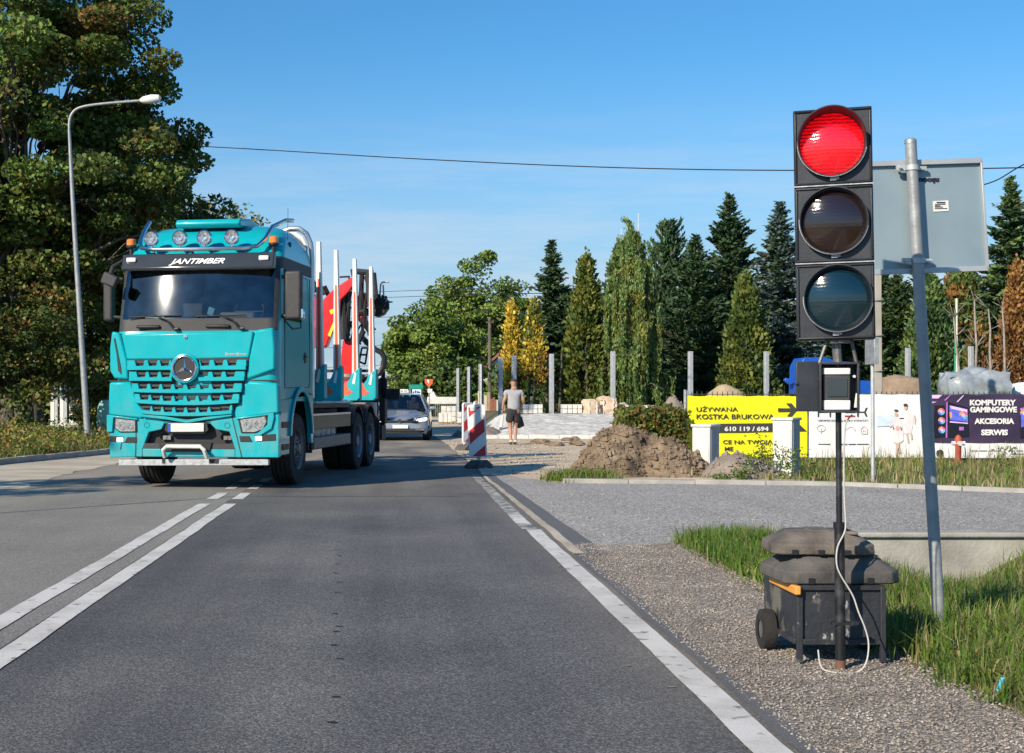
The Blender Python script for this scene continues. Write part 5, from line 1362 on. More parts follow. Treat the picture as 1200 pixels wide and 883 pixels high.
# ================================================================== PORTABLE TRAFFIC LIGHT
sx0, sy0 = 2.25, 7.27            # foot of the mast
sig = thing('portable_traffic_light', 'black portable traffic light showing red on a thin mast fixed to a battered wheeled box', 'traffic light', (sx0, sy0, 0))
M['sig_black'] = mat('sun_faded_black_plastic', (0.030, 0.034, 0.042), 0.42, 0, 0.25, 8, bump=0.05, bs=60)
M['sig_dirty'] = mat('scratched_black_steel', (0.030, 0.033, 0.040), 0.55, 0.05, 0.2, 7, bump=0.25, bs=35)
overlay(M['sig_dirty'], (0.20, 0.175, 0.145), 3.2, 0.54, 0.60, 0.8, None, (1, 1, 1), 10)
overlay(M['sig_dirty'], (0.42, 0.43, 0.43), 9.0, 0.62, 0.65, 0.8, None, (1, 1, 0.6), 8)
M['mast'] = mat('worn_black_mast', (0.025, 0.026, 0.03), 0.45, 0.3, 0.3, 9, col2=(0.11, 0.11, 0.12), thr=(0.5, 0.75))
HT = Matrix.Translation((-0.012, 0.0, 1.652)) @ Matrix.Rotation(R(-1.0), 4, 'Y') @ Matrix.Rotation(R(-16), 4, 'Z')
mb = MB()
hw, sh = 0.187, 0.380
for k in range(3):
    z0_ = k * (sh + 0.004)
    mb.box((0, 0.0, z0_ + sh / 2), (2 * hw, 0.16, sh), M=HT)
    # raised square frame and recessed field
    mb.box((0, -0.084, z0_ + sh - 0.010), (2 * hw - 0.01, 0.012, 0.012), M=HT); mb.box((0, -0.084, z0_ + 0.010), (2 * hw - 0.01, 0.012, 0.012), M=HT)
    for s in (-1, 1): mb.box((s * (hw - 0.010), -0.084, z0_ + sh / 2), (0.012, 0.012, sh - 0.035), M=HT)
head = mb.build('signal_head', M['sig_black'], sig, bevel=0.008)
for k in (1, 2): MB().box((0, -0.0875, k * (sh + 0.004) - 0.002), (2 * hw + 0.002, 0.01, 0.005), M=HT).build('seam_strip', M['galv'], head)
for k in range(3): mb = MB(); mb.box((0.0, -0.092, k * (sh + 0.004) + 0.012 + .02), (0.03, 0.012, 0.022), M=HT); mb.box((0.022, -0.092, k * (sh + .004) + 0.012 + .02), (0.012, 0.012, 0.016), M=HT); mb.build('door_clip', M['galv'], head)
def lensmat(name, col, emit=None, es=0):
    m = mat(name, col, 0.10, 0, 0.25, 3.0, coat=1.0, emit=emit, es=es)
    N = m.node_tree.nodes; K = m.node_tree.links.new
    tcn = [n for n in N if n.type == 'TEX_COORD'][0]
    wv = N.new('ShaderNodeTexWave'); wv.wave_type = 'BANDS'; wv.bands_direction = 'Z'; wv.inputs['Scale'].default_value = 18; wv.inputs['Distortion'].default_value = 3.0; wv.inputs['Detail'].default_value = 2; wv.inputs['Detail Scale'].default_value = 2.5
    K(tcn.outputs['Object'], wv.inputs['Vector'])
    bp = N.new('ShaderNodeBump'); bp.inputs['Strength'].default_value = 0.25 if emit else 0.10; bp.inputs['Distance'].default_value = 0.003
    K(wv.outputs[0], bp.inputs['Height']); K(bp.outputs[0], N['Principled BSDF'].inputs['Normal'])
    if emit:
        mr_ = N.new('ShaderNodeMapRange'); mr_.inputs['To Min'].default_value = es * 0.05; mr_.inputs['To Max'].default_value = es * 1.1
        gr = N.new('ShaderNodeTexGradient'); gr.gradient_type = 'SPHERICAL'
        mp_ = N.new('ShaderNodeMapping'); mp_.vector_type = 'POINT'
        HC = HT @ Vector((0, 0, 2 * (sh + .004) + sh / 2 + .005))
        mp_.inputs['Location'].default_value = (-HC.x * 5.6, 0, -HC.z * 5.6); mp_.inputs['Scale'].default_value = (5.6, 0.0, 5.6)
        K(tcn.outputs['Object'], mp_.inputs[0]); K(mp_.outputs[0], gr.inputs[0])
        ml = N.new('ShaderNodeMath'); ml.operation = 'MULTIPLY'; K(wv.outputs[0], ml.inputs[0])
        ad = N.new('ShaderNodeMath'); ad.operation = 'MULTIPLY_ADD'; ad.inputs[1].default_value = 0.85; K(gr.outputs[0], ad.inputs[0])
        ml.inputs[1].default_value = 0.6; K(ml.outputs[0], ad.inputs[2]); K(ad.outputs[0], mr_.inputs['Value']); K(mr_.outputs[0], N['Principled BSDF'].inputs['Emission Strength'])
    return m
cols = [lensmat('green_lens_unlit', (0.003, 0.018, 0.028)), lensmat('amber_lens_unlit', (0.018, 0.008, 0.006)), lensmat('red_lens_lit', (0.28, 0.003, 0.006), (1.0, 0.003, 0.010), 0.85)]
for k in range(3):
    zc_ = k * (sh + .004) + sh / 2 + 0.012
    cx_ = [0.012, -0.002, -0.004][k]
    r = 0.152
    mb = MB(); prof = []
    for i in range(9): a = i / 8; prof.append((r * a, -0.118 + 0.030 * a * a))
    mb.lathe(prof, 'Y', 56, (cx_, 0, zc_), M=HT)
    ln = mb.build('lens', cols[k], sig, ang=180)
    # thin wire-edged shade: hood all round, longer on top
    mb = MB(); n = 64; vs = []
    for j in range(n):
        a = 2 * math.pi * j / n
        up = max(0.0, math.sin(a))
        dep = 0.015 + (0.10 * up ** 0.8 if k == 2 else 0.012 * up)
        for (rr, yy) in ((r + 0.006, -0.085), (r + 0.012 + 0.006 * up, -0.105 - dep), (r + 0.007 + 0.006 * up, -0.105 - dep), (r + 0.001, -0.085)):
            vs.append((cx_ + rr * math.cos(a), yy, zc_ + rr * math.sin(a)))
    fs = []
    for j in range(n):
        for q in range(3): a = j * 4 + q; b_ = ((j + 1) % n) * 4 + q; fs.append((a, b_, b_ + 1, a + 1))
    mb.add(vs, fs, 0, HT)
    mb.build('visor', M['sig_black'], sig, ang=60)
    mb = MB(); mb.tube([HT @ Vector((cx_ + (r + 0.0125) * math.cos(a), -0.118 - (0.10 * max(0, math.sin(a)) ** .8 if k == 2 else 0.01 * max(0, math.sin(a))), zc_ + (r + 0.0125) * math.sin(a))) for a in np.linspace(R(175), R(350), 30)], 0.0022, 6); mb.build('lens_ring', M['galv'], ln)
# bracket
mb = MB(); mb.tube([(-0.012, 0.0, 1.66), (0.0, 0, 1.52)], 0.022, 10)
mb.tube([(-0.06, -0.02, 1.655), (-0.10, -0.01, 1.53)], 0.009, 6); mb.tube([(0.06, -0.02, 1.655), (0.09, -0.01, 1.53)], 0.009, 6); mb.box((-0.005, -0.03, 1.645), (0.10, 0.05, 0.02)); mb.box((0.0, -0.06, 1.652), (0.035, 0.01, 0.03)); mb.build('mast_bracket', M['steel'], sig)
# mast
mb = MB(); mb.tube([(0.0, 0, 1.52), (0.006, 0, 0.72)], 0.015, 12); mb.tube([(0.006, 0, 0.74), (0.012, 0, 0.04)], 0.025, 14); mb.lathe([(.03, 0), (.03, .03), (.026, .03)], 'Z', 14, (.006, 0, .71)); mb.box((0.03, -0.005, 0.235), (0.13, 0.04, 0.015)); mb.tube([(0.07, 0, .235), (0.10, 0, .235)], .006)
mb.build('mast', M['mast'], sig)
mb = MB(); mb.tube([(0.012, 0, 0.05), (0.012, 0, -0.005)], 0.026, 12); mb.build('mast_foot', mat('rusty_steel', (0.16, 0.08, 0.05), 0.9, var=.3), sig)
# controller box with its door folded open
mb = MB(); bx, bz = 0.0, 1.415
for c, d in (((bx, 0.03, bz), (0.19, 0.012, 0.25)), ((bx - .09, -0.03, bz), (0.012, 0.12, 0.25)), ((bx + .09, -0.03, bz), (0.012, 0.12, 0.25)), ((bx, -0.03, bz + .12), (0.19, 0.12, 0.012)), ((bx, -0.03, bz - .12), (0.19, 0.12, 0.012))): mb.box(c, d)
cb = mb.build('controller_box', M['sig_black'], sig, bevel=0.003); cb.rotation_euler.z = R(-13)
for zz, hh in ((.082, .036), (-.088, .05)): MB().box((bx - .012, -0.045, bz + zz), (0.134, 0.03, hh)).build('meter_cover', M['white'], cb, bevel=0.006)
mb = MB(); mb.box((bx - .012, -0.042, bz - .002), (0.132, 0.03, 0.128)); mb.build('meter_frame', M['grey_plastic'], cb, bevel=0.006)
mb = MB(); mb.box((bx - .008, -0.060, bz + .0), (0.095, 0.006, 0.09)); mb.build('display', mat('dark_display', (0.03, 0.04, 0.045), 0.08, coat=1), cb)
mb = MB(); mb.box((bx - .152, -0.045, bz + .005), (0.108, 0.012, 0.25), rz=R(8)); mb.box((bx - .205, -0.065, bz + .02), (0.02, 0.01, 0.012), rz=R(8)); mb.build('box_door', M['sig_black'], cb, bevel=0.003)
mb = MB(); mb.tube([(bx + .085, -0.06, bz - .03), (bx + .079, -0.07, bz - .10)], [.006, .009], 8); mb.tube([(bx + .073, -0.03, bz + .055), (bx + .073, -0.06, bz + .055)], .007, 8); mb.build('antenna_plug', M['dirty_white'], cb)
# white cable down the mast
mb = MB()
cp = [(0.055, -0.05, 1.28), (0.03, -0.035, 1.24), (0.022, -0.03, 1.15), (0.02, -0.03, 1.0), (0.022, -0.03, 0.86), (0.028, -.03, 0.74), (0.02, -.035, 0.69), (-0.015, -.04, 0.62), (-0.02, -.04, 0.54), (0.0, -.04, 0.48), (0.06, -.04, 0.38), (0.085, -.05, 0.30), (0.115, -.06, 0.22), (0.13, -.07, 0.14), (0.11, -.09, 0.05), (0.06, -.10, 0.006), (-0.02, -.10, 0.004), (-0.08, -.08, 0.01), (-0.10, -.04, .03), (-0.10, 0.0, 0.10)]
def smooth(pts_, n=4):
    out = []; P_ = [Vector(p) for p in pts_]
    for i in range(len(P_) - 1):
        p0, p1, p2, p3 = P_[max(i - 1, 0)], P_[i], P_[i + 1], P_[min(i + 2, len(P_) - 1)]
        for k in range(n):
            t = k / n; out.append(0.5 * ((2 * p1) + (-p0 + p2) * t + (2 * p0 - 5 * p1 + 4 * p2 - p3) * t * t + (-p0 + 3 * p1 - 3 * p2 + p3) * t ** 3))
    return out + [P_[-1]]
mb.tube(smooth(cp), 0.0040, 8); mb.build('cable', mat('dusty_cable', (0.52, 0.51, 0.47), 0.7), sig)
# battery box on wheels (the mast is clamped to its front)
bw, bd, bz0, bz1 = 0.445, 0.66, 0.105, 0.405
bc = (2.31 - sx0, 7.42 + bd / 2 - sy0)
mb = MB(); mb.box((bc[0], bc[1], (bz0 + bz1) / 2), (bw, bd, bz1 - bz0)); bb = mb.build('battery_box', M['sig_dirty'], sig, bevel=0.006)
mb = MB()
for s in (-1, 1):
    mb.box((bc[0] + s * (bw / 2 - .01), bc[1] - bd / 2 - .006, (bz0 + bz1) / 2 - .05), (0.028, 0.028, bz1 - 0.02)); 
mb.box((bc[0], bc[1] - bd / 2 - .006, bz0 + .012), (bw, .024, .028)); mb.box((bc[0], bc[1] - bd / 2 - .006, bz1 - .012), (bw, .024, .024)); mb.box((bc[0] - bw / 2 - .005, bc[1], bz0 + .012), (.022, bd, .028))
mb.build('box_frame', M['sig_dirty'], bb, bevel=0.003)
mb = MB(); mb.box((bc[0] - bw / 2 - .008, bc[1] - .12, bz1 - .022), (.03, bd * .78, .045)); mb.build('orange_strip', mat('orange_plastic_strip', (0.75, 0.34, 0.06), 0.6, var=.15), bb, bevel=.006)
for s in (-1, 1):
    mb = MB(); wx = bc[0] + s * (bw / 2 + .045)
    prof = [(0.05, -.035), (.085, -.04), (.108, -.03), (.112, 0), (.108, .03), (.085, .04), (.05, .035)]
    mb.lathe(prof, 'X', 28, (wx, bc[1] + .10, .112)); wo_ = mb.build('wheel', M['rubber'], sig)
    mb = MB(); mb.lathe([(0, -.03), (.05, -.03), (.055, -.02), (.055, .02), (.05, .03), (0, .03)], 'X', 16, (wx, bc[1] + .10, .112)); mb.build('hub', M['steel'], wo_)

# ---- rubber foot blocks lying on the box
M['recycled'] = mat('recycled_rubber', (0.075, 0.072, 0.07), 0.95, 0, 0.35, 7, bump=0.25, bs=70, col2=(0.14, 0.13, 0.12))
M['recycled_mud'] = mat('muddy_rubber', (0.10, 0.09, 0.08), 0.95, 0, 0.35, 5, bump=0.35, bs=45, col2=(0.22, 0.19, 0.155))
def foot_block(name, label, loc, w_, d_, h_, rz, m, seed=0):
    random.seed(seed)
    t = thing(name, label, 'sign base', loc, rz, group='rubber sign bases on the battery box')
    mb = MB()
    def ringp(z, ins, ch):
        a, b_ = w_ / 2 - ins, d_ / 2 - ins
        return [(-a + ch, -b_, z), (a - ch, -b_, z), (a, -b_ + ch, z), (a, b_ - ch, z), (a - ch, b_, z), (-a + ch, b_, z), (-a, b_ - ch, z), (-a, -b_ + ch, z)]
    rs = [ringp(0, 0.004, .05), ringp(h_ * .08, 0.0, .055), ringp(h_ * .45, 0.004, .055), ringp(h_ * .90, .085, .05), ringp(h_, .10, .05)]
    vs = sum(rs, []); fs = []
    for i in range(4):
        for k in range(8): a = i * 8 + k; b_ = i * 8 + (k + 1) % 8; fs.append((a, b_, b_ + 8, a + 8))
    fs.append(tuple(range(32, 40))); fs.append(tuple(range(7, -1, -1)))
    mb.add(vs, fs); body = mb.build('block', m, t, bevel=0.008)
    for k in range(-1, 2): MB().box((k * w_ / 4 - .02, -d_ / 2 - .001, h_ * .13), (.030, .012, h_ * .22)).build('slot', M['black'], body)
    mb = MB(); mb.box((0, 0, h_ * .98), (w_ * .22, d_ * .5, h_ * .16)); mb.box((w_ * .3, 0, h_ * .93), (w_ * .1, d_ * .66, h_ * .14)); mb.build('handle_rib', m, body, bevel=.01)
    return t
foot_block('rubber_base_block', 'lower grey rubber base block lying flat on the battery box', (2.325, 7.69, 0.407), 0.61, 0.52, 0.14, R(2), M['recycled'])
foot_block('rubber_base_block', 'upper muddy rubber base block lying across the lower one', (2.27, 7.70, 0.55), 0.53, 0.42, 0.115, R(-5), M['recycled_mud'], 3)

# ================================================================== ROAD SIGN SEEN FROM BEHIND
sg = thing('road_sign', 'back of a grey steel road sign plate on a leaning galvanised pole in the grass', 'road sign', (PX(1103, 8.2), 8.2, 0))
M['pole_g'] = mat('galvanised_pole', (0.33, 0.35, 0.36), 0.5, 0.3, 0.18, 10, bump=0.12, bs=45)
mb = MB(); base = Vector((0, 0, -0.1)); topv = Vector((PX(1067, 8.2) - PX(1103, 8.2), 0, 2.82)); mb.tube([base, topv], [0.0335, 0.0315], 20); po = mb.build('pole', M['pole_g'], sg)
mb = MB(); mb.lathe([(0, 0.010), (.024, .008), (.033, 0), (.033, -.02)], 'Z', 16, tuple(topv)); mb.build('pole_cap', M['galv'], po)
def Sx(px): return PX(px, 8.26) - PX(1103, 8.2)
def Sz(py): return PZ(py, 8.26)
mb = MB(); pts_ = [(988, 191), (1147, 186), (1148, 190), (1156, 312), (1154, 317), (992, 324)]
mb.prism([(Sx(a), Sz(b_)) for a, b_ in pts_], 0.056, 0.060, 'XZ'); pa = mb.build('plate', mat('sign_back_steel', (0.26, 0.36, 0.42), 0.42, 0.25, 0.10, 2.2, col2=(0.33, 0.42, 0.47)), sg)
mb = MB()
def lipb(a, b_, w_): 
    p, q = Vector((Sx(a[0]), 0.045, Sz(a[1]))), Vector((Sx(b_[0]), 0.045, Sz(b_[1]))); d = (q - p); ang = math.atan2(d.z, d.x)
    mb.box(((p + q) / 2), (d.length, 0.026, w_), ry=-ang)
lipb((988, 194), (1148, 189), .030); lipb((992, 321), (1156, 315), .030); lipb((1148, 188), (1156, 316), .012); lipb((988, 192), (992, 323), .012)
mb.build('folded_edge', mat('sign_edge_steel', (0.48, 0.51, 0.53), 0.45, 0.4, .1, 5), pa, bevel=.002)
for py in (199, 307):
    tt = (Sz(py)) / 2.82; cx_ = topv.x * tt
    mb = MB(); mb.lathe([(.033, -.014), (.038, -.014), (.038, .014), (.033, .014)], 'Z', 18, (cx_, 0, Sz(py))); mb.box((cx_ - .065, -0.0, Sz(py)), (.05, .02, .03)); mb.box((cx_ + .06, 0.02, Sz(py) + .002), (.05, .02, .02)); mb.tube([(cx_ - .075, -.03, Sz(py)), (cx_ - .075, .03, Sz(py))], .008, 6); mb.build('clamp', M['galv_light'], sg)
text('lettering', 'nocqu', mat('stencil_ink', (0.012, 0.012, 0.03), .7), pa, (Sx(1088), 0.053, Sz(213)), width=0.115, size=.05, bold=.05, height=.030)
mb = MB(); mb.box((Sx(1102), 0.053, Sz(242)), (.088, .003, .060), ry=R(-3)); st_ = mb.build('sticker', M['white'], pa)
mb = MB()
for k, (w_, dz) in enumerate(((.05, .020), (.06, .010), (.03, .002), (.045, -.005), (.07, -.014))): mb.box((Sx(1102) - (.0 if k == 0 else .035 - w_ / 2), 0.050, Sz(242) + dz), (w_, .002, .004 if k else .007))
mb.build('sticker_print', M['black'], st_)
mb = MB(); v = [(noise.noise(Vector((i, 3, 0)))) for i in range(9)]
bm = bmesh.new(); bmesh.ops.create_icosphere(bm, subdivisions=3, radius=0.075)
for q in bm.verts: q.co *= 1 + .25 * noise.noise(q.co * 14); q.co.z *= .6
me = bpy.data.meshes.new('stone'); bm.to_mesh(me); bm.free()
o = link_mesh('stone', me, mat('pale_stone', (.34, .31, .26), .95, var=.2, vs=8, bump=.5), ang=60); o.location = (3.36, 8.5, 0.04); tag(o, 'pale stone lying in the grass at the foot of the sign pole', 'stone')
o = MB().box((0, 0, 0), (.022, .02, .07), rx=.3, ry=.2).build('litter', mat('turquoise_wrapper', (.1, .5, .6), .4), bevel=.004); o.location = (PX(1173, 6.55), 6.55, .07); tag(o, 'small turquoise wrapper stuck in the grass at the lower right', 'litter')

# thin sign post beyond the side road
tp = thing('thin_sign_post', 'thin galvanised sign post standing by the kerb in front of the white banner', 'sign post', (PX(1023, 23.3), 23.3, 0))
mb = MB(); mb.tube([(0, 0, -.1), (-.01, 0, PZ(398, 23.3))], .030, 12); mb.build('pole', M['galv_light'], tp)
mb = MB(); mb.box((-.02, .0, PZ(412, 23.3)), (.07, .46, .42)); mb.build('sign_plate', M['galv'], tp, bevel=.005)
# concrete utility pole behind the fence
up_ = thing('utility_pole', 'pale concrete utility pole behind the sign panel and the white banner', 'utility pole', (PX(1028, 37), 37, 0))
mb = MB(); mb.box((0, 0, 3.3), (.22, .22, 6.8), taper=.7); mb.build('pole', mat('aged_concrete', (.38, .36, .31), .9, var=.15, vs=2, bump=.2), up_, bevel=.02)
mb = MB(); [mb.tube([(-.14, -.08, z), (.10, -.16, z + .03)], .015, 6) for z in (2.0, 2.9, 3.8, 4.6, 5.6)]; mb.box((0, -.14, 6.35), (.9, .08, .08)); mb.build('step_iron', M['steel'], up_)
# dark wooden pole far along the road
wp = thing('wooden_pole', 'thin dark wooden pole in front of the tall far oak', 'utility pole', (PX(574, 92), 92, 0)); mb = MB(); mb.tube([(0, 0, -.2), (0, 0, PZ(372, 92))], [.15, .11], 10); mb.box((0, 0, PZ(378, 92)), (.5, .1, .1)); mb.build('pole', M['bark'], wp)

# wires
def wire(label, pts_, r, group=None):
    mb = MB(); P_ = [Vector((PX(a, Y), Y, PZ(b_, Y))) for a, b_, Y in pts_]
    mb.tube(smooth(P_, 8), r, 5); o = mb.build('overhead_wire', mat('wire_black', (.02, .02, .022), .6)); tag(o, label, 'wire', group)
wire('long thin wire crossing the sky above the truck to behind the traffic light', [(-200, 150, 58), (240, 172, 54), (480, 186, 49), (700, 196, 45), (930, 200, 41), (1190, 197, 38), (1400, 190, 36)], .018)
wire('short wire running from behind the sign panel up to the right edge', [(1028, 235, 36.5), (1148, 218, 36), (1200, 193, 34), (1290, 150, 31)], .016)
for k, (y0, y1) in enumerate(((342, 338), (349, 345), (405, 398), (372, 368), (428, 422))):
    wire('thin far wire low in the sky between the crane and the oak', [(300, y0 + 6, 140), (450, y0, 130), (574, y1 if k < 2 else y1 + 2, 92), (660, y1 - 1, 80)] if k < 2 else [(380, y0 + 3, 150), (450, y0, 130), (520, y1, 120), (574, y1 - 4, 92)], .022, 'far wires by the oak')

# ================================================================== STREET LAMP (left)
Yl = 38.0
sl = thing('street_lamp', 'tall leaning galvanised street lamp with a white head in front of the maple', 'street lamp', (PX(103, Yl), Yl, 0))
def Lp(px, py): return Vector((PX(px, Yl) - PX(103, Yl), 0, PZ(py, Yl)))
pp_ = [Lp(104, 532), Lp(98, 440), Lp(91, 330), Lp(85, 230), Lp(82, 170), Lp(81, 148), Lp(83, 136), Lp(90, 128), Lp(104, 124), Lp(130, 121), Lp(168, 118)]
mb = MB(); mb.tube(smooth(pp_, 3), [0.088 - 0.052 * min(1, i / 14) for i in range(len(smooth(pp_, 3)))], 14); mb.build('pole', M['pole_g'], sl)
mb = MB(); a = Lp(164, 118); b_ = Lp(189, 115)
mb.tube([a, a + (b_ - a) * .15, a + (b_ - a) * .55, a + (b_ - a) * .9, b_], [.04, .09, .12, .09, .02], 14); mb.build('lamp_head', M['white'], sl)

# metal posts and white boards behind it
for k, (px, top, Y) in enumerate(((62, 462, 50), (66, 452, 50), (73, 455, 50), (77, 440, 50), (84, 455, 49), (88, 456, 49), (93, 436, 48))):
    mb = MB(); mb.box((0, 0, (PZ(top, Y) + .1) / 2), (.11 if k % 2 else .15, .08, PZ(top, Y) + .1)); mb.box((.045, -.045, (PZ(top, Y)) / 2), (.02, .02, PZ(top, Y)))
    o = mb.build('fence_post', M['galv_light'] if k % 2 else M['white'], bevel=.006); o.location = (PX(px, Y), Y, -.05)
    tag(o, ['white', 'bright zinc'][k % 2] + ' fence post in the cluster left of the street lamp', 'fence post', 'posts clustered left of the lamp: ' + ['white', 'zinc'][k % 2])
mb = MB(); mb.box((0, 0, .25), (.75, .5, .5)); mb.box((.5, .1, .16), (.4, .4, .3), rz=.3); o = mb.build('concrete_block', M['dirty_white'], bevel=.03); o.location = (PX(83, 47), 47, 0); tag(o, 'pale concrete blocks lying between the posts left of the street lamp', 'concrete block')
# mint sheet
mb = MB(); mb.lathe([(0, 0), (.24, .02), (.27, .3), (.25, .75), (.16, .9), (0, .93)], 'Z', 20); o = mb.build('barrel', mat('mint_plastic', (.30, .62, .5), .5, var=.1)); o.location = (PX(124, 43), 43, .35); tag(o, 'mint green plastic tank peeking out left of the truck front', 'plastic tank')
mb = MB(); mb.box((0, 0, .18), (1.6, .8, .36), rz=.2); o = mb.build('concrete_block', M['concrete'], bevel=.05); o.location = (PX(112, 41), 41, 0); tag(o, 'dark low block under the mint tank on the left verge', 'concrete block')
mb = MB(); mb.box((0, 0, 1.6), (6, 4, 3.2)); o = mb.build('shed', M['dirty_white'], bevel=.02); o.location = (PX(70, 75), 75, 0)
mb = MB(); mb.prism([(-3.3, 3.2), (3.3, 3.2), (0, 4.6)], -2.2, 2.2, 'XZ'); q = mb.build('roof', mat('grey_roof', (.2, .2, .2), .8), o)
mb = MB(); mb.box((-1, -2.01, 1.7), (.9, .06, 1.0)); mb.box((1.2, -2.01, 1.7), (.9, .06, 1.0)); mb.build('window', M['black'], o); tag(o, 'white shed glimpsed through the maple branches on the left', 'shed')

# ================================================================== DELINEATORS
def delineator(label, x, y, rz, lean=0.0, sc=1.0, lamp=False):
    t = thing('striped_barrier', label, 'barrier board', (x, y, 0), rz)
    mb = MB(); h0, h1, w_ = .20, 1.22, .30
    def rr(w2, z0_, z1_, r): return [(-w2, z0_), (w2, z0_), (w2, z1_ - r), (w2 - r * .3, z1_ - r * .3), (w2 - r, z1_), (-w2 + r, z1_), (-w2 + r * .3, z1_ - r * .3), (-w2, z1_ - r)]
    ml_ = Matrix.Rotation(lean, 4, 'Y')
    mb.prism(rr(w_ / 2 + .022, h0, h1, .05), -.025, .025, 'XZ', M=ml_); b = mb.build('board', M['white'], t, bevel=.006)
    # red diagonals clipped to the board face
    x0_, x1_ = -w_ / 2 + .005, w_ / 2 - .005; z0_, z1_ = h0 + .03, h1 - .05
    sl_ = .8
    per = .52
    bands = []
    def clip(off):
        # band between lines z = off + sl*x and +.26
        poly = [(x0_, off + sl_ * x0_), (x1_, off + sl_ * x1_), (x1_, off + .26 + sl_ * x1_), (x0_, off + .26 + sl_ * x0_)]
        def cut(pl, zc_, keep_above):
            out = []
            for i in range(len(pl)):
                a, b2 = pl[i], pl[(i + 1) % len(pl)]
                ia = (a[1] >= zc_) == keep_above; ib = (b2[1] >= zc_) == keep_above
                if ia: out.append(a)
                if ia != ib: tt = (zc_ - a[1]) / (b2[1] - a[1]); out.append((a[0] + (b2[0] - a[0]) * tt, zc_))
            return out
        poly = cut(poly, z0_, True)
        if len(poly) > 2: poly = cut(poly, z1_, False)
        return poly
    for k in range(-1, 3):
        pl = clip(h0 - .14 + k * per)
        if len(pl) > 2:
            mb = MB(); mb.prism(pl, -.029, -.026, 'XZ', M=ml_); mb.build('red_stripe', M['red_flat'], b, smooth=False)
    mb = MB(); mb.box((-.05, -.03, h1 - .085), (.13, .004, .07), M=ml_); mb.build('type_label', M['dirty_white'], b)
    mb = MB(); mb.prism([(-.26, 0), (.26, 0), (.26, .06), (.16, .15), (-.16, .15), (-.26, .06)], -.2, .2, 'XZ'); mb.box((0, -.18, .07), (.16, .06, .02)); mb.build('foot', M['recycled'], t, bevel=.02)
    mb = MB(); mb.box((0, 0, .18), (.07, .05, .12)); mb.build('stem', M['galv'], t)
    if lamp:
        mb = MB(); mb.lathe([(0, -.03), (.08, -.03), (.09, 0), (.08, .03), (0, .03)], 'Y', 18, (0, 0, h1 + .1)); mb.box((0, 0, h1 + .01), (.1, .05, .04)); mb.build('warning_lamp', M['white'], t)
    return t
delineator('red and white striped barrier board on a rubber foot, the nearer of the two', PX(561, 27.8), 27.8, R(-6), R(-2.5))
delineator('second striped barrier board standing behind the nearer one, partly hidden by it', PX(548, 37.0), 37.0, R(38), 0)
# white folded trestle / pallet things behind
mb = MB(); mb.box((0, 0, .95), (.5, .06, .12)); mb.box((-.2, 0, .5), (.05, .05, 1.0)); mb.box((.2, 0, .5), (.05, .05, 1.0)); mb.lathe([(.08, .0), (.03, .22), (0, .24)], 'Z', 12, (.1, 0, 1.0)); mb.lathe([(.07, .0), (.03, .16), (0, .18)], 'Z', 12, (-.14, 0, 1.0))
o = mb.build('white_trestle', M['white'], bevel=.01); o.location = (PX(552, 41), 41, 0); tag(o, 'white barrier trestle with pointed tops showing above the striped boards', 'trestle')

# ================================================================== FENCE AND BANNERS
Yf = 31.0
fe = thing('wire_fence', 'dark wire panel fence running behind the banners', 'fence', (0, Yf + .12, 0))
mb = MB()
x = PX(806, Yf); xe = 17.0; ztop = PZ(459, Yf)
while x < xe: mb.box((x, 0, ztop / 2), (.014, .014, ztop)); x += .11
for z in (.15, .7, 1.2, 1.42): mb.box(((PX(806, Yf) + xe) / 2, .01, z), (xe - PX(806, Yf), .014, .014))
mb.build('wire_mesh', mat('fence_wire', (.05, .055, .05), .6), fe)
for k in range(6):
    mb = MB(); mb.box((PX(806, Yf) + .02 + k * 2.5, 0, .75), (.06, .06, 1.5)); mb.build('post', M['galv'], fe, bevel=.005)
mb = MB(); mb.box(((PX(806, Yf) + xe) / 2, .05, .03), (xe - PX(806, Yf), .1, .26)); mb.build('base_board', M['concrete'], fe, bevel=.01)
mb = MB(); mb.tube([(0, 0, -.1), (0, 0, PZ(457, 30.9))], .035, 10); o = mb.build('fence_post', M['galv']); o.location = (PX(803, 30.9), 30.9, 0); tag(o, 'pale tube post at the left end of the yellow banner', 'fence post')

Yb = 30.9
def Bx(px): return PX(px, Yb)
def Bz(py): return PZ(py, Yb)
def banner(name, label, x0, x1, z0_, z1_, m, y=Yb, tl=0.0, tr_=0.0):
    nx, nz = 60, 16; V = []
    for side in (0, 1):
        for j in range(nz + 1):
            for i in range(nx + 1):
                u = i / nx; w_ = j / nz
                zt = z1_ + tl * (1 - u) + tr_ * u - .012 * abs(math.sin(u * math.pi * 5))
                V.append((x0 + (x1 - x0) * u, y + .0 + .012 * noise.noise(Vector((u * 5, w_ * 2, x0))) + side * .004, z0_ + (zt - z0_) * w_))
    n = nx + 1; FQ = []
    for j in range(nz):
        for i in range(nx):
            a = j * n + i; FQ.append((a, a + 1, a + n + 1, a + n)); b_ = a + n * (nz + 1); FQ.append((b_, b_ + n, b_ + n + 1, b_ + 1))
    o = npmesh(name, V, FQ, m, smooth=True)
    return tag(o, label, 'banner')
M['ban_y'] = mat('banner_yellow', (0.86, 0.80, 0.01), .55, var=.03)
M['ban_w'] = mat('banner_white', (0.80, 0.80, 0.80), .55, var=.03)
M['ban_d'] = mat('banner_dark', (0.028, 0.022, 0.05), .5, var=.2, vs=1.2, col2=(0.07, 0.04, 0.10))
M['ink'] = mat('banner_ink', (0.045, 0.045, 0.04), .6)
by = banner('yellow_banner', 'yellow advertising banner with black writing and an arrow', Bx(805), Bx(946), Bz(536), Bz(464), M['ban_y'])
yb = Yb - .020
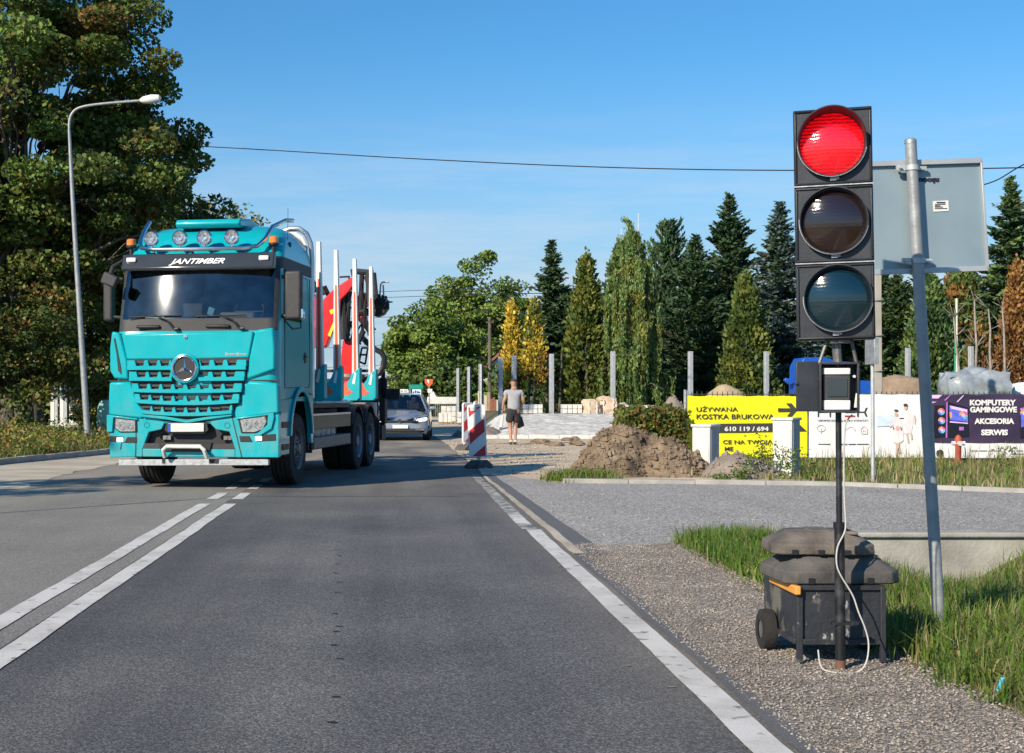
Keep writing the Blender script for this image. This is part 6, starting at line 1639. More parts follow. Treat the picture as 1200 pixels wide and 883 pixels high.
def flat(name, pts_, m, parent, y=yb, th=.004):
    mb = MB(); mb.prism([(Bx(a), Bz(b_)) for a, b_ in pts_], y, y + th, 'XZ'); return mb.build(name, m, parent, smooth=False)
def C3(u, v): return (800 + u / 7.5, 450 + v / 7.5)
text('lettering', 'UŻYWANA', M['ink'], by, (Bx(816), yb, Bz(C3(0, 243)[1])), width=Bx(864.5) - Bx(816), size=.14, bold=.012, align='LEFT', height=.125)
text('lettering', 'KOSTKA BRUKOWA', M['ink'], by, (Bx(816), yb, Bz(C3(0, 309)[1])), width=Bx(907) - Bx(816), size=.14, bold=.012, align='LEFT', height=.105)
flat('arrow', [C3(*p) for p in ((836, 215), (945, 215), (905, 172), (955, 172), (1003, 228), (955, 285), (915, 285), (950, 243), (836, 246))], M['ink'], by)
st_ = flat('dark_stripe', [C3(*p) for p in ((40, 354), (1010, 344), (1090, 418), (100, 434))], M['ink'], by)
text('lettering', '0', M['white'], by, (Bx(C3(992, 0)[0]), yb - .006, Bz(C3(0, 406)[1])), width=.055, size=.14, bold=.03, align='LEFT', height=.09)
text('lettering', '610 119 / 694', M['white'], by, (Bx(C3(366, 0)[0]), yb - .006, Bz(C3(0, 414)[1])), width=Bx(C3(752, 0)[0]) - Bx(C3(366, 0)[0]), size=.14, bold=.03, align='LEFT', height=.10)
text('lettering', 'CE NA TWOJĄ', M['ink'], by, (Bx(C3(352, 0)[0]), yb, Bz(C3(0, 528)[1])), width=Bx(C3(790, 0)[0]) - Bx(C3(352, 0)[0]), size=.14, bold=.012, align='LEFT', height=.115)
text('lettering', 'ME', M['ink'], by, (Bx(C3(368, 0)[0]), yb, Bz(C3(0, 590)[1])), width=Bx(C3(442, 0)[0]) - Bx(C3(368, 0)[0]), size=.14, bold=.012, align='LEFT', height=.09)
# white banner
bwn = banner('white_banner', 'white travel and insurance banner with a couple in white clothes printed at its right', Bx(948), Bx(1084), Bz(536.5), Bz(462), M['ban_w'])
def C4(u, v): return (940 + u / 7.5, 455 + v / 7.5)
def t4(body, u0, u1, v, m, h, bold=.0, col=None): text('lettering', body, m, bwn, (Bx(C4(u0, 0)[0]), yb - .003, Bz(C4(0, v)[1])), width=Bx(C4(u1, 0)[0]) - Bx(C4(u0, 0)[0]), size=.1, bold=bold, align='LEFT', height=h)
lg = M['ink']
for pts_ in (((134, 205), (222, 205), (222, 217), (146, 217), (146, 254), (134, 254)), ((238, 205), (250, 205), (250, 254), (238, 254)), ((480, 172), (492, 172), (492, 206), (545, 206), (558, 172), (572, 172), (556, 212), (572, 250), (556, 250), (540, 216), (492, 216), (492, 250), (480, 250))): flat('logo_letter', [C4(*p) for p in pts_], lg, bwn)
flat('logo_letter', [C4(*p) for p in ((480, 172), (492, 172), (492, 250), (480, 250))], lg, bwn, y=yb - .006)
for v0 in (205, 240): flat('logo_bar', [C4(*p) for p in ((372, v0), (462, v0), (462, v0 + 12), (372, v0 + 12))], M['red_flat'], bwn)
t4('UBEZPIECZENIA & BIURO PODRÓŻY', 134, 578, 291, M['ink'], .045)
for u0, u1 in ((140, 245), (335, 395), (402, 470), (478, 582)): flat('small_print', [C4(*p) for p in ((u0, 490), (u1, 490), (u1, 496), (u0, 496))], M['print_grey'] if 'print_grey' in M else M['ink'], bwn)
M['print_grey'] = mat('print_grey', (.42, .42, .44), .6); M['print_pink'] = mat('print_pink', (.72, .42, .38), .6); M['print_skin'] = mat('print_skin', (.62, .45, .38), .6); M['print_blue'] = mat('print_sea', (.60, .70, .80), .6); M['print_cloth'] = mat('print_cloth', (.80, .74, .74), .6)
mb = MB()
for r0 in (.085,): mb.tube([(Bx(C4(164, 0)[0]) + r0 * math.cos(a), yb, Bz(C4(0, 355)[1]) + r0 * .8 * math.sin(a)) for a in np.linspace(0, 6.28, 20)], .006, 4)
mb.tube([(Bx(C4(164, 0)[0]), yb, Bz(C4(0, 355)[1])), (Bx(C4(164, 0)[0]), yb, Bz(C4(0, 398)[1]))], .006, 4)
car_ = [(370, 382), (375, 362), (395, 356), (412, 342), (440, 344), (452, 360), (462, 366), (462, 380)]; mb.tube([(Bx(C4(a, 0)[0]), yb, Bz(C4(0, b_)[1])) for a, b_ in car_], .005, 4); mb.build('icon', M['print_grey'], bwn)
mb = MB(); hs_ = [(512, 360), (540, 335), (570, 360), (570, 402), (520, 402), (512, 360)]; mb.tube([(Bx(C4(a, 0)[0]), yb, Bz(C4(0, b_)[1])) for a, b_ in hs_], .007, 4); mb.tube([(Bx(C4(a, 0)[0]), yb, Bz(C4(0, b_)[1])) for a, b_ in ((532, 385), (532, 372), (548, 372), (548, 385))], .006, 4); mb.build('icon', M['print_pink'], bwn)
flat('printed_sea', [C4(*p) for p in ((655, 242), (800, 238), (800, 330), (655, 340))], M['print_blue'], bwn, y=yb + .004)
def ell(cx_, cy_, rx_, ry_): return [(cx_ + rx_ * math.cos(a), cy_ + ry_ * math.sin(a)) for a in np.linspace(0, 5.9, 16)]
for pts_, m in ((ell(905, 168, 16, 24), 'print_skin'), (ell(822, 232, 15, 20), 'print_skin'), (((885, 200), (935, 196), (965, 240), (985, 235), (960, 380), (955, 400), (890, 400), (880, 300), (850, 268), (880, 250)), 'print_cloth'),
                (((800, 250), (845, 250), (870, 300), (885, 400), (890, 460), (860, 480), (800, 480), (785, 400), (795, 330)), 'print_cloth'), (((820, 480), (850, 480), (862, 570), (845, 580), (838, 520), (830, 590), (815, 590)), 'print_skin'),
                (((905, 400), (925, 400), (938, 480), (925, 485)), 'print_skin'), (((945, 400), (962, 400), (968, 450), (955, 455)), 'print_skin'), (((985, 240), (997, 270), (992, 320), (984, 318), (986, 270)), 'print_skin'), (ell(835, 352, 18, 22), 'print_pink'), (((795, 335), (760, 345), (762, 338), (800, 318)), 'print_skin')):
    flat('printed_figure', [C4(*p) for p in pts_], M[m], bwn, y=yb + (.0 if m == 'print_cloth' else -.005), th=.003)
for pts_ in (ell(905, 150, 19, 14), ell(822, 196, 19, 8), ((855, 262), (890, 262), (890, 272), (855, 270)), ((800, 335), (806, 360), (800, 372), (795, 350)), ((862, 335), (872, 360), (866, 376), (860, 350))): flat('printed_hair', [C4(*p) for p in pts_], M['ink'], bwn, y=yb - .010, th=.003)
# dark banner
bd_ = banner('dark_banner', 'dark purple computer shop banner with white block letters at the right edge', Bx(1090), Bx(1290), Bz(519), Bz(462.5), M['ban_d'])
def C5(u, v): return (1080 + u / 7.36, 425 + v / 7.36)
def t5(body, u0, u1, v, h, m=None, p=None): text('lettering', body, m or M['white'], p or bd_, (Bx(C5(u0, 0)[0]), yb - .003, Bz(C5(0, v)[1])), width=Bx(C5(u1, 0)[0]) - Bx(C5(u0, 0)[0]), size=.1, bold=.05, align='LEFT', height=h)
t5('KOMPUTERY', 412, 810, 368, .125); t5('GAMINGOWE', 414, 818, 428, .125); t5('AKCESORIA', 452, 795, 528, .125); t5('SERWIS', 510, 740, 625, .125)
M['p_violet'] = mat('print_violet', (.42, .16, .55), .5, var=.3, vs=8); M['p_blue'] = mat('print_neon_blue', (.12, .16, .75), .5, var=.3, vs=8); M['p_lav'] = mat('print_lavender', (.72, .52, .85), .5); M['p_dark'] = mat('print_case_dark', (.012, .012, .02), .4); M['p_ora'] = mat('print_orange', (.8, .35, .12), .5)
for pts_, m, y_ in ((((88, 280), (176, 280), (140, 312), (80, 310)), 'p_lav', 0), (((190, 326), (240, 282), (250, 284), (204, 330)), 'p_violet', 0), (((298, 340), (356, 282), (364, 284), (310, 342)), 'p_lav', 0), (((84, 338), (130, 340), (90, 352)), 'p_lav', 0),
                    (((110, 370), (196, 370), (215, 640), (100, 650)), 'p_dark', 0), (((228, 340), (400, 390), (405, 640), (225, 650)), 'p_dark', 0), (((235, 370), (392, 404), (396, 512), (242, 498)), 'p_blue', -.004), (((240, 372), (330, 392), (390, 408), (388, 430), (300, 410), (250, 400)), 'p_lav', -.008),
                    (((236, 430), (256, 430), (258, 480), (240, 480)), 'p_ora', -.008), (((240, 506), (396, 520), (394, 530), (240, 518)), 'p_lav', -.006), (((320, 556), (360, 556), (360, 586), (320, 586)), 'p_violet', -.006), (((210, 340), (222, 340), (218, 650), (205, 650)), 'p_violet', -.002),
                    (((845, 390), (960, 360), (960, 640), (850, 650)), 'p_dark', 0), (((850, 400), (960, 375), (960, 520), (856, 560)), 'p_blue', -.004), (((845, 395), (950, 372), (950, 390), (846, 412)), 'p_violet', -.008)):
    flat('printed_computer', [C5(*p) for p in pts_], M[m], bd_, y=yb + y_, th=.003)
M['p_cyan'] = mat('print_cyan', (.1, .6, .65), .5); M['p_red'] = mat('print_red', (.8, .1, .2), .5)
for (u, v, r) in ((165, 425, 30), (168, 502, 30), (170, 582, 30), (355, 456, 36), (880, 440, 36)):
    for k, m in enumerate(('p_cyan', 'p_blue', 'p_ora', 'p_red')):
        a0 = k * math.pi / 2; pts_ = [(u, v)] + [(u + r * math.cos(a), v + r * math.sin(a)) for a in np.linspace(a0, a0 + math.pi / 2, 6)]
        flat('printed_fan', [C5(*p) for p in pts_], M[m], bd_, y=yb - .010, th=.003)
    flat('printed_fan', [C5(*p) for p in ell(u, v, r * .45, r * .45)], M['p_lav'], bd_, y=yb - .014, th=.003)
bl = banner('contact_banner', 'white strip banner with grey writing below the dark computer banner', Bx(1094), Bx(1290), Bz(537), Bz(519.5), M['ban_w'])
t5('@', 122, 190, 800, .16, M['ink'], bl)
for u0, u1 in ((420, 480), (492, 560), (575, 650), (740, 800), (812, 870), (760, 880)): flat('small_print', [C5(*p) for p in ((u0, 755 if u0 != 760 else 782), (u1, 755 if u0 != 760 else 782), (u1, 764 if u0 != 760 else 790), (u0, 764 if u0 != 760 else 790))], M['print_grey'], bl)

# cabinets
def cabinet(label, px0, pxm, px1, ptop, pbot, cols_):
    Y = CAM_H * F / (pbot - 465); w1 = (pxm - px0) * Y / F; w2 = (px1 - pxm) * Y / F; h = PZ(ptop, Y)
    t = thing('utility_cabinet', label, 'utility cabinet', (PX(pxm, Y), Y, 0), R(cols_))
    W_ = w1 / math.cos(R(18)); D_ = w2 / .30
    D_ = min(D_, .45)
    mb = MB(); mb.box((-W_ / 2, D_ / 2, (h - .04) / 2 - .05), (W_, D_, h - .04 + .1)); b = mb.build('body', M['cab_grey'], t, bevel=.012)
    mb = MB(); mb.box((-W_ / 2, D_ / 2, h - .02), (W_ + .05, D_ + .05, .05)); mb.build('lid', M['cab_grey'], t, bevel=.015)
    mb = MB(); mb.box((-W_ / 2, -.006, h * .56), (W_ * .9, .012, h * .72)); d = mb.build('door', M['cab_grey'], t, bevel=.006)
    mb = MB(); mb.box((-W_ / 2, -.004, h * .17), (W_, .006, .008)); [mb.box((.004, D_ * (.15 + k * .14), h * .5), (.012, .012, h * .9)) for k in range(6)]; mb.build('rib', M['print_grey'], b)
    mb = MB(); [mb.box((-W_ * (.82 - k * .26), -.018, h * .42), (.02, .02, .09)) for k in range(3 if W_ > .5 else 1)]; mb.build('lock', M['steel'], d)
    return t
M['cab_grey'] = mat('cabinet_polyester', (.66, .66, .62), .6, var=.08, vs=4)
cabinet('wide pale grey utility cabinet in front of the left end of the yellow banner', 811, 832, 847, 498, 556, -34)
cabinet('narrow tall grey utility cabinet with weeds in front, before the yellow banner arrow', 906, 928, 937, 490, 559, -34)

# hydrant
hy = thing('fire_hydrant', 'red fire hydrant standing in the grass below the dark banner', 'hydrant', (PX(1123, 29.5), 29.5, 0))
mb = MB(); mb.lathe([(.09, 0), (.09, .04), (.06, .06), (.06, .35), (.075, .38), (.075, .5), (.05, .56), (0, .60)], 'Z', 18); mb.build('barrel', mat('hydrant_red', (.42, .08, .05), .6, var=.2), hy)
mb = MB(); mb.lathe([(0, -.13), (.045, -.13), (.045, .13), (0, .13)], 'X', 14, (0, 0, .42)); mb.lathe([(0, -.11), (.05, -.11), (.05, 0)], 'Y', 14, (0, 0, .42)); mb.build('outlet', M['dirty_white'], hy)

# ---- mounds
def mound(name, label, c, rx_, ry_, h, m, seed=0, rough=.16, z0_=0.0, clods=260, cat='dirt heap', peaks=((0, 0, 1),)):
    t = thing(name, label, cat, (c[0], c[1], z0_))
    n = 110; V = []
    for j in range(n + 1):
        for i in range(n + 1):
            x = (i / n * 2 - 1) * 1.25; y = (j / n * 2 - 1) * 1.25
            k = 0
            for (a, b_, s) in peaks: 
                d = math.hypot((x - a) / (.55 + .45 * s), (y - b_) / (.6 + .4 * s)); k = max(k, s * (math.sin(max(0, 1 - d) * math.pi / 2) ** 1.05))
            p = Vector((x * rx_, y * ry_, seed))
            z = h * k * (1 + rough * 1.2 * noise.noise(p * 1.6)) + (h * rough * .8 * noise.noise(p * 3.2) + h * rough * .22 * noise.noise(p * 8)) * min(1, k * 4)
            V.append((x * rx_, y * ry_, z - .03 if k > 0 else -.06))
    FQ = [(j * (n + 1) + i, j * (n + 1) + i + 1, (j + 1) * (n + 1) + i + 1, (j + 1) * (n + 1) + i) for j in range(n) for i in range(n)]
    b = npmesh('heap', V, FQ, m, t, smooth=True)
    r2 = np.random.default_rng(seed + 5); Va = np.array(V).reshape(n + 1, n + 1, 3); pts_ = []
    base = np.array([(1, 0, 0), (-1, 0, 0), (0, 1, 0), (0, -1, 0), (0, 0, 1), (0, 0, -.6)]); tri = np.array([(0, 2, 4), (2, 1, 4), (1, 3, 4), (3, 0, 4), (2, 0, 5), (1, 2, 5), (3, 1, 5), (0, 3, 5)])
    P_ = []
    while len(P_) < clods:
        i, j = r2.integers(0, n), r2.integers(0, n)
        if Va[j, i, 2] > 0.0: P_.append(Va[j, i])
    P_ = np.array(P_); s = .006 + .06 * r2.random(clods) ** 7
    W_ = P_[:, None] + base[None] * (1 + .35 * r2.standard_normal((clods, 6, 3))) * s[:, None, None]
    o = npmesh('clod', W_, tri[None] + (np.arange(clods) * 6)[:, None, None], m, t, k=3); o['kind'] = 'stuff'
    return t
M['earth'] = mat('dug_earth', (.13, .092, .06), .97, var=.3, vs=2.2, bump=1.0, bs=22, col2=(.30, .225, .15), detail=10)
M['sand'] = mat('builders_sand', (.40, .31, .19), .95, var=.15, vs=3, bump=.5, bs=18)
M['stonepile'] = mat('stone_pile', (.24, .20, .17), .95, var=.2, vs=4, bump=.8, bs=12)
mound('dirt_heap', 'large lumpy brown dirt heap at the kerb left of the utility cabinets', (PX(752, 25.6), 25.6), 1.0, 1.2, .92, M['earth'], 4, .2, peaks=((-.25, .3, 1), (.35, -.1, .75), (-.55, -.2, .6), (.7, .2, .5)), clods=7000)
mound('dirt_heap', 'smaller sandy dirt heap between the two utility cabinets', (PX(866, 24.6), 24.6), .68, .7, .50, M['stonepile'], 9, .2, peaks=((0, 0, 1), (.45, 0, .5)), clods=500)
mound('sand_heap', 'sand heap showing over the top of the yellow banner', (PX(850, 40), 40), 1.5, 1.2, PZ(451, 40), M['sand'], 12, .06, clods=120)
mound('stone_heap', 'brown stone heap behind the hedge left of the yellow banner', (PX(790, 50), 50), .7, .7, PZ(463, 50) - .5, M['stonepile'], 15, .15, z0_=.45, clods=150)
mound('spoil_heap', 'low grey spoil by the man, left of the pale sett bank', (PX(562, 49), 49), 1.1, 1.2, .42, M['stonepile'], 17, .15, clods=300)

# ---- yard posts
py_ = [(647, 415, 56), (719, 412, 56), (810, 412, 56), (899, 412, 56), (1065, 408, 56), (1139, 406, 56), (603, 417, 56.5), (587, 419, 58), (565, 427, 69), (551, 430, 77), (538, 432, 86), (1225, 405, 56)]
for k, (px, top, Y) in enumerate(py_):
    h = 2.55 if k < 8 else 2.5; zt = PZ(top, Y)
    mb = MB(); zb_ = .4 if k < 8 or k == 11 else -.05
    L_ = zt - zb_
    w_ = .145
    mb.box((0, 0, L_ / 2), (w_, .035, L_)); mb.box((0, .13, L_ / 2), (w_, .035, L_)); mb.box((0, .065, L_ / 2), (.04, .1, L_))
    o = mb.build('steel_post', M['galv_light'], bevel=.004); o.location = (PX(px, Y), Y, zb_); o.rotation_euler.z = .25 if k < 8 else .9
    lb = ['just right of the man and the golden thujas', 'behind the white pallets and the big sand bags', 'at the left end of the yellow banner', 'rising between the yellow banner arrow and the blue digger', 'just left of the leaning sign pole', 'behind the wrapped pallet at the right',
          'directly behind the head of the man', 'close left of the man', 'third from the man towards the far oak', 'second from the far end of the post row', 'last and farthest of the row', 'just outside the right edge'][k]
    tag(o, 'bright galvanised H section steel post ' + lb, 'steel post', 'upright fence posts around the yard')

# ---- pallets of setts
def pallet(label, px0, px1, ptop, Y, z0_, rows=2, cols_=4, depth=.8, m=None, base=True):
    W_ = (px1 - px0) * Y / F; zt = PZ(ptop, Y); H = zt - z0_
    t = thing('paver_pallet', label, 'pallet', (PX((px0 + px1) / 2, Y), Y, z0_))
    mb = MB(); bw_ = W_ / cols_; bh = (H - .1) / rows
    for r in range(rows):
        for c in range(cols_):
            for d in range(2): mb.box((-W_ / 2 + bw_ * (c + .5), depth * (d - .5) / 2, .1 + bh * (r + .5)), (bw_ - .018, depth / 2 - .015, bh - .015))
    mb.build('paver_stack', m or M['dirty_white'], t, bevel=.012)
    mb = MB()
    for x in (-W_ * .42, 0, W_ * .42): mb.box((x, 0, .035), (.1, depth, .07))
    mb.box((0, 0, .085), (W_, depth, .02)); mb.build('wooden_base', M['wood'], t)
    return t
M['wood'] = mat('raw_wood', (.36, .26, .16), .8, var=.25, vs=3, bump=.3)
pallet('pallet of pale pavers right beside the walking man', 612, 635, 474, 55.5, .62, 2, 4)
pallet('pallet of pale pavers left of the big sand bags', 658, 681, 474, 55.5, .62, 2, 4)
pallet('stacked pallet of pale blocks beside the road behind the taxi', 517, 534, 476, 74, -.0, 3, 3)
pallet('low pallet of pale blocks in front of the taller one beside the road', 514, 529, 484, 72, 0, 1, 3)
pallet('pale block stack at the far end of the steel posts', 536, 545, 483, 70, 0, 2, 2)
pallet('row of pale kerb stones behind the hedge', 733, 765, 475, 55, .55, 1, 6)
# wrapped loads over the banners
def lumpy(name, label, cat, px0, px1, ptop, Y, z0_, m, seed=0, depth=.8, ps=.12, strap=None, group=None):
    W_ = (px1 - px0) * Y / F; H = PZ(ptop, Y) - z0_
    bm = bmesh.new(); bmesh.ops.create_cube(bm, size=1); bmesh.ops.subdivide_edges(bm, edges=bm.edges, cuts=11, use_grid_fill=True)
    for v in bm.verts:
        p = v.co.copy(); r = max(abs(p.x), abs(p.y), abs(p.z)); s = p.normalized() * .62
        p = p.lerp(s, .35)
        nn = noise.noise_vector(Vector((v.co.x * 2.2 * W_, v.co.y * 3, v.co.z * 3 * H + seed))) * ps + noise.noise_vector(Vector((v.co.x * 7 * W_, v.co.y * 8, v.co.z * 8 + seed))) * ps * .35
        v.co = Vector((p.x * W_, p.y * depth, (p.z + .5) * H)) + Vector((nn.x, nn.y, nn.z * (0.2 + p.z + .5)))
    me = bpy.data.meshes.new(name); bm.to_mesh(me); bm.free()
    o = link_mesh(name, me, m, ang=50); o.location = (PX((px0 + px1) / 2, Y), Y, z0_); tag(o, label, cat, group)
    if strap:
        mb = MB()
        for f in (-.25, .25): mb.tube([(f * W_, -depth * .58, .05), (f * W_, -depth * .58, H * .92), (f * W_, 0, H * 1.02)], .02, 5)
        mb.build('strap', strap, o)
    return o
M['bag'] = mat('woven_bag', (.60, .46, .34), .85, var=.12, vs=6, bump=.5, bs=25)
M['film'] = mat('crumpled_film', (.30, .34, .37), .25, var=.25, vs=4, bump=.6, bs=9, coat=.5)
for k, (a, b_, tp_, lb) in enumerate(((684, 702, 470, 'beige woven bulk bag, left one of the slumped group on the setts'), (700, 722, 467, 'beige woven bulk bag, tallest and middle one of the slumped group'), (716, 733, 474, 'beige woven bulk bag, right one of the slumped group'))):
    lumpy('bulk_bag', lb, 'bulk bag', a, b_, tp_, 55 + k * .3, .6, M['bag'], k * 7, .8, .14, M['dirty_white'], 'bulk bags on the sett bank')
lumpy('wrapped_pallet', 'pallet load wrapped in crumpled grey film above the dark banner', 'wrapped pallet', 1104, 1178, 436, 44, .4, M['film'], 3, 1.1, .16)
lumpy('wrapped_pallet', 'plain brown crate load behind the thin sign post', 'crate', 1033, 1074, 442, 44, .3, mat('brown_cardboard', (.33, .24, .17), .8, var=.15), 5, 1.0, .03)
lumpy('white_sack_load', 'white wrapped load beyond the dark banner at the right edge', 'wrapped pallet', 1180, 1215, 451, 45, .3, M['white'], 8, 1.0, .05)
# blue digger glimpsed behind the controller box
dg = thing('blue_excavator', 'small blue excavator glimpsed behind the traffic light controller box', 'excavator', (PX(965, 48), 48, .1))
def dgp(name, pts_, y0, y1, m, bev=.03):
    mb = MB(); mb.prism([(PX(a, 48) - PX(965, 48), PZ(b_, 48) - .1) for a, b_ in pts_], y0, y1, 'XZ'); return mb.build(name, m, dg, bevel=bev)
dgp('cab', [(930, 462), (931, 430), (936, 420), (960, 419), (975, 424), (994, 425), (1000, 436), (1000, 462)], -.6, .6, M['blue'])
dgp('cab_window', [(940, 428), (958, 427), (958, 444), (940, 446)], -.63, -.6, M['black'], .01)
dgp('engine_cover', [(1000, 446), (1016, 447), (1017, 464), (1000, 464)], -.5, .5, M['blue'])
dgp('track', [(928, 478), (926, 470), (932, 464), (1012, 464), (1018, 470), (1016, 478)], -.8, .8, M['black'])
dgp('arm', [(926, 452), (918, 446), (920, 443), (934, 446)], -.1, .1, M['blue'])

# green and white slender pole in the yard
fp = thing('garden_pole', 'slender green and white pole standing in front of the conifers right of the sign pole', 'pole', (PX(1121, 57), 57, .5)); mb = MB(); mb.tube([(0, 0, 0), (0, 0, PZ(350, 57) - .5)], .045, 8); mb.build('white_stake', M['dirty_white'], fp); mb = MB(); mb.tube([(-.12, 0, 0), (-.02, 0, PZ(362, 57) - .5)], .035, 8); mb.build('green_stake', mat('green_plastic', (.02, .25, .12), .6), fp)
# two thin white masts beyond the cedar
for px, top, lb in ((748, 250, 'thin white radio mast rising beyond the weeping cedar tip'), (728, 268, 'shorter thin white mast left of the weeping cedar tip')):
    mb = MB(); mb.tube([(0, 0, 0), (0, 0, PZ(top, 110))], [.05, .02], 6); o = mb.build('radio_mast', M['white']); o.location = (PX(px, 110), 110, 0); tag(o, lb, 'mast')

# ---- far road signs
ts = thing('town_sign', 'green place name sign above a white and blue built up area sign, behind the taxi', 'road sign', (PX(487, 95), 95, 0))
mb = MB(); [mb.tube([(x, 0, -.1), (x, 0, PZ(452, 95))], .04, 8) for x in (-.35, .35)]; mb.build('pole', M['galv'], ts)
def tsb(name, a, b_, c, d, m, y=-.06, par=None): mb = MB(); mb.box(((PX((a + b_) / 2, 95) - PX(487, 95)), y, PZ((c + d) / 2, 95)), ((b_ - a) * 95 / F, .04, (d - c) * 95 / F)); return mb.build(name, m, par or ts, bevel=.01)
g_ = tsb('name_plate', 479.5, 496, 451, 456, mat('sign_green', (0, .28, .22), .5)); text('lettering', 'MIKOŁÓW', M['white'], g_, (PX(487.7, 95) - PX(487, 95), -.085, PZ(454.8, 95)), width=.6, size=.2, height=.12) if False else None
w_ = tsb('area_plate', 483, 493.5, 456.5, 463, M['white']); mb = MB()
for a, h in ((484.5, 2), (487, 3.4), (489.5, 2.4), (491.5, 1.6)): mb.box((PX(a, 95) - PX(487, 95), -.085, PZ(461 - h / 2, 95)), (.1, .006, h * 95 / F))
mb.build('skyline_symbol', M['blue'], w_)
rs_ = thing('diversion_sign', 'orange red warning sign stacked over white plates on a post beside the far road', 'road sign', (PX(503, 88), 88, 0))
mb = MB(); mb.tube([(0, 0, -.1), (0, 0, PZ(448, 88))], .04, 8); mb.build('pole', M['galv'], rs_)
def rsp(name, pts_, m, y=-.05, par=None): mb = MB(); mb.prism([(PX(a, 88) - PX(503, 88), PZ(b_, 88)) for a, b_ in pts_], y - .02, y, 'XZ'); return mb.build(name, m, par or rs_)
r1 = rsp('warning_plate', [(497.5, 444.5), (507.5, 444.5), (507, 449), (503.5, 453.5), (501.5, 453.5), (498, 449)], mat('sign_orange', (.72, .14, .05), .5)); rsp('symbol', [(500, 445.5), (503, 445.5), (503, 450), (501, 448)], M['white'], -.08, r1)
rsp('white_plate', [(501, 456), (506.5, 456), (506.5, 460.5), (501, 460.5)], M['white']); rsp('white_plate', [(504, 461), (508, 459), (511, 465), (507, 469), (504, 468)], M['white'])
mb = MB(); mb.box((0, 0, .5), (2.2, 1.2, 1.0)); o = mb.build('site_box', M['dirty_white'], bevel=.05); o.location = (PX(519, 92), 92, .9); o.scale = (.9, 1, .45); tag(o, 'small pale flat canopy beyond the pallets by the far road', 'canopy')

# far house and plank fence beyond the man
ho = thing('far_house', 'white gabled house mostly hidden behind the far oak', 'house', (PX(588, 115), 115, 0))
mb = MB(); mb.prism([(-1.8, 0), (2.4, 0), (2.4, 3.0), (.3, 5.0), (-1.8, 3.0)], 0, 7, 'XZ'); mb.build('wall', M['dirty_white'], ho)
mb = MB(); mb.prism([(-2.2, 2.8), (.3, 5.15), (2.8, 2.8), (2.8, 3.0), (.3, 5.4), (-2.2, 3.0)], -.3, 7.2, 'XZ'); mb.build('roof', mat('red_roof', (.3, .13, .09), .8), ho)
mb = MB(); mb.box((.3, -.02, 1.5), (.9, .06, 1.1)); mb.box((.3, -.02, 3.6), (.7, .06, .8)); mb.build('window', M['black'], ho)
pf = thing('plank_fence', 'patchy plank fence of pale and reddish boards behind the walking man', 'fence', (0, 80, 0))
xs_ = np.arange(PX(558, 80), PX(592, 80), .17)
for k, x in enumerate(xs_):
    mb = MB(); h = 1.55 + .12 * math.sin(k * 1.7) - (.4 if k % 5 == 0 else 0); mb.box((x, 0, h / 2), (.15, .03, h)); mb.build('board', [M['wood'], mat('pale_board', (.62, .55, .44), .8), mat('reddish_board', (.30, .12, .08), .8)][k % 3] if k < 3 else [M['wood'], bpy.data.materials['pale_board'], bpy.data.materials['reddish_board']][(k * 7 // 3) % 3], pf)
mb = MB(); mb.box(((xs_[0] + xs_[-1]) / 2, .04, .5), (xs_[-1] - xs_[0], .05, .08)); mb.build('rail', M['wood'], pf)
# small grey gate fence left of the pallets
gf = thing('picket_fence', 'grey garden fence by the far road behind the pallets', 'fence', (0, 96, 0)); mb = MB()
for x in np.arange(PX(508, 96), PX(534, 96), .13): mb.box((x, 0, .55), (.07, .03, 1.1))
mb.build('picket', M['steel'], gf)['kind'] = 'stuff'
# pieces of broken asphalt on the works area
random.seed(5)
for k in range(9):
    px, py = random.uniform(630, 705), random.uniform(515, 524); p = G(px, py)
    bm = bmesh.new(); bmesh.ops.create_icosphere(bm, subdivisions=2, radius=random.uniform(.10, .28))
    for q in bm.verts: q.co *= 1 + .4 * noise.noise(q.co * 5 + Vector((k, 0, 0))); q.co.z *= .35
    me = bpy.data.meshes.new('rubble'); bm.to_mesh(me); bm.free(); o = link_mesh('rubble', me, M['earth'], ang=20); o.location = (p.x, p.y, .05)
    tag(o, 'dark lump of broken ground lying on the sandy works area', 'rubble', 'rubble lumps right of the man')
# ================================================================== TAXI
random.seed(9)
tx = thing('taxi_car', 'grey blue taxi with a roof sign following behind the timber truck', 'car', (PX(468, 46.3), 44.9, 0), R(-3))
M['carpaint'] = mat('blue_grey_metallic', (.30, .33, .37), .3, .35, .06, 4, coat=1.0)
# y stations from the nose (-) backwards;  (y, half width, belt z, centre z, sill z)
ST = [(0.00, .62, .52, .56, .26), (.06, .78, .60, .66, .22), (.22, .87, .68, .76, .2), (.60, .905, .76, .84, .2), (1.05, .915, .84, .93, .2), (1.35, .915, .90, .98, .2), (2.2, .92, .94, .98, .2), (3.2, .92, .97, .99, .2), (4.1, .90, 1.0, 1.02, .22), (4.6, .84, 1.0, 1.04, .3), (4.75, .74, .92, .95, .36)]
mb = MB(); rows = []
for (y, w_, zb_, zc_, zs) in ST:
    r = [(-w_ + .06, y, zs), (-w_ - .0, y, zs + .12), (-w_, y, (zs + zb_) / 2), (-w_ + .03, y, zb_ - .04), (-w_ + .10, y, zb_ + .01), (-w_ * .55, y, zc_ - .01), (0, y, zc_)]
    r = r + [(-a, b_, c) for a, b_, c in reversed(r[:-1])]; rows.append(r)
m_ = len(rows[0])
for i in range(len(rows) - 1):
    for j in range(m_ - 1): mb.add([rows[i][j], rows[i][j + 1], rows[i + 1][j + 1], rows[i + 1][j]], [(0, 1, 2, 3)])
mb.add(rows[0], [tuple(range(m_))]); mb.add(rows[-1], [tuple(range(m_))])
me_b = mb
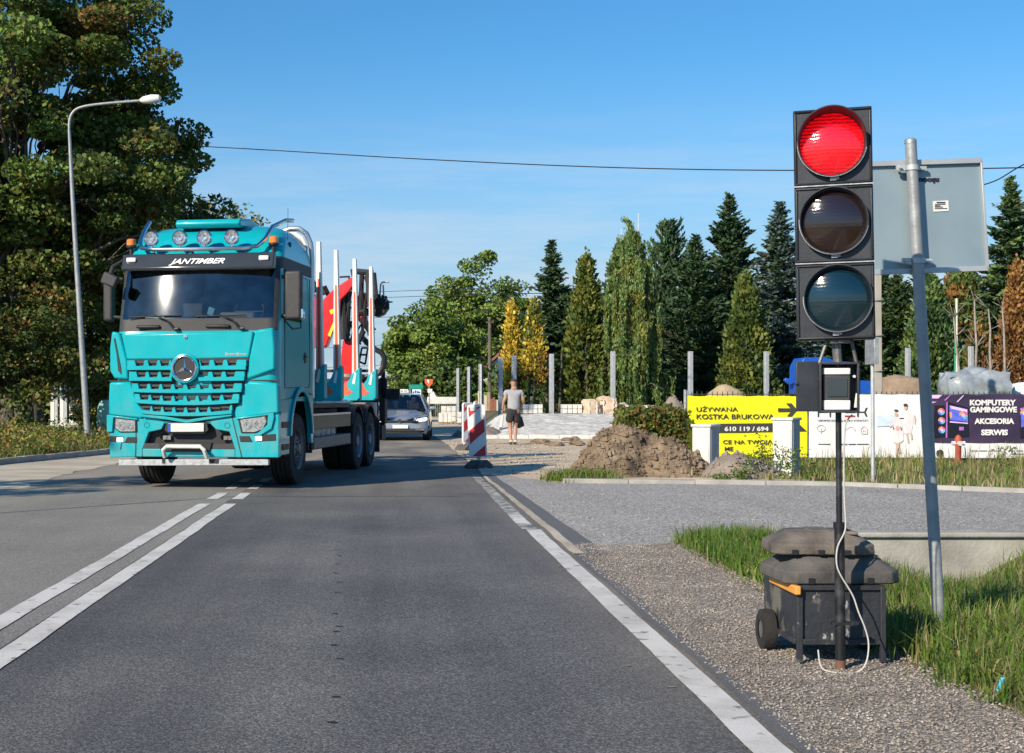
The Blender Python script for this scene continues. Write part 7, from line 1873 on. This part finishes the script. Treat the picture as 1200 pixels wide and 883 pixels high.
body = mb.build('body', M['carpaint'], tx, ang=40)
bm = bmesh.new(); bm.from_mesh(body.data); bmesh.ops.remove_doubles(bm, verts=bm.verts, dist=.001); bm.to_mesh(body.data); bm.free()
# greenhouse
GS = [(1.15, .76, .92), (1.95, .60, 1.42), (2.6, .61, 1.46), (3.4, .58, 1.41), (4.25, .66, .98)]
def gr(y, w_, z, zb_): return [(-.83, y, zb_), (-w_ - .02, y, z - .08 if z > 1.1 else z), (-w_ * .85, y, z), (0, y, z + .02), (w_ * .85, y, z), (w_ + .02, y, z - .08 if z > 1.1 else z), (.83, y, zb_)]
mb = MB()
yr = [gr(1.95, .60, 1.42, .95), gr(2.6, .61, 1.46, .96), gr(3.4, .58, 1.41, .98)]
for i in range(2):
    for j in range(1, 5): mb.add([yr[i][j], yr[i][j + 1], yr[i + 1][j + 1], yr[i + 1][j]], [(0, 1, 2, 3)])
# pillars
for s in (-1, 1):
    for p, q, r in (((s * .80, 1.18, .93), (s * .60, 1.95, 1.40), .035), ((s * .82, 2.75, .96), (s * .61, 2.7, 1.42), .04), ((s * .80, 4.2, 1.0), (s * .58, 3.4, 1.38), .06), ((s * .60, 1.95, 1.39), (s * .58, 3.4, 1.37), .03)): mb.tube([p, q], r, 6)
mb.build('roof', M['carpaint'], tx, ang=50)
mb = MB(); mb.add([(-.78, 1.16, .95), (.78, 1.16, .95), (.60, 1.94, 1.40), (-.60, 1.94, 1.40)], [(0, 1, 2, 3)]); mb.build('windscreen', M['glass'], tx, fix=False)
mb = MB(); mb.add([(-.64, 4.2, 1.0), (.64, 4.2, 1.0), (.56, 3.4, 1.38), (-.56, 3.4, 1.38)], [(0, 3, 2, 1)]); mb.build('rear_window', M['glass_side'], tx, fix=False)
for s in (-1, 1):
    mb = MB(); mb.add([(s * .815, 1.25, .94), (s * .82, 4.1, .98), (s * .59, 3.4, 1.36), (s * .61, 1.98, 1.38)], [(0, 1, 2, 3)]); mb.build('side_window', M['glass_side'], tx)
mb = MB(); mb.box((0, 2.6, .8), (1.5, 2.6, .2)); 
for x in (-.36, .36): mb.box((x, 2.3, 1.05), (.46, .14, .5)); mb.box((x, 2.3, 1.35), (.22, .1, .16))
mb.box((0, 1.5, .93), (1.45, .4, .12)); mb.build('interior', M['black'], tx, bevel=.03)
mb = MB(); mb.box((.38, 2.15, 1.0), (.42, .22, .4), taper=.7); mb.lathe([(0, .13), (.08, .10), (.10, 0), (.07, -.09), (0, -.12)], 'Z', 14, (.38, 2.12, 1.24)); o = mb.build('driver_silhouette', mat('dark_clothes', (.05, .045, .045), .9), tx, bevel=.03)
mb = MB(); mb.box((0, -.012, .60), (1.16, .05, .065)); mb.box((0, -.005, .33), (1.3, .06, .10)); mb.box((0, .0, .24), (1.4, .1, .06)); mb.build('grille', M['black'], tx, bevel=.01)
mb = MB(); mb.box((0, -.042, .618), (1.14, .01, .012)); mb.box((0, -.04, .335), (1.26, .01, .014)); mb.build('grille_trim', M['chrome'], tx)
for s in (-1, 1):
    mb = MB(); pl = [(.50, .60), (.56, .68), (.84, .735), (.86, .66), (.80, .61), (.56, .575)]
    # wrap the lamp on the corner
    vs = [(s * a, -.02 + max(0, a - .55) * .55, b_) for a, b_ in pl] + [(s * a, .18 + max(0, a - .55) * .5, b_) for a, b_ in pl]
    n = len(pl); mb.add(vs, [tuple(range(n)), tuple(range(2 * n - 1, n - 1, -1))] + [(i, i + n, (i + 1) % n + n, (i + 1) % n) for i in range(n)]); mb.build('headlight', mat('lit_headlamp', (.75, .78, .82), .1, .3, coat=1, emit=(1, 1, 1), es=.8), tx, bevel=.008)
    mb = MB(); mb.box((s * .62, -.01, .34), (.26, .06, .035)); mb.build('fog_light', M['lamp_glass'], tx, bevel=.01)
    mb = MB(); mb.tube([(s * .86, 1.5, .97), (s * .95, 1.5, .99)], .03, 8); mb.lathe([(0, -.11), (.06, -.09), (.075, 0), (.06, .09), (0, .11)], 'X', 14, (s * 1.0, 1.52, 1.0)); mb.build('mirror', M['carpaint'], tx)
    for y in (.95, 3.75):
        mb = MB(); mb.lathe([(.2, -.11), (.29, -.11), (.325, -.08), (.325, .08), (.29, .11), (.2, .11)], 'X', 30, (s * .80, y, .325)); wh = mb.build('wheel', M['rubber'], tx)
        mb = MB(); mb.lathe([(0, s * .08), (.06, s * .09), (.19, s * .10), (.21, s * .08), (.21, -s * .1)], 'X', 24, (s * .80, y, .325)); mb.build('rim', M['alu'], wh)
mb = MB(); mb.lathe([(0, -.012), (.055, -.012), (.06, 0)], 'Y', 20, (0, -.04, .62)); mb.build('badge', M['chrome'], tx)
pl_ = MB().box((0, -.06, .44), (.52, .02, .11)).build('number_plate', M['white'], tx, bevel=.004)
MB().box((-.24, -.072, .44), (.03, .004, .10)).build('plate_band', M['blue'], pl_)
sgn = MB().box((0, 2.1, 1.545), (.44, .14, .12), taper=.85).build('taxi_sign', M['white'], tx, bevel=.02)
text('lettering', 'TAXI', M['ink'], sgn, (0, 2.035, 1.51), width=.30, size=.1, bold=.02, height=.07)

# ================================================================== WALKING MAN (seen from behind)
def skin_mesh(name, joints, edges, m, parent, sub=2, root=0, smooth=True):
    me = bpy.data.meshes.new(name); me.from_pydata([j[0] for j in joints], edges, []); o = bpy.data.objects.new(name, me); C.objects.link(o)
    md = o.modifiers.new('skin', 'SKIN'); md.use_smooth_shade = True; md.branch_smoothing = .4
    for i, j in enumerate(joints):
        r = j[1]; me.skin_vertices[0].data[i].radius = r if isinstance(r, tuple) else (r, r)
    me.skin_vertices[0].data[root].use_root = True
    s = o.modifiers.new('sub', 'SUBSURF'); s.levels = sub; s.render_levels = sub
    bpy.context.view_layer.update()
    ev = o.evaluated_get(bpy.context.evaluated_depsgraph_get()); nm = bpy.data.meshes.new_from_object(ev)
    bpy.data.objects.remove(o); bpy.data.meshes.remove(me)
    return link_mesh(name, nm, m, parent, ang=180)
Ym = 41.0
mx = PX(602, Ym)
man = thing('person', 'man in grey t-shirt and dark shorts walking away over the sandy works area', 'person', (mx, Ym, 0), R(4))
M['skin'] = mat('skin', (.44, .25, .17), .55, var=.06, vs=12)
M['shirt'] = mat('grey_tshirt', (.36, .37, .40), .85, var=.08, vs=9, bump=.4, bs=7)
M['shorts'] = mat('dark_shorts', (.03, .028, .032), .85, var=.2, vs=9, bump=.3, bs=8)
M['hair'] = mat('short_brown_hair', (.07, .045, .03), .8, var=.3, vs=50)
# he faces +Y; x right.  left leg planted ahead, right leg trailing
J = [((0, 0, .98), (.155, .105)),      # 0 pelvis
     ((0, .0, 1.14), (.145, .10)), ((0, .005, 1.30), (.165, .11)), ((0, .01, 1.42), (.15, .10)), ((0, .015, 1.50), (.065, .06)), ((0, .03, 1.575), (.055, .055)),   # 1-5
     ((0, .035, 1.64), (.072, .085)), ((0, .04, 1.71), (.080, .098)), ((0, .04, 1.775), (.05, .065)),  # 6-8 head
     ((-.175, .01, 1.45), .062), ((-.235, -.03, 1.22), .045), ((-.255, -.0, 1.17), .04), ((-.275, .06, .96), .028),    # 9-12 left arm
     ((.175, .01, 1.45), .062), ((.245, .0, 1.23), .045), ((.26, .03, 1.18), .04), ((.215, .17, 1.06), .028),   # 13-16 right arm bent forward
     ((-.09, 0, .90), .092), ((-.085, .07, .62), .075), ((-.08, .08, .50), .058), ((-.075, .05, .35), .057), ((-.07, .0, .12), .034), ((-.07, -.02, .07), .038),   # 17-22 left leg
     ((.09, 0, .90), .092), ((.07, .10, .62), .075), ((.06, .13, .50), .058), ((.05, .06, .36), .057), ((.045, .02, .13), .034), ((.045, .01, .08), .038)]   # 23-28 right leg
E = [(0, 1), (1, 2), (2, 3), (3, 4), (4, 5), (5, 6), (6, 7), (7, 8), (3, 9), (9, 10), (10, 11), (11, 12), (3, 13), (13, 14), (14, 15), (15, 16), (0, 17), (17, 18), (18, 19), (19, 20), (20, 21), (21, 22), (0, 23), (23, 24), (24, 25), (25, 26), (26, 27), (27, 28)]
bodyp = skin_mesh('body', J, E, M['skin'], man)
for s, w_, tip in ((-1, Vector((-.275, .06, .96)), Vector((-.29, .09, .80))), (1, Vector((.215, .17, 1.06)), Vector((.20, .26, .97)))):
    d = (tip - w_).normalized(); sdv = Vector((0, 1, 0)).cross(d).normalized() if s < 0 else Vector((1, 0, 0))
    JJ = [(w_, .028), (w_ + d * .05, (.036, .020)), (w_ + d * .09, (.038, .018))]; EE = [(0, 1), (1, 2)]
    fr = Vector((0, 1, 0)) if s < 0 else Vector((0.8, .2, .3)).normalized()
    for k, ln in enumerate((.068, .078, .074, .058)):
        o_ = fr * (k - 1.5) * .019; b0 = w_ + d * .09 + o_; inw = Vector((-s * .35, 0, -.1))
        n0 = len(JJ); JJ += [(b0, .0095), (b0 + d * ln * .5 + inw * .012, .0088), (b0 + d * ln * .85 + inw * .035, .0075)]; EE += [(2, n0), (n0, n0 + 1), (n0 + 1, n0 + 2)]
    n0 = len(JJ); JJ += [(w_ + d * .04 - fr * .035 * -1, .011), (w_ + d * .085 + fr * .052, .0095)]; EE += [(1, n0), (n0, n0 + 1)]
    skin_mesh('hand', JJ, EE, M['skin'], bodyp, 1)
# ears, nose
mb = MB()
for s in (-1, 1): mb.lathe([(0, -.012), (.022, -.008), (.028, .0), (.02, .008), (0, .012)], 'X', 12, (s * .083, .035, 1.685))
mb.tube([(0, .125, 1.70), (0, .15, 1.675), (0, .13, 1.66)], [.010, .016, .008], 8); mb.build('ear', M['skin'], bodyp)
mb = MB(); [mb.lathe([(0, -.008), (.01, 0), (0, .008)], 'Y', 10, (s * .032, .126, 1.705)) for s in (-1, 1)]; mb.box((0, .118, 1.635), (.045, .012, .008)); mb.build('face_feature', M['hair'], bodyp)
hairJ = [((0, .02, 1.70), (.084, .085)), ((0, .022, 1.75), (.083, .098)), ((0, .03, 1.79), (.055, .07))]
skin_mesh('hair', hairJ, [(0, 1), (1, 2)], M['hair'], man, 2)
SJ = [((0, 0, .88), (.188, .135)), ((0, 0, 1.12), (.170, .122)), ((0, .005, 1.30), (.192, .132)), ((0, .01, 1.43), (.172, .118)), ((0, .015, 1.505), (.085, .078)),
      ((-.19, .01, 1.445), .085), ((-.232, -.015, 1.30), .075), ((.19, .01, 1.445), .085), ((.24, .005, 1.30), .075)]
skin_mesh('t_shirt', SJ, [(0, 1), (1, 2), (2, 3), (3, 4), (3, 5), (5, 6), (3, 7), (7, 8)], M['shirt'], man)
HJ = [((0, 0, 1.12), (.150, .105)), ((0, 0, 1.0), (.170, .122)), ((0, 0, .90), (.178, .13)), ((-.095, .01, .84), (.108, .12)), ((-.098, .055, .60), (.104, .11)), ((.095, .02, .84), (.108, .12)), ((.085, .085, .60), (.104, .11))]
skin_mesh('shorts', HJ, [(0, 1), (1, 2), (2, 3), (3, 4), (2, 5), (5, 6)], M['shorts'], man)
for x, y in ((-.07, -.02), (.045, .01)):
    sj = [((x, y - .035, .055), (.040, .045)), ((x, y + .05, .05), (.043, .040)), ((x, y + .14, .038), (.046, .032)), ((x, y + .19, .034), (.036, .024))]
    skin_mesh('shoe', sj, [(0, 1), (1, 2), (2, 3)], mat('dark_trainer', (.05, .05, .055), .8) if x < 0 else bpy.data.materials['dark_trainer'], man, 1)
    mb = MB(); mb.tube([(x, y, .09), (x, y, .125)], .042, 12); mb.build('sock', M['dirty_white'], man)
# things he carries
tl = thing('hand_tool', 'pale tool with a dark end held in the left hand of the walking man', 'hand tool', (mx - .30, Ym + .08, 0))
mb = MB(); mb.tube([(0, 0, .84), (-.05, -.01, .50)], [.03, .05], 8); mb.build('handle', M['dirty_white'], tl); mb = MB(); mb.box((-.06, -.01, .46), (.08, .05, .10)); mb.build('head', M['steel'], tl, bevel=.01)
bk = thing('rubber_bucket', 'dark rubber bucket hanging tilted at the right side of the walking man', 'bucket', (mx + .24, Ym + .26, .50), 0, ry=R(-25))
mb = MB(); mb.lathe([(0, 0), (.10, 0), (.145, .26), (.152, .26), (.145, .27), (.135, .265), (.095, .02), (0, .02)], 'Z', 20); mb.build('shell', M['black'], bk)
mb = MB(); mb.tube([(-.14, 0, .26), (-.12, 0, .42), (-.03, 0, .50), (.10, 0, .44), (.14, 0, .26)], .006, 6); mb.build('handle', M['steel'], bk)

man.scale = (1.12, 1.1, 1.045)
